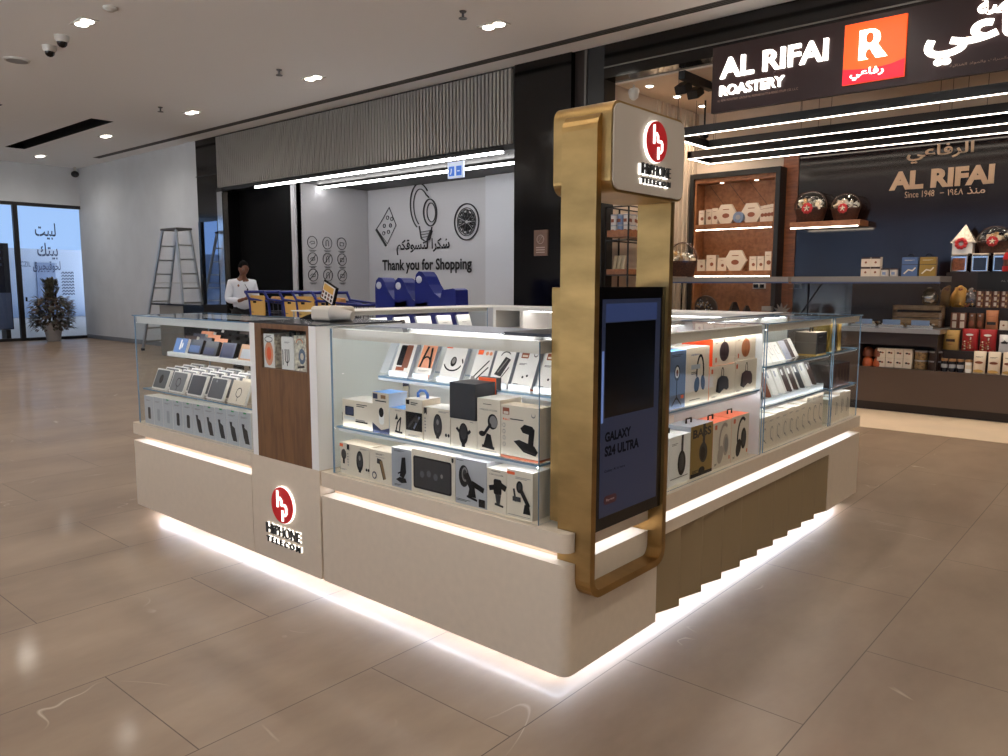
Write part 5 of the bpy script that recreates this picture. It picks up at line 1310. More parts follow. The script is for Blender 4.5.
# face and fingers join the body mesh
m.M = Matrix.Translation((0, -0.105, 1.625)) @ Matrix.Rotation(math.radians(28), 4, 'X')
m.ball((0, 0, 0), 0.073, 0.09, 0.108, SKIN, 16, 12)
m.cyl((0, -0.085, 0.02), (0, -0.108, -0.018), 0.008, 0.015, SKIN, 8)
for s_ in (-1, 1):
    m.ball((s_ * 0.075, 0.0, 0.0), 0.01, 0.02, 0.03, SKIN, 8, 6)
    m.ball((s_ * 0.03, -0.078, 0.022), 0.013, 0.01, 0.008, mat('eye_dark', (40, 30, 28), 0.3), 8, 6)
m.box(-0.022, 0.022, -0.088, -0.08, -0.052, -0.046, mat('lip_brown', (96, 50, 44), 0.5))
m.M = Matrix.Identity(4)
for s_ in (-1, 1):
    bx = s_ * 0.052
    m.ball((bx, -0.30, 1.155), 0.034, 0.05, 0.022, SKIN, 10, 8)
    for k, L in enumerate((0.055, 0.064, 0.06, 0.046)):
        y0 = -0.335 + 0.012 * k
        m.tube([(bx - s_ * 0.01, y0 + 0.01, 1.150 + 0.004 * k), (bx - s_ * 0.035, y0 - 0.012, 1.158), (bx - s_ * (0.035 + L * 0.35), y0 - 0.008, 1.178)], [0.0095, 0.0085, 0.007], SKIN, n=6)
    m.tube([(bx + s_ * 0.005, -0.30, 1.165), (bx - s_ * 0.02, -0.315, 1.19), (bx - s_ * 0.035, -0.325, 1.195)], [0.011, 0.01, 0.008], SKIN, n=6)
body = m.build('body', g)
SV = [V[i] for i in (0, 1, 2, 3, 7, 8, 9, 11, 12, 13)]
vs, fs = skin([(0, 0, 0.94)] + SV[1:4] + SV[4:7] + SV[7:10] + [(0, -0.03, 1.475)], [(0, 1), (1, 2), (2, 3), (3, 4), (4, 5), (5, 6), (3, 7), (7, 8), (8, 9), (3, 10)], [(.18, .135), (.165, .12), (.18, .125), (.125, .10), .078, .064, .048, .078, .064, .048, (.062, .062)])
m = MB(); m.raw(vs, fs, SHIRT, True)
m.box(-0.10, -0.03, -0.128, -0.12, 1.27, 1.33, SHIRT); m.box(0.03, 0.10, -0.128, -0.12, 1.27, 1.33, SHIRT)
for s_ in (-1, 1):
    m.raw([(0, -0.13, 1.36), (s_ * 0.085, -0.09, 1.41), (s_ * 0.07, -0.02, 1.49), (s_ * 0.02, -0.09, 1.44)], [(0, 1, 2, 3) if s_ > 0 else (3, 2, 1, 0)], SHIRT)
m.build('shirt', g)
m = MB(); m.ball((-0.10, -0.125, 1.36), 0.016, 0.01, 0.02, mat('badge_tan', (150, 100, 70), 0.5)); m.build('badge', g)
m = MB(); m.box(0.03, 0.05, -0.14, -0.125, 1.28, 1.31, INK); m.tube([(0.0, -0.13, 1.38), (0.04, -0.135, 1.31)], 0.004, INK, n=5); m.build('lanyard', g)
vs, fs = skin([(0, 0, 1.04), (-0.1, 0, 0.88), (-0.11, -0.01, 0.5), (-0.12, 0.02, 0.1), (0.1, 0, 0.88), (0.11, -0.01, 0.5), (0.12, 0.02, 0.1)], [(0, 1), (1, 2), (2, 3), (0, 4), (4, 5), (5, 6)], [(.155, .115), .10, .078, .066, .10, .078, .066])
m = MB(); m.raw(vs, fs, TROU, True); m.build('trousers', g)
m = MB()
for s_ in (-1, 1): m.rbox(s_ * 0.125 - 0.05, s_ * 0.125 + 0.05, -0.2, 0.08, 0, 0.09, BLACK, 0.03, 3)
m.build('shoes', g)
m = MB(); m.M = Matrix.Translation((0, -0.098, 1.632)) @ Matrix.Rotation(math.radians(28), 4, 'X')
prof = []
vs = []; fs = []
n = 16; k = 7
for a in range(k + 1):
    ph = PI * 0.56 * a / k
    for i in range(n):
        th = 2 * PI * i / n
        f = 1.0 if math.sin(th) > -0.3 else 0.72
        ph2 = ph * f * 1.12
        vs.append((0.081 * math.sin(ph2) * math.cos(th), 0.012 + 0.096 * math.sin(ph2) * math.sin(th), 0.012 + 0.112 * math.cos(ph2)))
for a in range(k):
    for i in range(n): fs.append((a * n + i, (a + 1) * n + i, (a + 1) * n + (i + 1) % n, a * n + (i + 1) % n))
m.raw(vs, fs, HAIR, True); m.build('hair', g)
m = MB(); m.rbox(-0.036, 0.036, -0.07, 0.07, -0.004, 0.004, WHITEC, 0.003); ph = m.build('smartphone'); ph.location = (-9.93 + 0.335 * math.sin(math.radians(78)), 4.75 - 0.335 * math.cos(math.radians(78)), 1.196); ph.rotation_euler = (math.radians(-35), 0, math.radians(78)); tag(ph, 'small white phone held in both hands by the person in the white shirt', 'phone')

# --- shopping trolleys parked in front of the niche
CB = mat('cart_blue', (10, 30, 122), 0.4); CY = mat('flap_yellow', (226, 178, 92), 0.5); CW = mat('cart_wire', (60, 60, 66), 0.4, metal=0.6)
def trolley(loc, label):
    t = thing('shopping_cart', loc, label, 'shopping cart', 'blue shopping carts parked by the niche')
    m = MB()
    for z in (0.62, 0.80, 0.98, 1.15):
        m.tube([(-0.22, -0.28, z), (0.55, -0.22, z - 0.05), (0.55, 0.22, z - 0.05), (-0.22, 0.28, z)], 0.006, CW, n=5, closed=True)
    for i in range(8):
        x = -0.22 + i * 0.11
        for s_ in (-1, 1): m.tube([(x, s_ * (0.28 - i * 0.008), 1.15 - i * 0.006), (x, s_ * (0.25 - i * 0.008), 0.6)], 0.005, CW, n=4)
        m.tube([(x, -0.25, 0.6), (x, 0.25, 0.6)], 0.005, CW, n=4)
    m.build('basket', t)
    m = MB()
    for s_ in (-1, 1):
        m.tube([(-0.30, s_ * 0.29, 1.27), (-0.22, s_ * 0.28, 1.17), (-0.15, s_ * 0.26, 0.55), (0.1, s_ * 0.25, 0.2), (0.55, s_ * 0.22, 0.18)], 0.018, CB, n=6)
        m.tube([(-0.22, s_ * 0.285, 1.17), (0.56, s_ * 0.23, 1.12)], 0.016, CB, n=6)
    m.tube([(0.56, -0.23, 1.12), (0.56, 0.23, 1.12)], 0.016, CB, n=6)
    m.build('frame', t)
    m = MB(); m.cyl((-0.30, -0.30, 1.27), (-0.30, 0.30, 1.27), 0.022, m=CB); m.build('handle', t)
    m = MB()
    m.prism(rrect(-0.20, 0.18, 0.92, 1.22, 0.04, 3), -0.275, -0.262, CY, axis='y')
    m.prism(rrect(-0.12, -0.04, 1.11, 1.14, 0.01, 2), -0.28, -0.275, INK, axis='y')
    m.build('seat_flap', t)
    for x in (-0.1, 0.5):
        for s_ in (-1, 1):
            m = MB(); m.cyl((x, s_ * 0.23 - 0.015, 0.065), (x, s_ * 0.23 + 0.015, 0.065), 0.065, m=BLACKM); m.tube([(x, s_ * 0.23, 0.065), (x + 0.03, s_ * 0.23, 0.2)], 0.01, CW, n=5); m.build('wheel', t)
    return t
tr = trolley((-8.72, 4.55, 0), 'first blue shopping cart with a yellow flap, nearest the person')
for k, (x, lb) in enumerate(((-8.22, 'second blue shopping cart from the person, without a yellow flap'), (-7.84, 'third blue shopping cart from the person'), (-7.52, 'fourth blue cart with a yellow flap, left of the last one'), (-7.06, 'last blue cart with a yellow flap, behind the tilted placard'))):
    c = copy_tree(tr, (x, 4.55, 0), lb)
    if k < 1:
        for ch in list(c.children):
            if ch.name.startswith('seat_flap'): bpy.data.objects.remove(ch)
rnd = random.Random(5)
for k, x in enumerate((-8.75, -8.35, -8.0, -7.3, -7.05, -6.85)):
    m = MB(); m.rbox(-0.06, 0.06, -0.05, 0.05, 0, 0.09, mat('produce_tan', (206, 150, 92), 0.6), 0.02)
    # wooden toy-like knobs resting on the cart rims
    tag(m.build('tan_bag', loc=(x, 4.34, 1.12)), 'small tan bundle on the rim of the cart row, %s from the person' % ORD[k], 'bundle', 'tan bundles on the carts')
# children's carts: tall rounded blue backs
def kid_cart(x, zt, label, wide):
    t = thing('child_cart', (x, 4.45, 0), label, 'child cart', 'blue plastic child carts')
    h = zt
    pts = [(0, 0.35), (0, h - 0.12), (0.02, h - 0.04), (0.07, h), (0.13, h - 0.01), (0.18, h - 0.06), (0.24, h - 0.16), (0.33, h - 0.26), (0.43, h - 0.31)]
    pts += [(0.52, h - 0.29), (0.58, h - 0.27), (0.60, 0.9), (0.56, 0.35)] if not wide else [(0.46, h - 0.22), (0.64, h - 0.2), (0.68, h - 0.22), (0.70, 0.9), (0.66, 0.35)]
    m = MB()
    m.prism([(a, b) for a, b in pts], -0.10, 0.10, CB, axis='y')
    m.build('shell', t)
    m = MB(); m.ball((0.075, -0.102, h - 0.1), 0.05, 0.008, 0.045, mat('sticker_white', (205, 210, 225), 0.4), 10, 6); m.build('sticker', t)
    m = MB()
    for xx in (0.08, 0.48):
        for s_ in (-1, 1): m.cyl((xx, s_ * 0.2 - 0.02, 0.1), (xx, s_ * 0.2 + 0.02, 0.1), 0.1, m=BLACKM)
    m.box(0.05, 0.5, -0.03, 0.03, 0.08, 0.36, CB); m.cyl((0.08, -0.2, 0.1), (0.08, 0.2, 0.1), 0.012, m=CW); m.cyl((0.48, -0.2, 0.1), (0.48, 0.2, 0.1), 0.012, m=CW)
    m.build('wheels', t)
kid_cart(-6.16, 1.475, 'blue child cart with a rounded back, leftmost of three beside the placard', False)
kid_cart(-5.80, 1.47, 'middle blue child cart with a rounded back', False)
kid_cart(-5.43, 1.545, 'tallest blue child cart with a square nose, under the thank-you lettering', True)
# placard
t = thing('menu_placard', (-6.55, 3.9, 0), 'tilted printed placard on a dark stand in front of the last shopping cart', 'placard')
m = MB(); m.M = Matrix.Translation((0, 0, 1.17)) @ Matrix.Rotation(math.radians(22), 4, 'Y')
m.box(-0.13, 0.15, -0.012, 0.012, 0, 0.24, INK); m.box(-0.115, 0.12, -0.016, -0.012, 0.015, 0.225, WHITEC)
m.box(-0.10, 0.10, -0.018, -0.016, 0.13, 0.21, mat('flap_yellow'))
for k in range(8): m.ball((-0.09 + (k % 4) * 0.06, -0.018, 0.05 + (k // 4) * 0.05), 0.02, 0.003, 0.02, INK2 if k % 2 else BROWNC, 8, 4)
m.build('board', t)
m = MB(); m.cyl((0, 0, 0.02), (0, 0, 1.18), 0.018, m=INK); m.cyl((0, 0, 0), (0, 0, 0.025), 0.16, m=INK); m.build('stand', t)

# ================================================================ THE ROASTERY
SIGNB = mat('sign_maroon', (44, 22, 22), 0.35)
so = (-0.65, 5.98, 3.225)
t = thing('roastery_sign', so, 'long maroon sign with glowing white letters hanging over the roastery', 'sign')
m = MB(); m.box(-2.49, 1.9, 5.98, 6.04, 3.225, 3.90, SIGNB); m.build('sign_board', t, origin=so)
SW = mat('sign_letter_white', (255, 250, 240), 0.4, emit=3.2)
def letters(nm, body, x, z, h, w, bold=0.03, depth=0.03):
    m = MB(); m.text(body, (x, 5.98, z), (1, 0, 0), (0, 0, 1), h, SW, w=w, bold=bold, depth=depth); m.build(nm, t, origin=so)
letters('latin_letters', 'AL RIFAI', -2.39, 3.562, 0.205, 1.11, 0.022)
letters('latin_letters', 'ROASTERY', -2.39, 3.385, 0.105, 0.69, 0.02)
m = MB(); m.text('AL RIFAI ROASTERY GROUP AL ROMASI NUTS & FOOD STUFF CO. L.L.C', (-2.42, 5.977, 3.33), (1, 0, 0), (0, 0, 1), 0.022, mat('sign_small', (180, 150, 130), 0.4), w=0.86); m.text(arab('مجموعة الرفاعي للمكسرات والمواد الغذائية'), (-0.22, 5.977, 3.30), (1, 0, 0), (0, 0, 1), 0.035, mat('sign_small'), w=0.8); m.build('small_print', t, origin=so)
letters('arabic_letters', arab('الرفاعي'), -0.43, 3.34, 0.42, 1.30, 0.03)
letters('arabic_letters', arab('محمصة'), -0.03, 3.70, 0.16, 0.6, 0.02)
lo = MB(); lo.box(-1.128, -0.585, 5.955, 5.98, 3.295, 3.845, mat('tile_orange', (252, 92, 26), 0.4, emit=0.9)); lt = lo.build('logo_tile', t, origin=so)
lo = MB()
pts = [(-1.128, 3.295), (-0.585, 3.295), (-0.585, 3.455), (-0.70, 3.425), (-0.86, 3.41), (-1.02, 3.425), (-1.128, 3.44)]
lo.prism(pts, 5.952, 5.955, mat('tile_red', (222, 24, 48), 0.4, emit=0.9), axis='y')
lo.text('R', (-0.985, 5.951, 3.50), (1, 0, 0), (0, 0, 1), 0.27, SW, w=0.25, bold=0.07)
lo.box(-0.99, -0.90, 5.948, 5.951, 3.50, 3.77, SW)
lo.ball((-0.895, 5.946, 3.69), 0.035, 0.004, 0.05, mat('tile_orange'), 12, 6); lo.ball((-0.90, 5.946, 3.545), 0.028, 0.004, 0.045, mat('tile_orange'), 12, 6)
lo.text(arab('رفاعي'), (-1.06, 5.949, 3.325), (1, 0, 0), (0, 0, 1), 0.10, SW, w=0.30, bold=0.02)
lo.build('logo_print', lt, origin=so)
# pendant linear lights: two long rectangular loops
PB = mat('pendant_black', (20, 16, 16), 0.3)
def loop_light(x0, ya, yb, z, label):
    o = (0.0, (ya + yb) / 2, z)
    t = thing('pendant_light', o, label, 'light', 'long rectangular pendant loops in the roastery')
    x1 = 2.9
    m = MB()
    for a, b, c, d in ((x0, x1, ya, ya + 0.05), (x0, x1, yb - 0.05, yb), (x0, x0 + 0.05, ya, yb), (x1 - 0.05, x1, ya, yb)): m.box(a, b, c, d, z, z + 0.09, PB)
    m.build('profile', t, origin=o)
    m = MB(); PLED = mat('pendant_led', (255, 240, 222), 0.5, emit=9)
    for a, b, c, d in ((x0, x1, ya, ya + 0.05), (x0, x1, yb - 0.05, yb), (x0, x0 + 0.05, ya, yb), (x1 - 0.05, x1, ya, yb)): m.box(a + 0.006, b - 0.006, c + 0.014, d - 0.014, z - 0.006, z, PLED)
    m.build('diffuser', t, origin=o)
    for x in (x0 + 0.1, x0 + 1.5, x0 + 3.0, x1 - 0.1):
        for y in (ya + 0.02, yb - 0.02):
            m = MB(); m.cyl((x, y, z + 0.09), (x, y, 3.81), 0.003, m=INK2, n=5); m.build('suspension_wire', t, origin=o)
loop_light(-3.1, 6.17, 7.12, 3.07, 'nearer black rectangular pendant loop with a thin white light line')
loop_light(-3.65, 7.68, 8.30, 3.07, 'farther black rectangular pendant loop above the roastery back wall')
# ceiling track with spot heads
t = thing('track_light', (-3.0, 6.25, 3.81), 'short black ceiling track with two spotlight heads left of the roastery sign', 'light')
m = MB(); m.box(-0.04, 0.04, 0, 0.75, -0.09, 0, BLACKM); m.build('track', t)
for y in (0.2, 0.5):
    m = MB(); m.M = Matrix.Translation((-0.08, y, -0.14)) @ Matrix.Rotation(0.5, 4, 'X'); m.rbox(-0.07, 0.07, -0.09, 0.09, -0.05, 0.05, BLACKM, 0.01); m.build('spot_head', t)
for k, (x, y) in enumerate(((-3.62, 6.6), (-3.62, 7.3), (-3.62, 8.0))):
    t = thing('spotlight', (x, y, 3.81), ('small round ceiling spotlight above the nearer part of the cream side wall', 'round ceiling spotlight behind the brass logo box top', 'round ceiling spotlight deepest in the roastery')[k], 'light', 'round spots along the cream wall')
    m = MB(); m.cyl((0, 0, 0), (0, 0, -0.01), 0.06, m=FIX, n=16); m.build('ring', t)
    m = MB(); m.cyl((0, 0, -0.011), (0, 0, -0.014), 0.04, m=mat('shop_lamp', (255, 244, 224), 0.5, emit=30), n=16); m.build('lamp', t)
    ld = bpy.data.lights.new('spot_beam', 'SPOT'); ld.energy = 95; ld.color = (1, 0.84, 0.66); ld.spot_size = 2.2; ld.spot_blend = 1; ld.shadow_soft_size = 0.05
    lo = bpy.data.objects.new('spot_beam', ld); C.objects.link(lo); lo.parent = t; lo.location = (0, 0, -0.04)
for x, y in ((-2.2, 6.8), (-0.9, 6.8), (0.4, 6.8), (-1.6, 7.7), (-0.3, 7.7), (1.2, 7.7)):
    t = thing('spotlight', (x, y, 3.81), 'recessed spotlight in the roastery ceiling behind the hanging sign', 'light', 'round spots behind the sign')
    m = MB(); m.cyl((0, 0, 0), (0, 0, -0.01), 0.06, m=FIX, n=16); m.build('ring', t)
    m = MB(); m.cyl((0, 0, -0.011), (0, 0, -0.014), 0.04, m=mat('shop_lamp'), n=16); m.build('lamp', t)
    ld = bpy.data.lights.new('spot_beam', 'SPOT'); ld.energy = 80; ld.color = (1, 0.84, 0.66); ld.spot_size = 2.0; ld.spot_blend = 1; ld.shadow_soft_size = 0.05
    lo = bpy.data.objects.new('spot_beam', ld); C.objects.link(lo); lo.parent = t; lo.location = (0, 0, -0.04)
for k, (x, y, z, lb) in enumerate(((-3.75, 6.45, 3.72, 'white bullet spotlight on the roastery ceiling above the brass logo box'), (-3.45, 7.75, 3.40, 'small dark camera hanging beside the pendant ends'))):
    t = thing('ceiling_camera' if k else 'bullet_spotlight', (x, y, z), lb, 'camera' if k else 'light')
    m = MB(); m.cyl((0, 0, 0.03), (0, 0, 3.81 - z), 0.012, m=FIX if not k else INK); m.build('stem', t)
    m = MB(); m.lathe([(0.02, -0.09), (0.055, -0.06), (0.07, 0.02), (0.05, 0.05), (0.01, 0.06)], (0, 0, 0), FIX if not k else INK); m.build('body', t)
t = thing('air_vent', (-2.65, 7.0, 3.8099), 'grey rectangular grille in the roastery ceiling by the end of the sign', 'vent')
m = MB(); m.box(-0.35, 0.35, -0.1, 0.1, -0.01, 0, mat('grille_grey')); m.build('frame', t)
m = MB()
for k in range(5): m.box(-0.33, 0.33, -0.085 + k * 0.035, -0.07 + k * 0.035, -0.014, -0.01, GP)
m.build('slat', t)
# back wall gold lettering
GL = mat('gold_lettering', (170, 140, 112), 0.4)
m = MB(); yb = 8.412
m.text('AL RIFAI', (-1.30, yb, 2.54), (1, 0, 0), (0, 0, 1), 0.22, GL, w=1.10, bold=0.05, depth=0.012)
m.text(arab('الرفاعي'), (-1.12, yb, 2.84), (1, 0, 0), (0, 0, 1), 0.20, GL, w=0.70, bold=0.02, depth=0.012)
m.text('Since 1948', (-1.12, yb, 2.44), (1, 0, 0), (0, 0, 1), 0.075, GL, w=0.32, bold=0.0, depth=0.006)
m.box(-0.74, -0.70, yb - 0.006, yb, 2.47, 2.478, GL)
m.text('١٩٤٨', (-0.66, yb, 2.44), (1, 0, 0), (0, 0, 1), 0.07, GL, w=0.16, bold=0.01, depth=0.006)
m.text(arab('منذ'), (-0.46, yb, 2.44), (1, 0, 0), (0, 0, 1), 0.08, GL, w=0.18, bold=0.01, depth=0.006)
tag(m.build('wall_lettering'), 'gold Latin and Arabic lettering on the dark roastery back wall', 'lettering')
# --- walnut wall unit with two lit shelves
uo = (-3.24, 8.35, 1.0)
t = thing('wall_shelf_unit', uo, 'tall walnut shelf unit with black frame and two lit shelves on the roastery wall', 'shelf unit')
WIN = wood('unit_wood', (132, 82, 50), (158, 104, 66), (3, 3, 3))
m = MB(); m.box(-3.80, -2.62, 8.46, 8.49, 1.0, 2.86, WIN); m.box(-3.80, -3.77, 8.22, 8.46, 1.0, 2.86, WIN); m.box(-2.66, -2.63, 8.22, 8.46, 1.0, 2.86, WIN); m.box(-3.77, -2.66, 8.22, 8.46, 2.80, 2.86, WIN)
for k in range(5):
    m.tube([(-3.7 + k * 0.3, 8.459, 2.8), (-3.3 + k * 0.3, 8.459, 2.3)], 0.003, INK2, n=4) if -3.3 + k * 0.3 < -2.66 else None
m.build('carcass', t, origin=uo)
m = MB(); m.box(-3.86, -3.80, 8.18, 8.5, 1.0, 2.93, BLACKM); m.box(-2.63, -2.57, 8.18, 8.5, 1.0, 2.93, BLACKM); m.box(-3.80, -2.63, 8.18, 8.5, 2.86, 2.93, BLACKM); m.build('frame', t, origin=uo)
WLED = mat('warm_shelf_led', (255, 236, 210), 0.5, emit=12)
for z in (2.23, 1.585):
    m = MB(); m.box(-3.77, -2.66, 8.20, 8.46, z - 0.07, z, WIN); s_ = m.build('shelf', t, origin=uo)
    m = MB(); m.box(-3.76, -2.67, 8.205, 8.215, z - 0.082, z - 0.07, WLED); m.build('light_strip', s_, origin=uo)
m = MB()
for x in (-3.45, -2.95): m.cyl((x, 8.33, 2.80), (x, 8.33, 2.793), 0.025, m=WLED)
m.build('downlight', t, origin=uo)
HEXC = mat('ivory_card', (216, 200, 182), 0.5); NUT = mat('nut_print', (136, 76, 50), 0.5)
def pack(x0, x1, z, h, lb, y=8.24, d=0.1, face=HEXC, grp='packs on the walnut unit'):
    return carton('nut_box', lb, 'box', x0, x1, y, d, z, h, face=face, side=face, art=lambda a: (a.ell(0.05, 0.42, 0.12, 0.12, NUT), a.words(-0.12, 0.12, 0.8, NUT)), group=grp)
def hexbox(cx, z, r, lb, y=8.23, ell=False):
    m = MB()
    pts = [(cx + r * math.cos(PI / 3 * i), z + r * 0.866 + r * math.sin(PI / 3 * i)) for i in range(6)]
    m.prism(pts, y, y + 0.05, HEXC, axis='y')
    o0 = (cx, y, z)
    c = [(cx + r * 0.35 * math.cos(a * PI / 6), z + r * 0.72 + r * 0.22 * math.sin(a * PI / 6)) for a in range(12)]
    m.prism(c, y - 0.002, y, NUT, axis='y')
    m.box(cx - r * 0.3, cx + r * 0.3, y - 0.002, y, z + r * 1.25, z + r * 1.32, NUT)
    return tag(m.build('hexagonal_box', origin=o0), lb, 'box', 'hexagonal nut boxes')
xs_ = [-3.74, -3.63, -3.54]
for k, x in enumerate(xs_): pack(x, x + 0.085, 2.23, 0.20 + 0.01 * k, 'ivory nut box, %s from the left on the upper lit shelf' % ORD[k])
hexbox(-3.33, 2.23, 0.15, 'large hexagonal nut box, left one on the upper lit shelf')
hexbox(-2.98, 2.23, 0.15, 'large hexagonal nut box, right one on the upper lit shelf', y=8.26)
m = MB(); m.cyl((0, 0, 0), (0, 0.05, 0), 0.075, m=mat('tin_blue', (120, 138, 170), 0.4), n=24); m.cyl((0, -0.003, 0), (0, 0, 0), 0.035, m=GREYC, n=16)
tag(m.build('round_tin', loc=(-3.14, 8.205, 2.306)), 'round blue grey tin between the two hexagonal boxes on the upper lit shelf', 'tin')
for k in range(4):
    x = -2.845 + k * 0.045
    pack(x, x + 0.042, 2.23, 0.21 + 0.006 * k, 'narrow ivory box, %s from the right hexagon on the upper lit shelf' % ORD[k])
for k, (x, w, h) in enumerate(((-3.74, 0.12, 0.16), (-3.60, 0.14, 0.22), (-3.43, 0.13, 0.18))): pack(x, x + w, 1.585, h, 'ivory nut box, %s from the left on the lower lit shelf' % ORD[k])
hexbox(-3.17, 1.585, 0.16, 'large hexagonal nut box in the middle of the lower lit shelf')
for k, (x, w, h) in enumerate(((-2.97, 0.10, 0.19), (-2.86, 0.09, 0.19), (-2.755, 0.085, 0.25))): pack(x, x + w, 1.585, h, 'ivory nut box, %s right of the hexagon on the lower lit shelf' % ORD[k])

# --- baskets
WICK = mat('dark_wicker', (64, 36, 26), 0.6, noise=0.4, nscale=60, bump=0.3)
CELLO = glassmat('cellophane', (238, 236, 232), 1.6, gloss=1.0)
BOWR = mat('bow_red', (186, 30, 36), 0.5)
def basket(loc, w, h, label, handle=True, kind='round', bow=True, dome=False):
    t = thing('gift_basket', loc, label, 'gift basket', 'wrapped gift baskets with red bows')
    m = MB(); m.lathe([(w * 0.30, 0), (w * 0.36, h * 0.02), (w * 0.46, h * 0.42), (w * 0.48, h * 0.45), (w * 0.44, h * 0.44)], (0, 0, 0), WICK, n=24, sy=0.6); m.build('basket', t)
    m = MB(); rn = random.Random(int(abs(loc[0]) * 100))
    for i in range(26):
        x = rn.uniform(-0.34, 0.34) * w; z = h * rn.uniform(0.42, 0.72 - abs(x) / w * 0.3); y = rn.uniform(-0.2, 0.2) * w
        mt = rn.choice((CREAMC, WHITEC, CREAMC, mat('snack_gold', (196, 160, 110), 0.4), mat('snack_silver', (176, 176, 180), 0.25, metal=0.8)))
        s_ = w * rn.uniform(0.06, 0.11)
        m.M = Matrix.Translation((x, y, z)) @ Matrix.Rotation(rn.uniform(0, 3), 4, 'Y') @ Matrix.Rotation(rn.uniform(0, 3), 4, 'Z')
        m.rbox(-s_, s_, -s_ * 0.4, s_ * 0.4, -s_ * 0.7, s_ * 0.7, mt, s_ * 0.15, 1)
    m.M = Matrix.Identity(4); m.build('contents', t)
    if handle:
        m = MB(); m.tube([(w * 0.46 * math.cos(PI * i / 16), 0, h * 0.45 + h * 0.53 * math.sin(PI * i / 16)) for i in range(17)], w * 0.018, WICK, n=6); m.build('handle', t)
    m = MB(); pr = [(w * 0.485, h * 0.40), (w * 0.49, h * 0.6), (w * 0.42, h * 0.8), (w * 0.28, h * 0.94), (w * 0.05, h * 1.0)]
    m.lathe(pr, (0, 0, 0), CELLO, n=20, sy=0.62, cap=False); m.build('cellophane', t)
    if bow:
        m = MB()
        for i in range(9):
            a = 2 * PI * i / 9
            m.ball((w * 0.11 * math.cos(a), -w * 0.30, h * 0.42 + w * 0.11 * math.sin(a)), w * 0.055, w * 0.03, w * 0.055, BOWR, 8, 6)
        for i in range(5):
            a = 2 * PI * i / 5 + 0.3
            m.tube([(0, -w * 0.34, h * 0.42), (w * 0.09 * math.cos(a), -w * 0.35, h * 0.42 + w * 0.09 * math.sin(a))], w * 0.015, CREAMC, n=4)
        m.build('bow', t)
    return t
t = thing('wall_shelf', (-1.95, 8.25, 2.12), 'floating walnut shelf with a white underside on the dark roastery wall', 'shelf')
m = MB(); m.box(-0.43, 0.43, -0.17, 0.17, 0.0, 0.07, WIN); m.build('board', t)
m = MB(); m.box(-0.42, 0.40, -0.165, -0.14, -0.012, 0.0, WLED); m.build('light_strip', t)
basket((-2.17, 8.22, 2.19), 0.44, 0.40, 'rounder wrapped basket with a red bow, left on the floating shelf')
basket((-1.74, 8.22, 2.19), 0.38, 0.34, 'smaller wrapped basket with a red bow, right on the floating shelf')
basket((-3.60, 7.52, 1.50), 0.46, 0.46, 'wicker basket of white flowers and packs leaning at the left end of the counter top', bow=False)
# --- open black mesh shelf by the cream wall
so_ = (-3.62, 6.45, 0)
t = thing('wire_shelf', so_, 'open black metal shelf with walnut trays of tins and bags left of the brass post', 'shelf')
m = MB()
for x in (-3.90, -3.58):
    for y in (6.12, 6.42, 6.90): m.box(x - 0.008, x + 0.008, y - 0.008, y + 0.008, 0, 2.33, BLACKM)
for z in (2.32, 1.92, 1.5, 1.1):
    m.box(-3.90, -3.58, 6.112, 6.128, z, z + 0.015, BLACKM); m.box(-3.90, -3.58, 6.89, 6.905, z, z + 0.015, BLACKM); m.box(-3.908, -3.892, 6.12, 6.90, z, z + 0.015, BLACKM); m.box(-3.588, -3.572, 6.12, 6.90, z, z + 0.015, BLACKM)
m.build('frame', t, origin=so_)
for z in (1.97, 1.50, 1.06):
    m = MB(); m.box(-3.89, -3.59, 6.13, 6.88, z, z + 0.02, WIN); m.box(-3.89, -3.59, 6.13, 6.145, z + 0.02, z + 0.08, WIN); m.box(-3.605, -3.59, 6.13, 6.88, z + 0.02, z + 0.08, WIN); m.build('tray', t, origin=so_)
TINW = mat('tin_white', (206, 198, 190), 0.35)
def tin(x, y, z, lb, cm):
    m = MB(); m.cyl((0, 0, 0), (0, 0, 0.11), 0.045, m=cm, n=16); m.cyl((0, 0, 0.11), (0, 0, 0.125), 0.047, m=GREYC, n=16); m.box(-0.02, 0.02, -0.047, -0.044, 0.03, 0.07, NUT); m.box(0.044, 0.047, -0.02, 0.02, 0.03, 0.07, NUT)
    return tag(m.build('tin_can', loc=(x, y, z)), lb, 'tin', 'tins on the black metal shelf')
for r in range(2):
    for k in range(6):
        x, y = ((-3.83, 6.20), (-3.735, 6.20), (-3.655, 6.21), (-3.655, 6.33), (-3.655, 6.50), (-3.655, 6.64))[k]
        tin(x, y, 1.9905 + r * 0.126, '%s tin, %s along the %s layer of the black metal shelf' % (('blue grey' if k == 1 else 'white'), ORD[k], ('lower', 'upper')[r]), mat('tin_blue') if k == 1 else TINW)
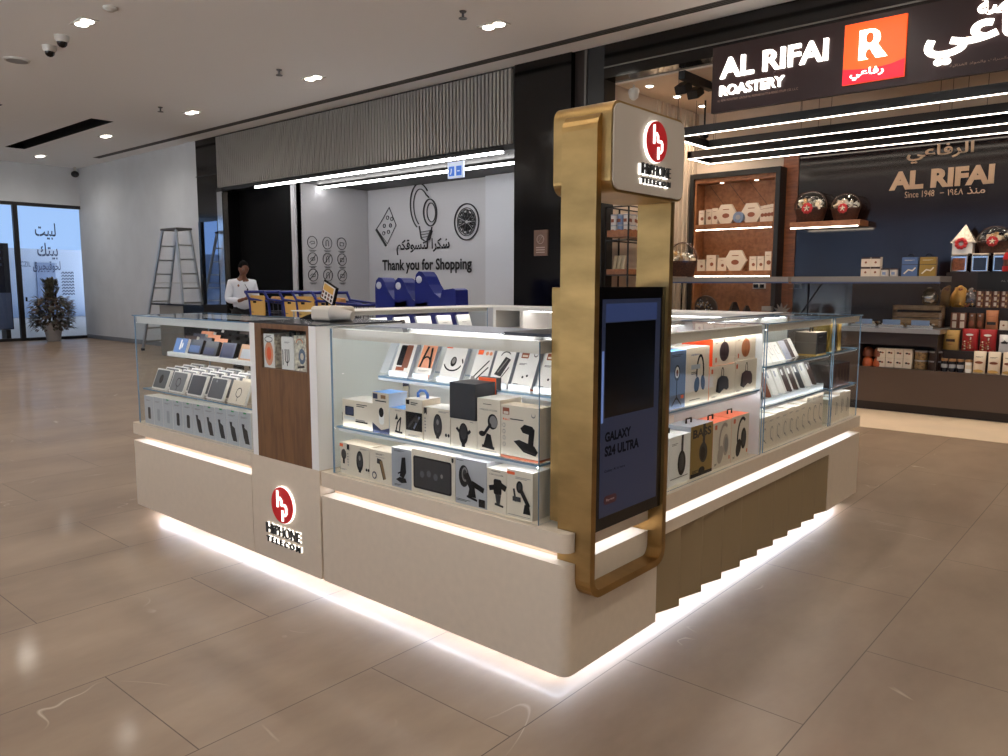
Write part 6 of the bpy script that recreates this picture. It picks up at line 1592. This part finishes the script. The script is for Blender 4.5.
def bag(x0, w, y, z, h, cm, lb, grp, cat='bag', art=None, d=0.07, lean=0.0, way='y', name='snack_bag'):
    """pillow bag: crimped flat top, full belly"""
    m = MB(); n = 8; k = 7
    vs = []; fs = []
    for j in range(k + 1):
        v = j / k; th = d / 2 * (math.sin(PI * min(1, (0.12 + v * 0.88)) ** 1.0) ** 0.6 if v < 1 else 0.02); ww = w / 2 * (1 - 0.06 * math.sin(PI * v))
        for i in range(n):
            a = 2 * PI * i / n
            ca, sa = math.cos(a), math.sin(a)
            vs.append((w / 2 + ww * (abs(ca) ** 0.5) * (1 if ca > 0 else -1), d / 2 + max(th, 0.003) * sa, v * h))
    for j in range(k):
        for i in range(n): fs.append((j * n + i, j * n + (i + 1) % n, (j + 1) * n + (i + 1) % n, (j + 1) * n + i))
    m.raw(vs, fs, cm, True); m.raw(vs, [list(range(n))[::-1], [k * n + i for i in range(n)]], cm)
    if art: art(Art(m, w, h, y=0.0))
    o = m.build(name); o.location = (x0, y, z); o.rotation_euler = (-lean, 0, 0 if way == 'y' else PI / 2)
    return tag(o, lb, cat, grp)
for k in range(3):
    bag(-3.87 + k * 0.06, 0.055, 6.20, 1.5205, 0.24, mat('beige_pack', (176, 160, 132), 0.4), 'slim beige snack bag, %s from the left on the black shelf' % ORD[k], 'bags on the black metal shelf', lean=0.25, d=0.04)
for k in range(2):
    bag(6.22 + k * 0.2, 0.18, -3.62, 1.5205, 0.27, mat('kraft_pack', (170, 134, 98), 0.5), 'kraft nut bag with red lettering, %s facing sideways on the black shelf' % ('nearer' if not k else 'farther'), 'bags on the black metal shelf', way='x', lean=0.15, art=lambda a: (a.words(-0.2, 0.15, 0.7, REDC, h=0.04), a.words(-0.2, 0.15, 0.4, REDC, h=0.04)))
for k in range(3):
    bag(6.18 + k * 0.18, 0.15, -3.62, 1.0805, 0.26, WHITEC if k else mat('beige_pack'), 'white and red bag, %s along the bottom tray of the black shelf' % ORD[k], 'bags on the black metal shelf', way='x', lean=0.1, art=lambda a: a.ell(0, 0.8, 0.18, 0.12, REDC))

# --- service counter
co = (-2.0, 7.6, 0)
t = thing('service_counter', co, 'brown roastery counter with a dark plinth and open lower niche', 'counter')
CBR = mat('counter_brown', (82, 66, 56), 0.4); CDK = mat('counter_dark', (40, 28, 26), 0.4)
m = MB(); m.box(-3.75, 2.9, 7.20, 7.9, 0.10, 0.485, CBR); m.build('front_panel', t, origin=co)
m = MB(); m.box(-3.7, 2.9, 7.24, 7.9, 0.003, 0.10, mat('plinth_dark', (30, 18, 16), 0.4)); m.build('plinth', t, origin=co)
m = MB(); m.box(-3.75, -0.42, 7.62, 7.9, 0.485, 0.88, CDK); m.box(-3.75, -1.2, 7.21, 7.62, 0.485, 0.88, CBR); m.box(-1.2, -0.42, 7.22, 7.62, 0.74, 0.88, CDK); m.box(-0.43, -0.41, 7.2, 7.62, 0.485, 0.88, CDK); m.build('niche_body', t, origin=co)
m = MB(); m.box(-3.78, -0.38, 7.14, 7.9, 0.88, 0.93, STEEL); m.build('steel_deck', t, origin=co)
m = MB(); m.box(-0.41, 2.9, 7.40, 7.9, 0.485, 0.70, CDK); m.box(-0.41, 2.9, 7.60, 7.9, 0.70, 0.925, CDK); m.box(-0.41, 2.9, 7.80, 7.99, 0.925, 1.15, CDK); m.build('stepped_stand', t, origin=co)
# counter glass vitrines
for a, b, lb in ((-3.70, -2.02, 'tilted glass food display with a steel top, left part of the roastery counter'), (-1.98, -0.42, 'tilted glass food display with a steel top, right part of the roastery counter')):
    o = ((a + b) / 2, 7.5, 0.93)
    v = thing('glass_vitrine', o, lb, 'display case', 'glass vitrines on the counter')
    m = MB(); m.prism([(7.24, 0.93), (7.246, 0.93), (7.186, 1.43), (7.18, 1.43)], a, b, SHOPGLASS, axis='x'); m.build('front_pane', v, origin=o)
    m = MB(); m.prism([(7.24, 0.93), (7.70, 0.93), (7.70, 1.43), (7.18, 1.43)], a, a + 0.006, SHOPGLASS, axis='x'); m.prism([(7.24, 0.93), (7.70, 0.93), (7.70, 1.43), (7.18, 1.43)], b - 0.006, b, SHOPGLASS, axis='x'); m.build('end_pane', v, origin=o)
    m = MB(); m.box(a, b, 7.16, 7.72, 1.43, 1.49, mat('dull_steel', (138, 132, 126), 0.5, metal=0.4)); m.box(a, b, 7.162, 7.18, 1.412, 1.43, mat('blue_film', (62, 76, 116), 0.5)); m.build('steel_top', v, origin=o)
    m = MB(); m.tube([(a + 0.02, 7.69, 0.93), (a + 0.02, 7.69, 1.43)], 0.012, INK, n=6); m.tube([(a + 0.02, 7.26, 0.94), (a + 0.28, 7.4, 1.42)], 0.01, INK, n=6) if b > -1 else None; m.build('bracket', v, origin=o)
# trays of sweets
rn = random.Random(11)
for k in range(5):
    x = -1.9 + k * 0.29
    t = thing('sweet_tray', (x, 7.45, 0.9305), 'blue-labelled snack tray, %s from the left under the right glass' % ORD[k], 'tray', 'snack trays under the right glass')
    m = MB(); m.box(0, 0.26, -0.16, 0.16, 0, 0.012, CHROME); m.box(0, 0.26, -0.165, -0.155, 0, 0.03, CHROME); m.build('tray', t)
    m = MB()
    for i in range(34): m.ball((rn.uniform(0.02, 0.24), rn.uniform(-0.14, 0.14), 0.022 + rn.random() * 0.02), 0.018, 0.016, 0.013, rn.choice((mat('nut_tan', (188, 142, 92), 0.6), mat('nut_dark', (104, 66, 42), 0.6), CREAMC)), 7, 5)
    m.build('snacks', t)
    m = MB(); m.box(0.04, 0.22, -0.15, -0.147, 0.03, 0.085, mat('label_blue', (150, 172, 206), 0.4)); m.build('label', t)
# wooden crate, glass jar and paper cones behind the glass
t = thing('wooden_crate', (-0.95, 7.52, 0.9305), 'pale wooden crate under the right glass of the counter', 'crate')
CR = wood('crate_wood', (150, 116, 82), (178, 142, 104), (2, 8, 8)); m = MB()
for z in (0.11, 0.19): m.box(0, 0.5, 0, 0.012, z, z + 0.05, CR); m.box(0, 0.5, 0.14, 0.152, z, z + 0.05, CR)
for x in (0, 0.488): m.box(x, x + 0.012, 0, 0.15, 0.0, 0.24, CR)
m.box(0, 0.5, 0, 0.15, 0.0, 0.1, CR); m.build('slats', t)
m = MB(); m.lathe([(0.04, 0), (0.075, 0.03), (0.085, 0.1), (0.06, 0.16), (0.03, 0.18), (0.035, 0.2)], (0, 0, 0), mat('mirror_ball', (190, 180, 170), 0.12, metal=0.9), n=20)
tag(m.build('glass_jar', loc=(-0.60, 7.60, 1.1706)), 'shiny round jar standing on the wooden crate behind the right glass', 'jar')
t = thing('round_platter', (-3.25, 7.55, 0.9305), 'round glittering platter of sweets standing upright under the left glass', 'platter')
m = MB(); m.cyl((0, 0, 0.16), (0, 0.03, 0.165), 0.16, m=mat('platter_dark', (96, 74, 56), 0.4), n=28)
for i in range(70):
    a = rn.uniform(0, 2 * PI); r = 0.145 * math.sqrt(rn.random()); m.ball((r * math.cos(a), -0.01, 0.16 + r * math.sin(a)), 0.014, 0.012, 0.014, rn.choice((CREAMC, mat('nut_tan'), CHROME)), 6, 4)
m.box(-0.06, 0.06, 0, 0.06, 0, 0.02, CR); m.build('platter', t)
t = thing('chocolate_stand', (-2.85, 7.55, 0.9305), 'dark pyramid of chocolates under the left glass', 'stand')
m = MB(); m.lathe([(0.14, 0), (0.12, 0.04), (0.03, 0.24)], (0, 0, 0), mat('choc', (54, 34, 26), 0.4), n=4, smooth=False); m.lathe([(0.08, 0), (0.07, 0.1), (0.02, 0.2)], (0.17, 0, 0), mat('choc'), n=4, smooth=False); m.build('pyramid', t)
t = thing('snack_display', (-2.35, 7.55, 0.9305), 'stacked cream packs and a spiky star shaped pack under the left glass', 'display')
m = MB()
for k in range(3): m.box(-0.16 + 0.02 * k, -0.04 + 0.02 * k, -0.04, 0.04, k * 0.07, k * 0.07 + 0.055, HEXC)
m.build('pack_stack', t)
m = MB()
for i in range(12): m.tube([(0.12, 0, 0.12), (0.12 + 0.12 * math.cos(i * PI / 6), 0.02 * (i % 3 - 1), 0.12 + 0.12 * math.sin(i * PI / 6))], [0.03, 0.004], HEXC, n=5)
m.build('star_pack', t)
for k, (x, z, lb) in enumerate(((-2.9, 1.36, 'white double wall socket seen through the left glass'), (-1.55, 1.36, 'white double wall socket seen through the right glass'))):
    t = thing('wall_socket', (x, 8.45 if k == 0 else 8.41, z - 0.02), lb, 'socket', 'wall sockets behind the counter')
    m = MB(); m.box(-0.09, 0.09, -0.012, 0.0, 0, 0.09, WHITEC); m.build('plate', t)
    m = MB(); m.rbox(-0.07, -0.01, -0.05, -0.012, 0.01, 0.06, INK, 0.006); m.rbox(0.02, 0.07, -0.05, -0.012, 0.01, 0.06, INK, 0.006); m.build('plug', t)
# --- boxes and jars in the lower niche
for r in range(2):
    for k in range(2):
        m = MB(); m.lathe([(0.055, 0), (0.058, 0.03), (0.05, 0.075), (0.03, 0.1), (0.012, 0.108)], (0, 0, 0), mat('orange_dome', (196, 96, 52), 0.35) if r == 0 else mat('amber_dome', (120, 66, 44), 0.3), n=14)
        tag(m.build('domed_pack', loc=(-1.13 + k * 0.115, 7.33, 0.4855 + r * 0.1095)), '%s domed sweet pack, %s of its pair in the counter niche' % (('orange', 'amber')[r], ('left', 'right')[k]), 'pack', 'domed packs in the counter niche')
    for k in range(4):
        x = -1.02 + k * 0.09
        carton('nut_cube', 'cream nut cube box, %s from the left, %s row of the counter niche' % (ORD[k], ('lower', 'upper')[r]), 'box', x, x + 0.085, 7.28, 0.09, 0.4855 + r * 0.1065, 0.105, face=CREAMC, art=lambda a: (a.ell(-0.1, 0.55, 0.13, 0.1, DBROWN), a.ell(0.12, 0.52, 0.12, 0.1, NUT), a.words(-0.2, 0.2, 0.9, NUT, n=1)), group='cube boxes in the counter niche')
    for k in range(2):
        m = MB(); m.cyl((0, 0, 0), (0, 0, 0.085), 0.065, m=(mat('jar_nuts', (120, 96, 62), 0.35, noise=0.4, nscale=40) if k == 0 else mat('jar_dark', (52, 34, 28), 0.3)), n=18); m.cyl((0, 0, 0.085), (0, 0, 0.1), 0.067, m=GREYC, n=18)
        tag(m.build('snack_jar', loc=(-0.585 + k * 0.135, 7.34, 0.4855 + r * 0.1005)), '%s wide jar with a grey lid in the %s layer of the counter niche' % (('nut filled', 'dark')[k], ('lower', 'upper')[r]), 'jar', 'wide jars in the counter niche')
# --- right stand, front row
for k in range(4):
    x = -0.345 + k * 0.075
    t = thing('spice_jar', (x, 7.27, 0.4855), ('dark cork-topped jar, %s from the left, front row of the stand' % ORD[k]) if k < 3 else 'jar with a white label and cork lid, right of the three dark jars', 'jar', 'cork topped jars in the front row')
    m = MB(); m.cyl((0, 0, 0), (0, 0, 0.11), 0.032, m=mat('jar_navy', (26, 30, 42), 0.15) if k < 3 else WHITEC, n=14); m.build('jar', t)
    m = MB(); m.cyl((0, 0, 0.11), (0, 0, 0.135), 0.034, m=mat('cork', (150, 110, 72), 0.6), n=14); m.build('lid', t)
    m = MB(); m.cyl((0, -0.0005, 0.04), (0, -0.0005, 0.08), 0.0328, m=GREYC if k < 3 else CREAMC, n=14, cap=False); m.build('label', t)
def a_pouch(a): a.ell(0.0, 0.5, 0.16, 0.06, NUT); a.words(-0.14, 0.14, 0.75, INK2); a.ell(0.0, 0.12, 0.2, 0.07, mat('ochre_print', (186, 150, 80), 0.5))
for k in range(4):
    x = -0.08 + k * 0.13
    bag(x, 0.115, 7.22, 0.4855, 0.235, mat('pouch_cream', (222, 206, 184), 0.5), 'cream coffee pouch, %s from the left, front row of the stand' % ORD[k], 'cream pouches in the front row', art=a_pouch, d=0.08, lean=0.05, name='coffee_pouch')
def a_kraft(a): a.rect(-0.2, 0.2, 0.42, 0.55, DBROWN); a.words(-0.12, 0.12, 0.75, NUT); a.words(-0.14, 0.14, 0.3, NUT)
bag(-0.42, 0.165, 7.44, 0.7005, 0.215, mat('gold_pouch', (190, 152, 86), 0.45), 'gold brown stand-up nut bag on the middle step of the stand', 'nut bags on the middle step', art=a_kraft, d=0.08)
def a_mix(a):
    rn2 = random.Random(4)
    for i in range(34): a.ell(rn2.uniform(-0.26, 0.26), rn2.uniform(0.06, 0.62), 0.035, 0.03, rn2.choice((CREAMC, mat('nut_tan'), NUT, BROWNC)), rn2.uniform(0, 3), 7)
    a.ell(0.0, 0.74, 0.15, 0.05, WHITEC)
for k in range(2):
    bag(-0.235 + k * 0.165, 0.155, 7.43, 0.7005, 0.235, mat('red_pouch', (168, 34, 36), 0.45), 'red snack mix bag, %s of two on the middle step of the stand' % ('left', 'right')[k], 'nut bags on the middle step', art=a_mix, d=0.08)
for k in range(2):
    bag(0.105 + k * 0.12, 0.11, 7.43, 0.7005, 0.185, mat('white_pouch', (216, 214, 214), 0.4), 'white bag with a dark leaf print, %s of two on the middle step' % ('left', 'right')[k], 'nut bags on the middle step', art=lambda a: (a.ell(0, 0.56, 0.18, 0.06, INK2), a.line([(-0.12, 0.5), (0.0, 0.68), (0.12, 0.5)], 0.04, INK2)), d=0.08)
# third step
for r in range(2):
    for k in range(2):
        x = -0.385 + k * 0.075
        carton('small_carton', 'small brown carton, %s one in the %s layer on the third step' % (('left', 'right')[k], ('lower', 'upper')[r]), 'box', x, x + 0.07, 7.63, 0.07, 0.9255 + r * 0.086, 0.085, face=mat('box_brown', (120, 72, 50), 0.5), art=lambda a: a.rect(-0.22, 0.25, 0.1, 0.9, HEXC), group='small cartons on the third step')
for k in range(2):
    bag(-0.22 + k * 0.075, 0.07, 7.63, 0.9255, 0.17, mat('brown_bag', (104, 66, 42), 0.4), 'brown filled cellophane bag, %s of two on the third step' % ('left', 'right')[k], 'bags on the third step', art=lambda a: (a.ell(0, 0.35, 0.13, 0.2, NUT), a.rect(-0.06, 0.06, 0.8, 0.9, GREYC)), d=0.06)
bag(-0.06, 0.12, 7.62, 0.9255, 0.205, mat('copper_bag', (186, 122, 84), 0.45), 'copper coloured gusset bag in the middle of the third step', 'bags on the third step', art=lambda a: (a.rect(-0.2, 0.2, 0.25, 0.4, INK2), a.words(-0.14, 0.14, 0.7, NUT)), d=0.07)
for k in range(5):
    x = 0.075 + k * 0.075
    carton('thin_box', 'flat cream box, %s from the copper bag on the third step' % ORD[k], 'box', x, x + 0.07, 7.63, 0.06, 0.9255, 0.10, face=HEXC, art=lambda a: a.ell(0, 0.5, 0.1, 0.1, NUT), group='flat boxes on the third step', lean=0.2)
# fourth step: gold wraps, baskets of sweets
for r in range(3):
    for k in range(5):
        x = -0.19 + k * 0.075
        m = MB(); m.rbox(0, 0.07, 0, 0.05, 0, 0.06, mat('box_brown'), 0.004); m.box(0.015, 0.04, -0.002, 0, 0.02, 0.058, HEXC); m.box(0.045, 0.06, -0.002, 0, 0.005, 0.03, mat('snack_gold'))
        tag(m.build('sweet_box', loc=(x, 7.84, 1.1505 + r * 0.0605)), 'striped sweet box, %s from the left, %s layer under the till screen' % (ORD[k], ('bottom', 'middle', 'top')[r]), 'box', 'striped sweet boxes below the screen')
t = thing('till_screen', (0.05, 7.82, 1.332), 'black till screen on top of the stand at the right edge', 'screen')
m = MB(); m.box(-0.24, 0.26, 0, 0.03, 0.02, 0.21, BLACKM); m.build('panel', t)
m = MB(); m.text('AL RIFAI', (-0.02, -0.001, 0.10), (1, 0, 0), (0, 0, 1), 0.02, GREYINK, w=0.14); m.ball((0.06, -0.001, 0.145), 0.02, 0.002, 0.01, GREYINK, 8, 4); m.build('print', t)
m = MB(); m.box(-0.1, 0.1, 0.0, 0.1, 0, 0.02, BLACKM); m.build('foot', t)
GW = mat('gold_wrap', (176, 132, 66), 0.3, metal=0.6)
for k, (x, z, s_, mt, lb) in enumerate(((-0.36, 1.151, 0.11, GW, 'gold wrapped sweet mound at the left end of the fourth step'), (-0.25, 1.151, 0.10, mat('wrap_grey', (120, 112, 110), 0.25, metal=0.8), 'silver grey wrapped sweet mound beside the gold one'))):
    t = thing('sweet_mound', (x, 7.9, z), lb, 'sweets', 'wrapped sweet mounds on the stand')
    m = MB(); m.lathe([(s_ * 0.7, 0), (s_ * 0.95, s_ * 0.5), (s_ * 0.85, s_ * 1.2), (s_ * 0.5, s_ * 1.9), (0.01, s_ * 2.2)], (0, 0, 0), mt, n=16, sy=0.7)
    for i in range(40):
        a = rn.uniform(PI, 2 * PI); z_ = rn.uniform(0.1, 1.9) * s_; m.ball((s_ * 0.9 * math.cos(a) * (1 - z_ / s_ / 3.4), s_ * 0.66 * math.sin(a) * (1 - z_ / s_ / 3.4), z_), 0.016, 0.014, 0.016, rn.choice((GW, mt, NUT)), 6, 4)
    m.build('sweets', t)
# back cabinet carrying the gift boxes, metallic canisters
t = thing('back_cabinet', (-0.2, 8.2, 0), 'dark cabinet against the roastery wall carrying canisters and baskets', 'cabinet')
m = MB(); m.box(-1.35, 3.0, -0.17, 0.2, 0.003, 1.49, CDK); m.box(-0.34, 3.0, -0.15, 0.2, 1.49, 1.54, CDK); m.build('carcass', t)
for k in range(4):
    x = -0.47 + k * 0.205 + (0.04)
    t = thing('metal_canister', (x, 8.08, 1.5405), 'silver framed canister with a %s window, %s from the left under the baskets' % (('brown', 'dark', 'dark', 'brown')[k], ORD[k]), 'canister', 'silver canisters under the baskets')
    m = MB(); m.rbox(-0.085, 0.085, 0, 0.14, 0, 0.19, CHROME, 0.012); m.build('body', t)
    m = MB(); m.box(-0.062, 0.062, -0.004, 0.0, 0.02, 0.16, mat('window_brown', (110, 64, 38), 0.3, noise=0.3, nscale=50) if k in (0, 3) else mat('window_dark', (28, 28, 40), 0.15)); m.build('window', t)
    m = MB(); m.rbox(-0.08, 0.08, 0.002, 0.138, 0.19, 0.21, HEXC, 0.004); m.build('lid', t)
basket((-0.12, 8.19, 1.751), 0.36, 0.30, 'wide wrapped basket with a red bow on top of the silver canisters')
t = thing('gift_house_box', (-0.40, 8.16, 1.751), 'white box with a pointed wrapped top and red bow, left of the wide basket', 'gift box')
m = MB(); m.box(-0.11, 0.09, -0.07, 0.08, 0, 0.12, WHITEC); m.build('box', t)
m = MB(); m.raw([(-0.13, -0.08, 0.12), (0.12, -0.08, 0.12), (0.12, 0.09, 0.12), (-0.13, 0.09, 0.12), (0.0, 0, 0.33)], [(0, 1, 4), (1, 2, 4), (2, 3, 4), (3, 0, 4), (3, 2, 1, 0)], mat('foil', (190, 180, 166), 0.25, metal=0.5, noise=0.2, nscale=30)); m.build('pointed_wrap', t)
m = MB()
for i in range(9):
    a = 2 * PI * i / 9; m.ball((-0.02 + 0.045 * math.cos(a), -0.09, 0.11 + 0.045 * math.sin(a)), 0.022, 0.014, 0.022, BOWR, 8, 6)
m.build('bow', t)
t = thing('striped_hamper', (0.17, 8.04, 1.5405), 'brown hamper with two red bands at the right edge', 'hamper')
t.location = (0.13, 7.99, 1.36)
m = MB(); m.lathe([(0.09, 0.02), (0.11, 0.1), (0.12, 0.3), (0.10, 0.42), (0.04, 0.46)], (0, 0, 0), mat('hamper_brown', (84, 50, 38), 0.5), n=18); m.lathe([(0.12, 0.0), (0.10, 0.02)], (0, 0, 0), CDK, n=18); m.build('hamper', t)
m = MB(); m.lathe([(0.118, 0.16), (0.124, 0.2), (0.124, 0.24)], (0, 0, 0), BOWR, n=18, cap=False); m.lathe([(0.126, 0.31), (0.118, 0.36), (0.10, 0.40)], (0, 0, 0), BOWR, n=18, cap=False); m.build('band', t)
# jars and leaflets on the steel top (z 1.49)
for r in range(2):
    for k in range(2):
        carton('jam_cube', 'square jar box, %s in the %s layer on the steel counter top' % (('left', 'right')[k], ('lower', 'upper')[r]), 'box', -1.31 + k * 0.105, -1.21 + k * 0.105, 7.50, 0.09, 1.4905 + r * 0.112, 0.108, face=HEXC, top=DBROWN, art=lambda a: (a.rect(-0.46, 0.46, 0.82, 1.0, DBROWN), a.ell(0, 0.45, 0.12, 0.12, NUT)), group='square jar boxes on the steel top')
for k in range(2):
    m = MB(); m.cyl((0, 0, 0), (0, 0, 0.075), 0.042, m=TINW, n=14); m.cyl((0, 0, 0.075), (0, 0, 0.09), 0.044, m=DBROWN, n=14); m.box(-0.018, 0.018, -0.044, -0.04, 0.02, 0.05, mat('tin_blue'))
    tag(m.build('small_jar', loc=(-1.05 + k * 0.095, 7.5, 1.4905)), 'small white jar with a brown lid, %s of two on the steel counter top' % ('left', 'right')[k], 'jar', 'small jars on the steel top')
def a_deer(c):
    return lambda a: (a.line([(-0.25, 0.15), (-0.05, 0.35), (0.15, 0.3), (0.28, 0.45)], 0.07, c), a.rect(-0.4, 0.4, 0.6, 0.63, INK2), a.words(-0.25, 0.25, 0.85, c))
for k, (x, cm, lb) in enumerate(((-0.88, BLUEC, 'blue printed tea box on the steel counter top'), (-0.70, GOLDC, 'gold printed tea box on the steel counter top'))):
    b = carton('tea_box', lb, 'box', x, x + 0.16, 7.5, 0.07, 1.4905, 0.21, face=cm, art=a_deer(CREAMC), group='tea boxes on the steel top')
    m = MB(); m.tube([(0.05, 0.035, 0.21), (0.055, 0.035, 0.235), (0.08, 0.035, 0.245), (0.105, 0.035, 0.235), (0.11, 0.035, 0.21)], 0.006, INK, n=6); m.build('carry_handle', b)

# ================================================================ LIGHT AND CAMERA
w = bpy.data.worlds.new('sky'); S.world = w; w.use_nodes = True
bg = w.node_tree.nodes['Background']; bg.inputs[0].default_value = col((160, 192, 236)); bg.inputs[1].default_value = 1.25
# daylight through the glass doors
ld = bpy.data.lights.new('door_daylight', 'AREA'); ld.shape = 'RECTANGLE'; ld.size = 10.7; ld.size_y = 3.2; ld.cycles.is_portal = True
lo = bpy.data.objects.new('door_daylight', ld); C.objects.link(lo); lo.location = (-19.62, 0.8, 1.65)
lo.rotation_euler = Vector((1, 0, 0)).to_track_quat('-Z', 'Z').to_euler()
sl = bpy.data.lights.new('sun', 'SUN'); sl.energy = 40; sl.angle = 0.01; sl.color = (1, 0.96, 0.9)
lo = bpy.data.objects.new('sun', sl); C.objects.link(lo); lo.rotation_euler = Vector((-0.45, -0.35, -0.8)).to_track_quat('-Z', 'Y').to_euler(); lo.location = (0, 0, 20)
f, pitch, roll, yaw = 775.1996, 0.1211087, 0.00238680, -0.71055248
fw = Vector((math.sin(yaw) * math.cos(pitch), math.cos(yaw) * math.cos(pitch), -math.sin(pitch)))
r0 = Vector((math.cos(yaw), -math.sin(yaw), 0)); u0 = r0.cross(fw)
Rv = math.cos(roll) * r0 + math.sin(roll) * u0; Uv = -math.sin(roll) * r0 + math.cos(roll) * u0
cd = bpy.data.cameras.new('camera'); cam = bpy.data.objects.new('camera', cd); C.objects.link(cam)
cd.sensor_width = 36; cd.lens = f / 1008 * 36; cd.clip_start = 0.05; cd.clip_end = 200
cam.matrix_world = Matrix(((Rv.x, Uv.x, -fw.x, 1.45857498), (Rv.y, Uv.y, -fw.y, -2.01886170), (Rv.z, Uv.z, -fw.z, 1.40), (0, 0, 0, 1)))
S.camera = cam
S.view_settings.view_transform = 'Standard'; S.view_settings.look = 'None'; S.view_settings.gamma = 1.0; S.view_settings.use_curve_mapping = False
S.view_settings.exposure = 0.0
S.cycles.max_bounces = 10; S.cycles.diffuse_bounces = 6; S.cycles.glossy_bounces = 4; S.cycles.transmission_bounces = 4; S.cycles.transparent_max_bounces = 24
S.cycles.caustics_reflective = False; S.cycles.caustics_refractive = False
S.cycles.sample_clamp_indirect = 6
S.cycles.use_denoising = True
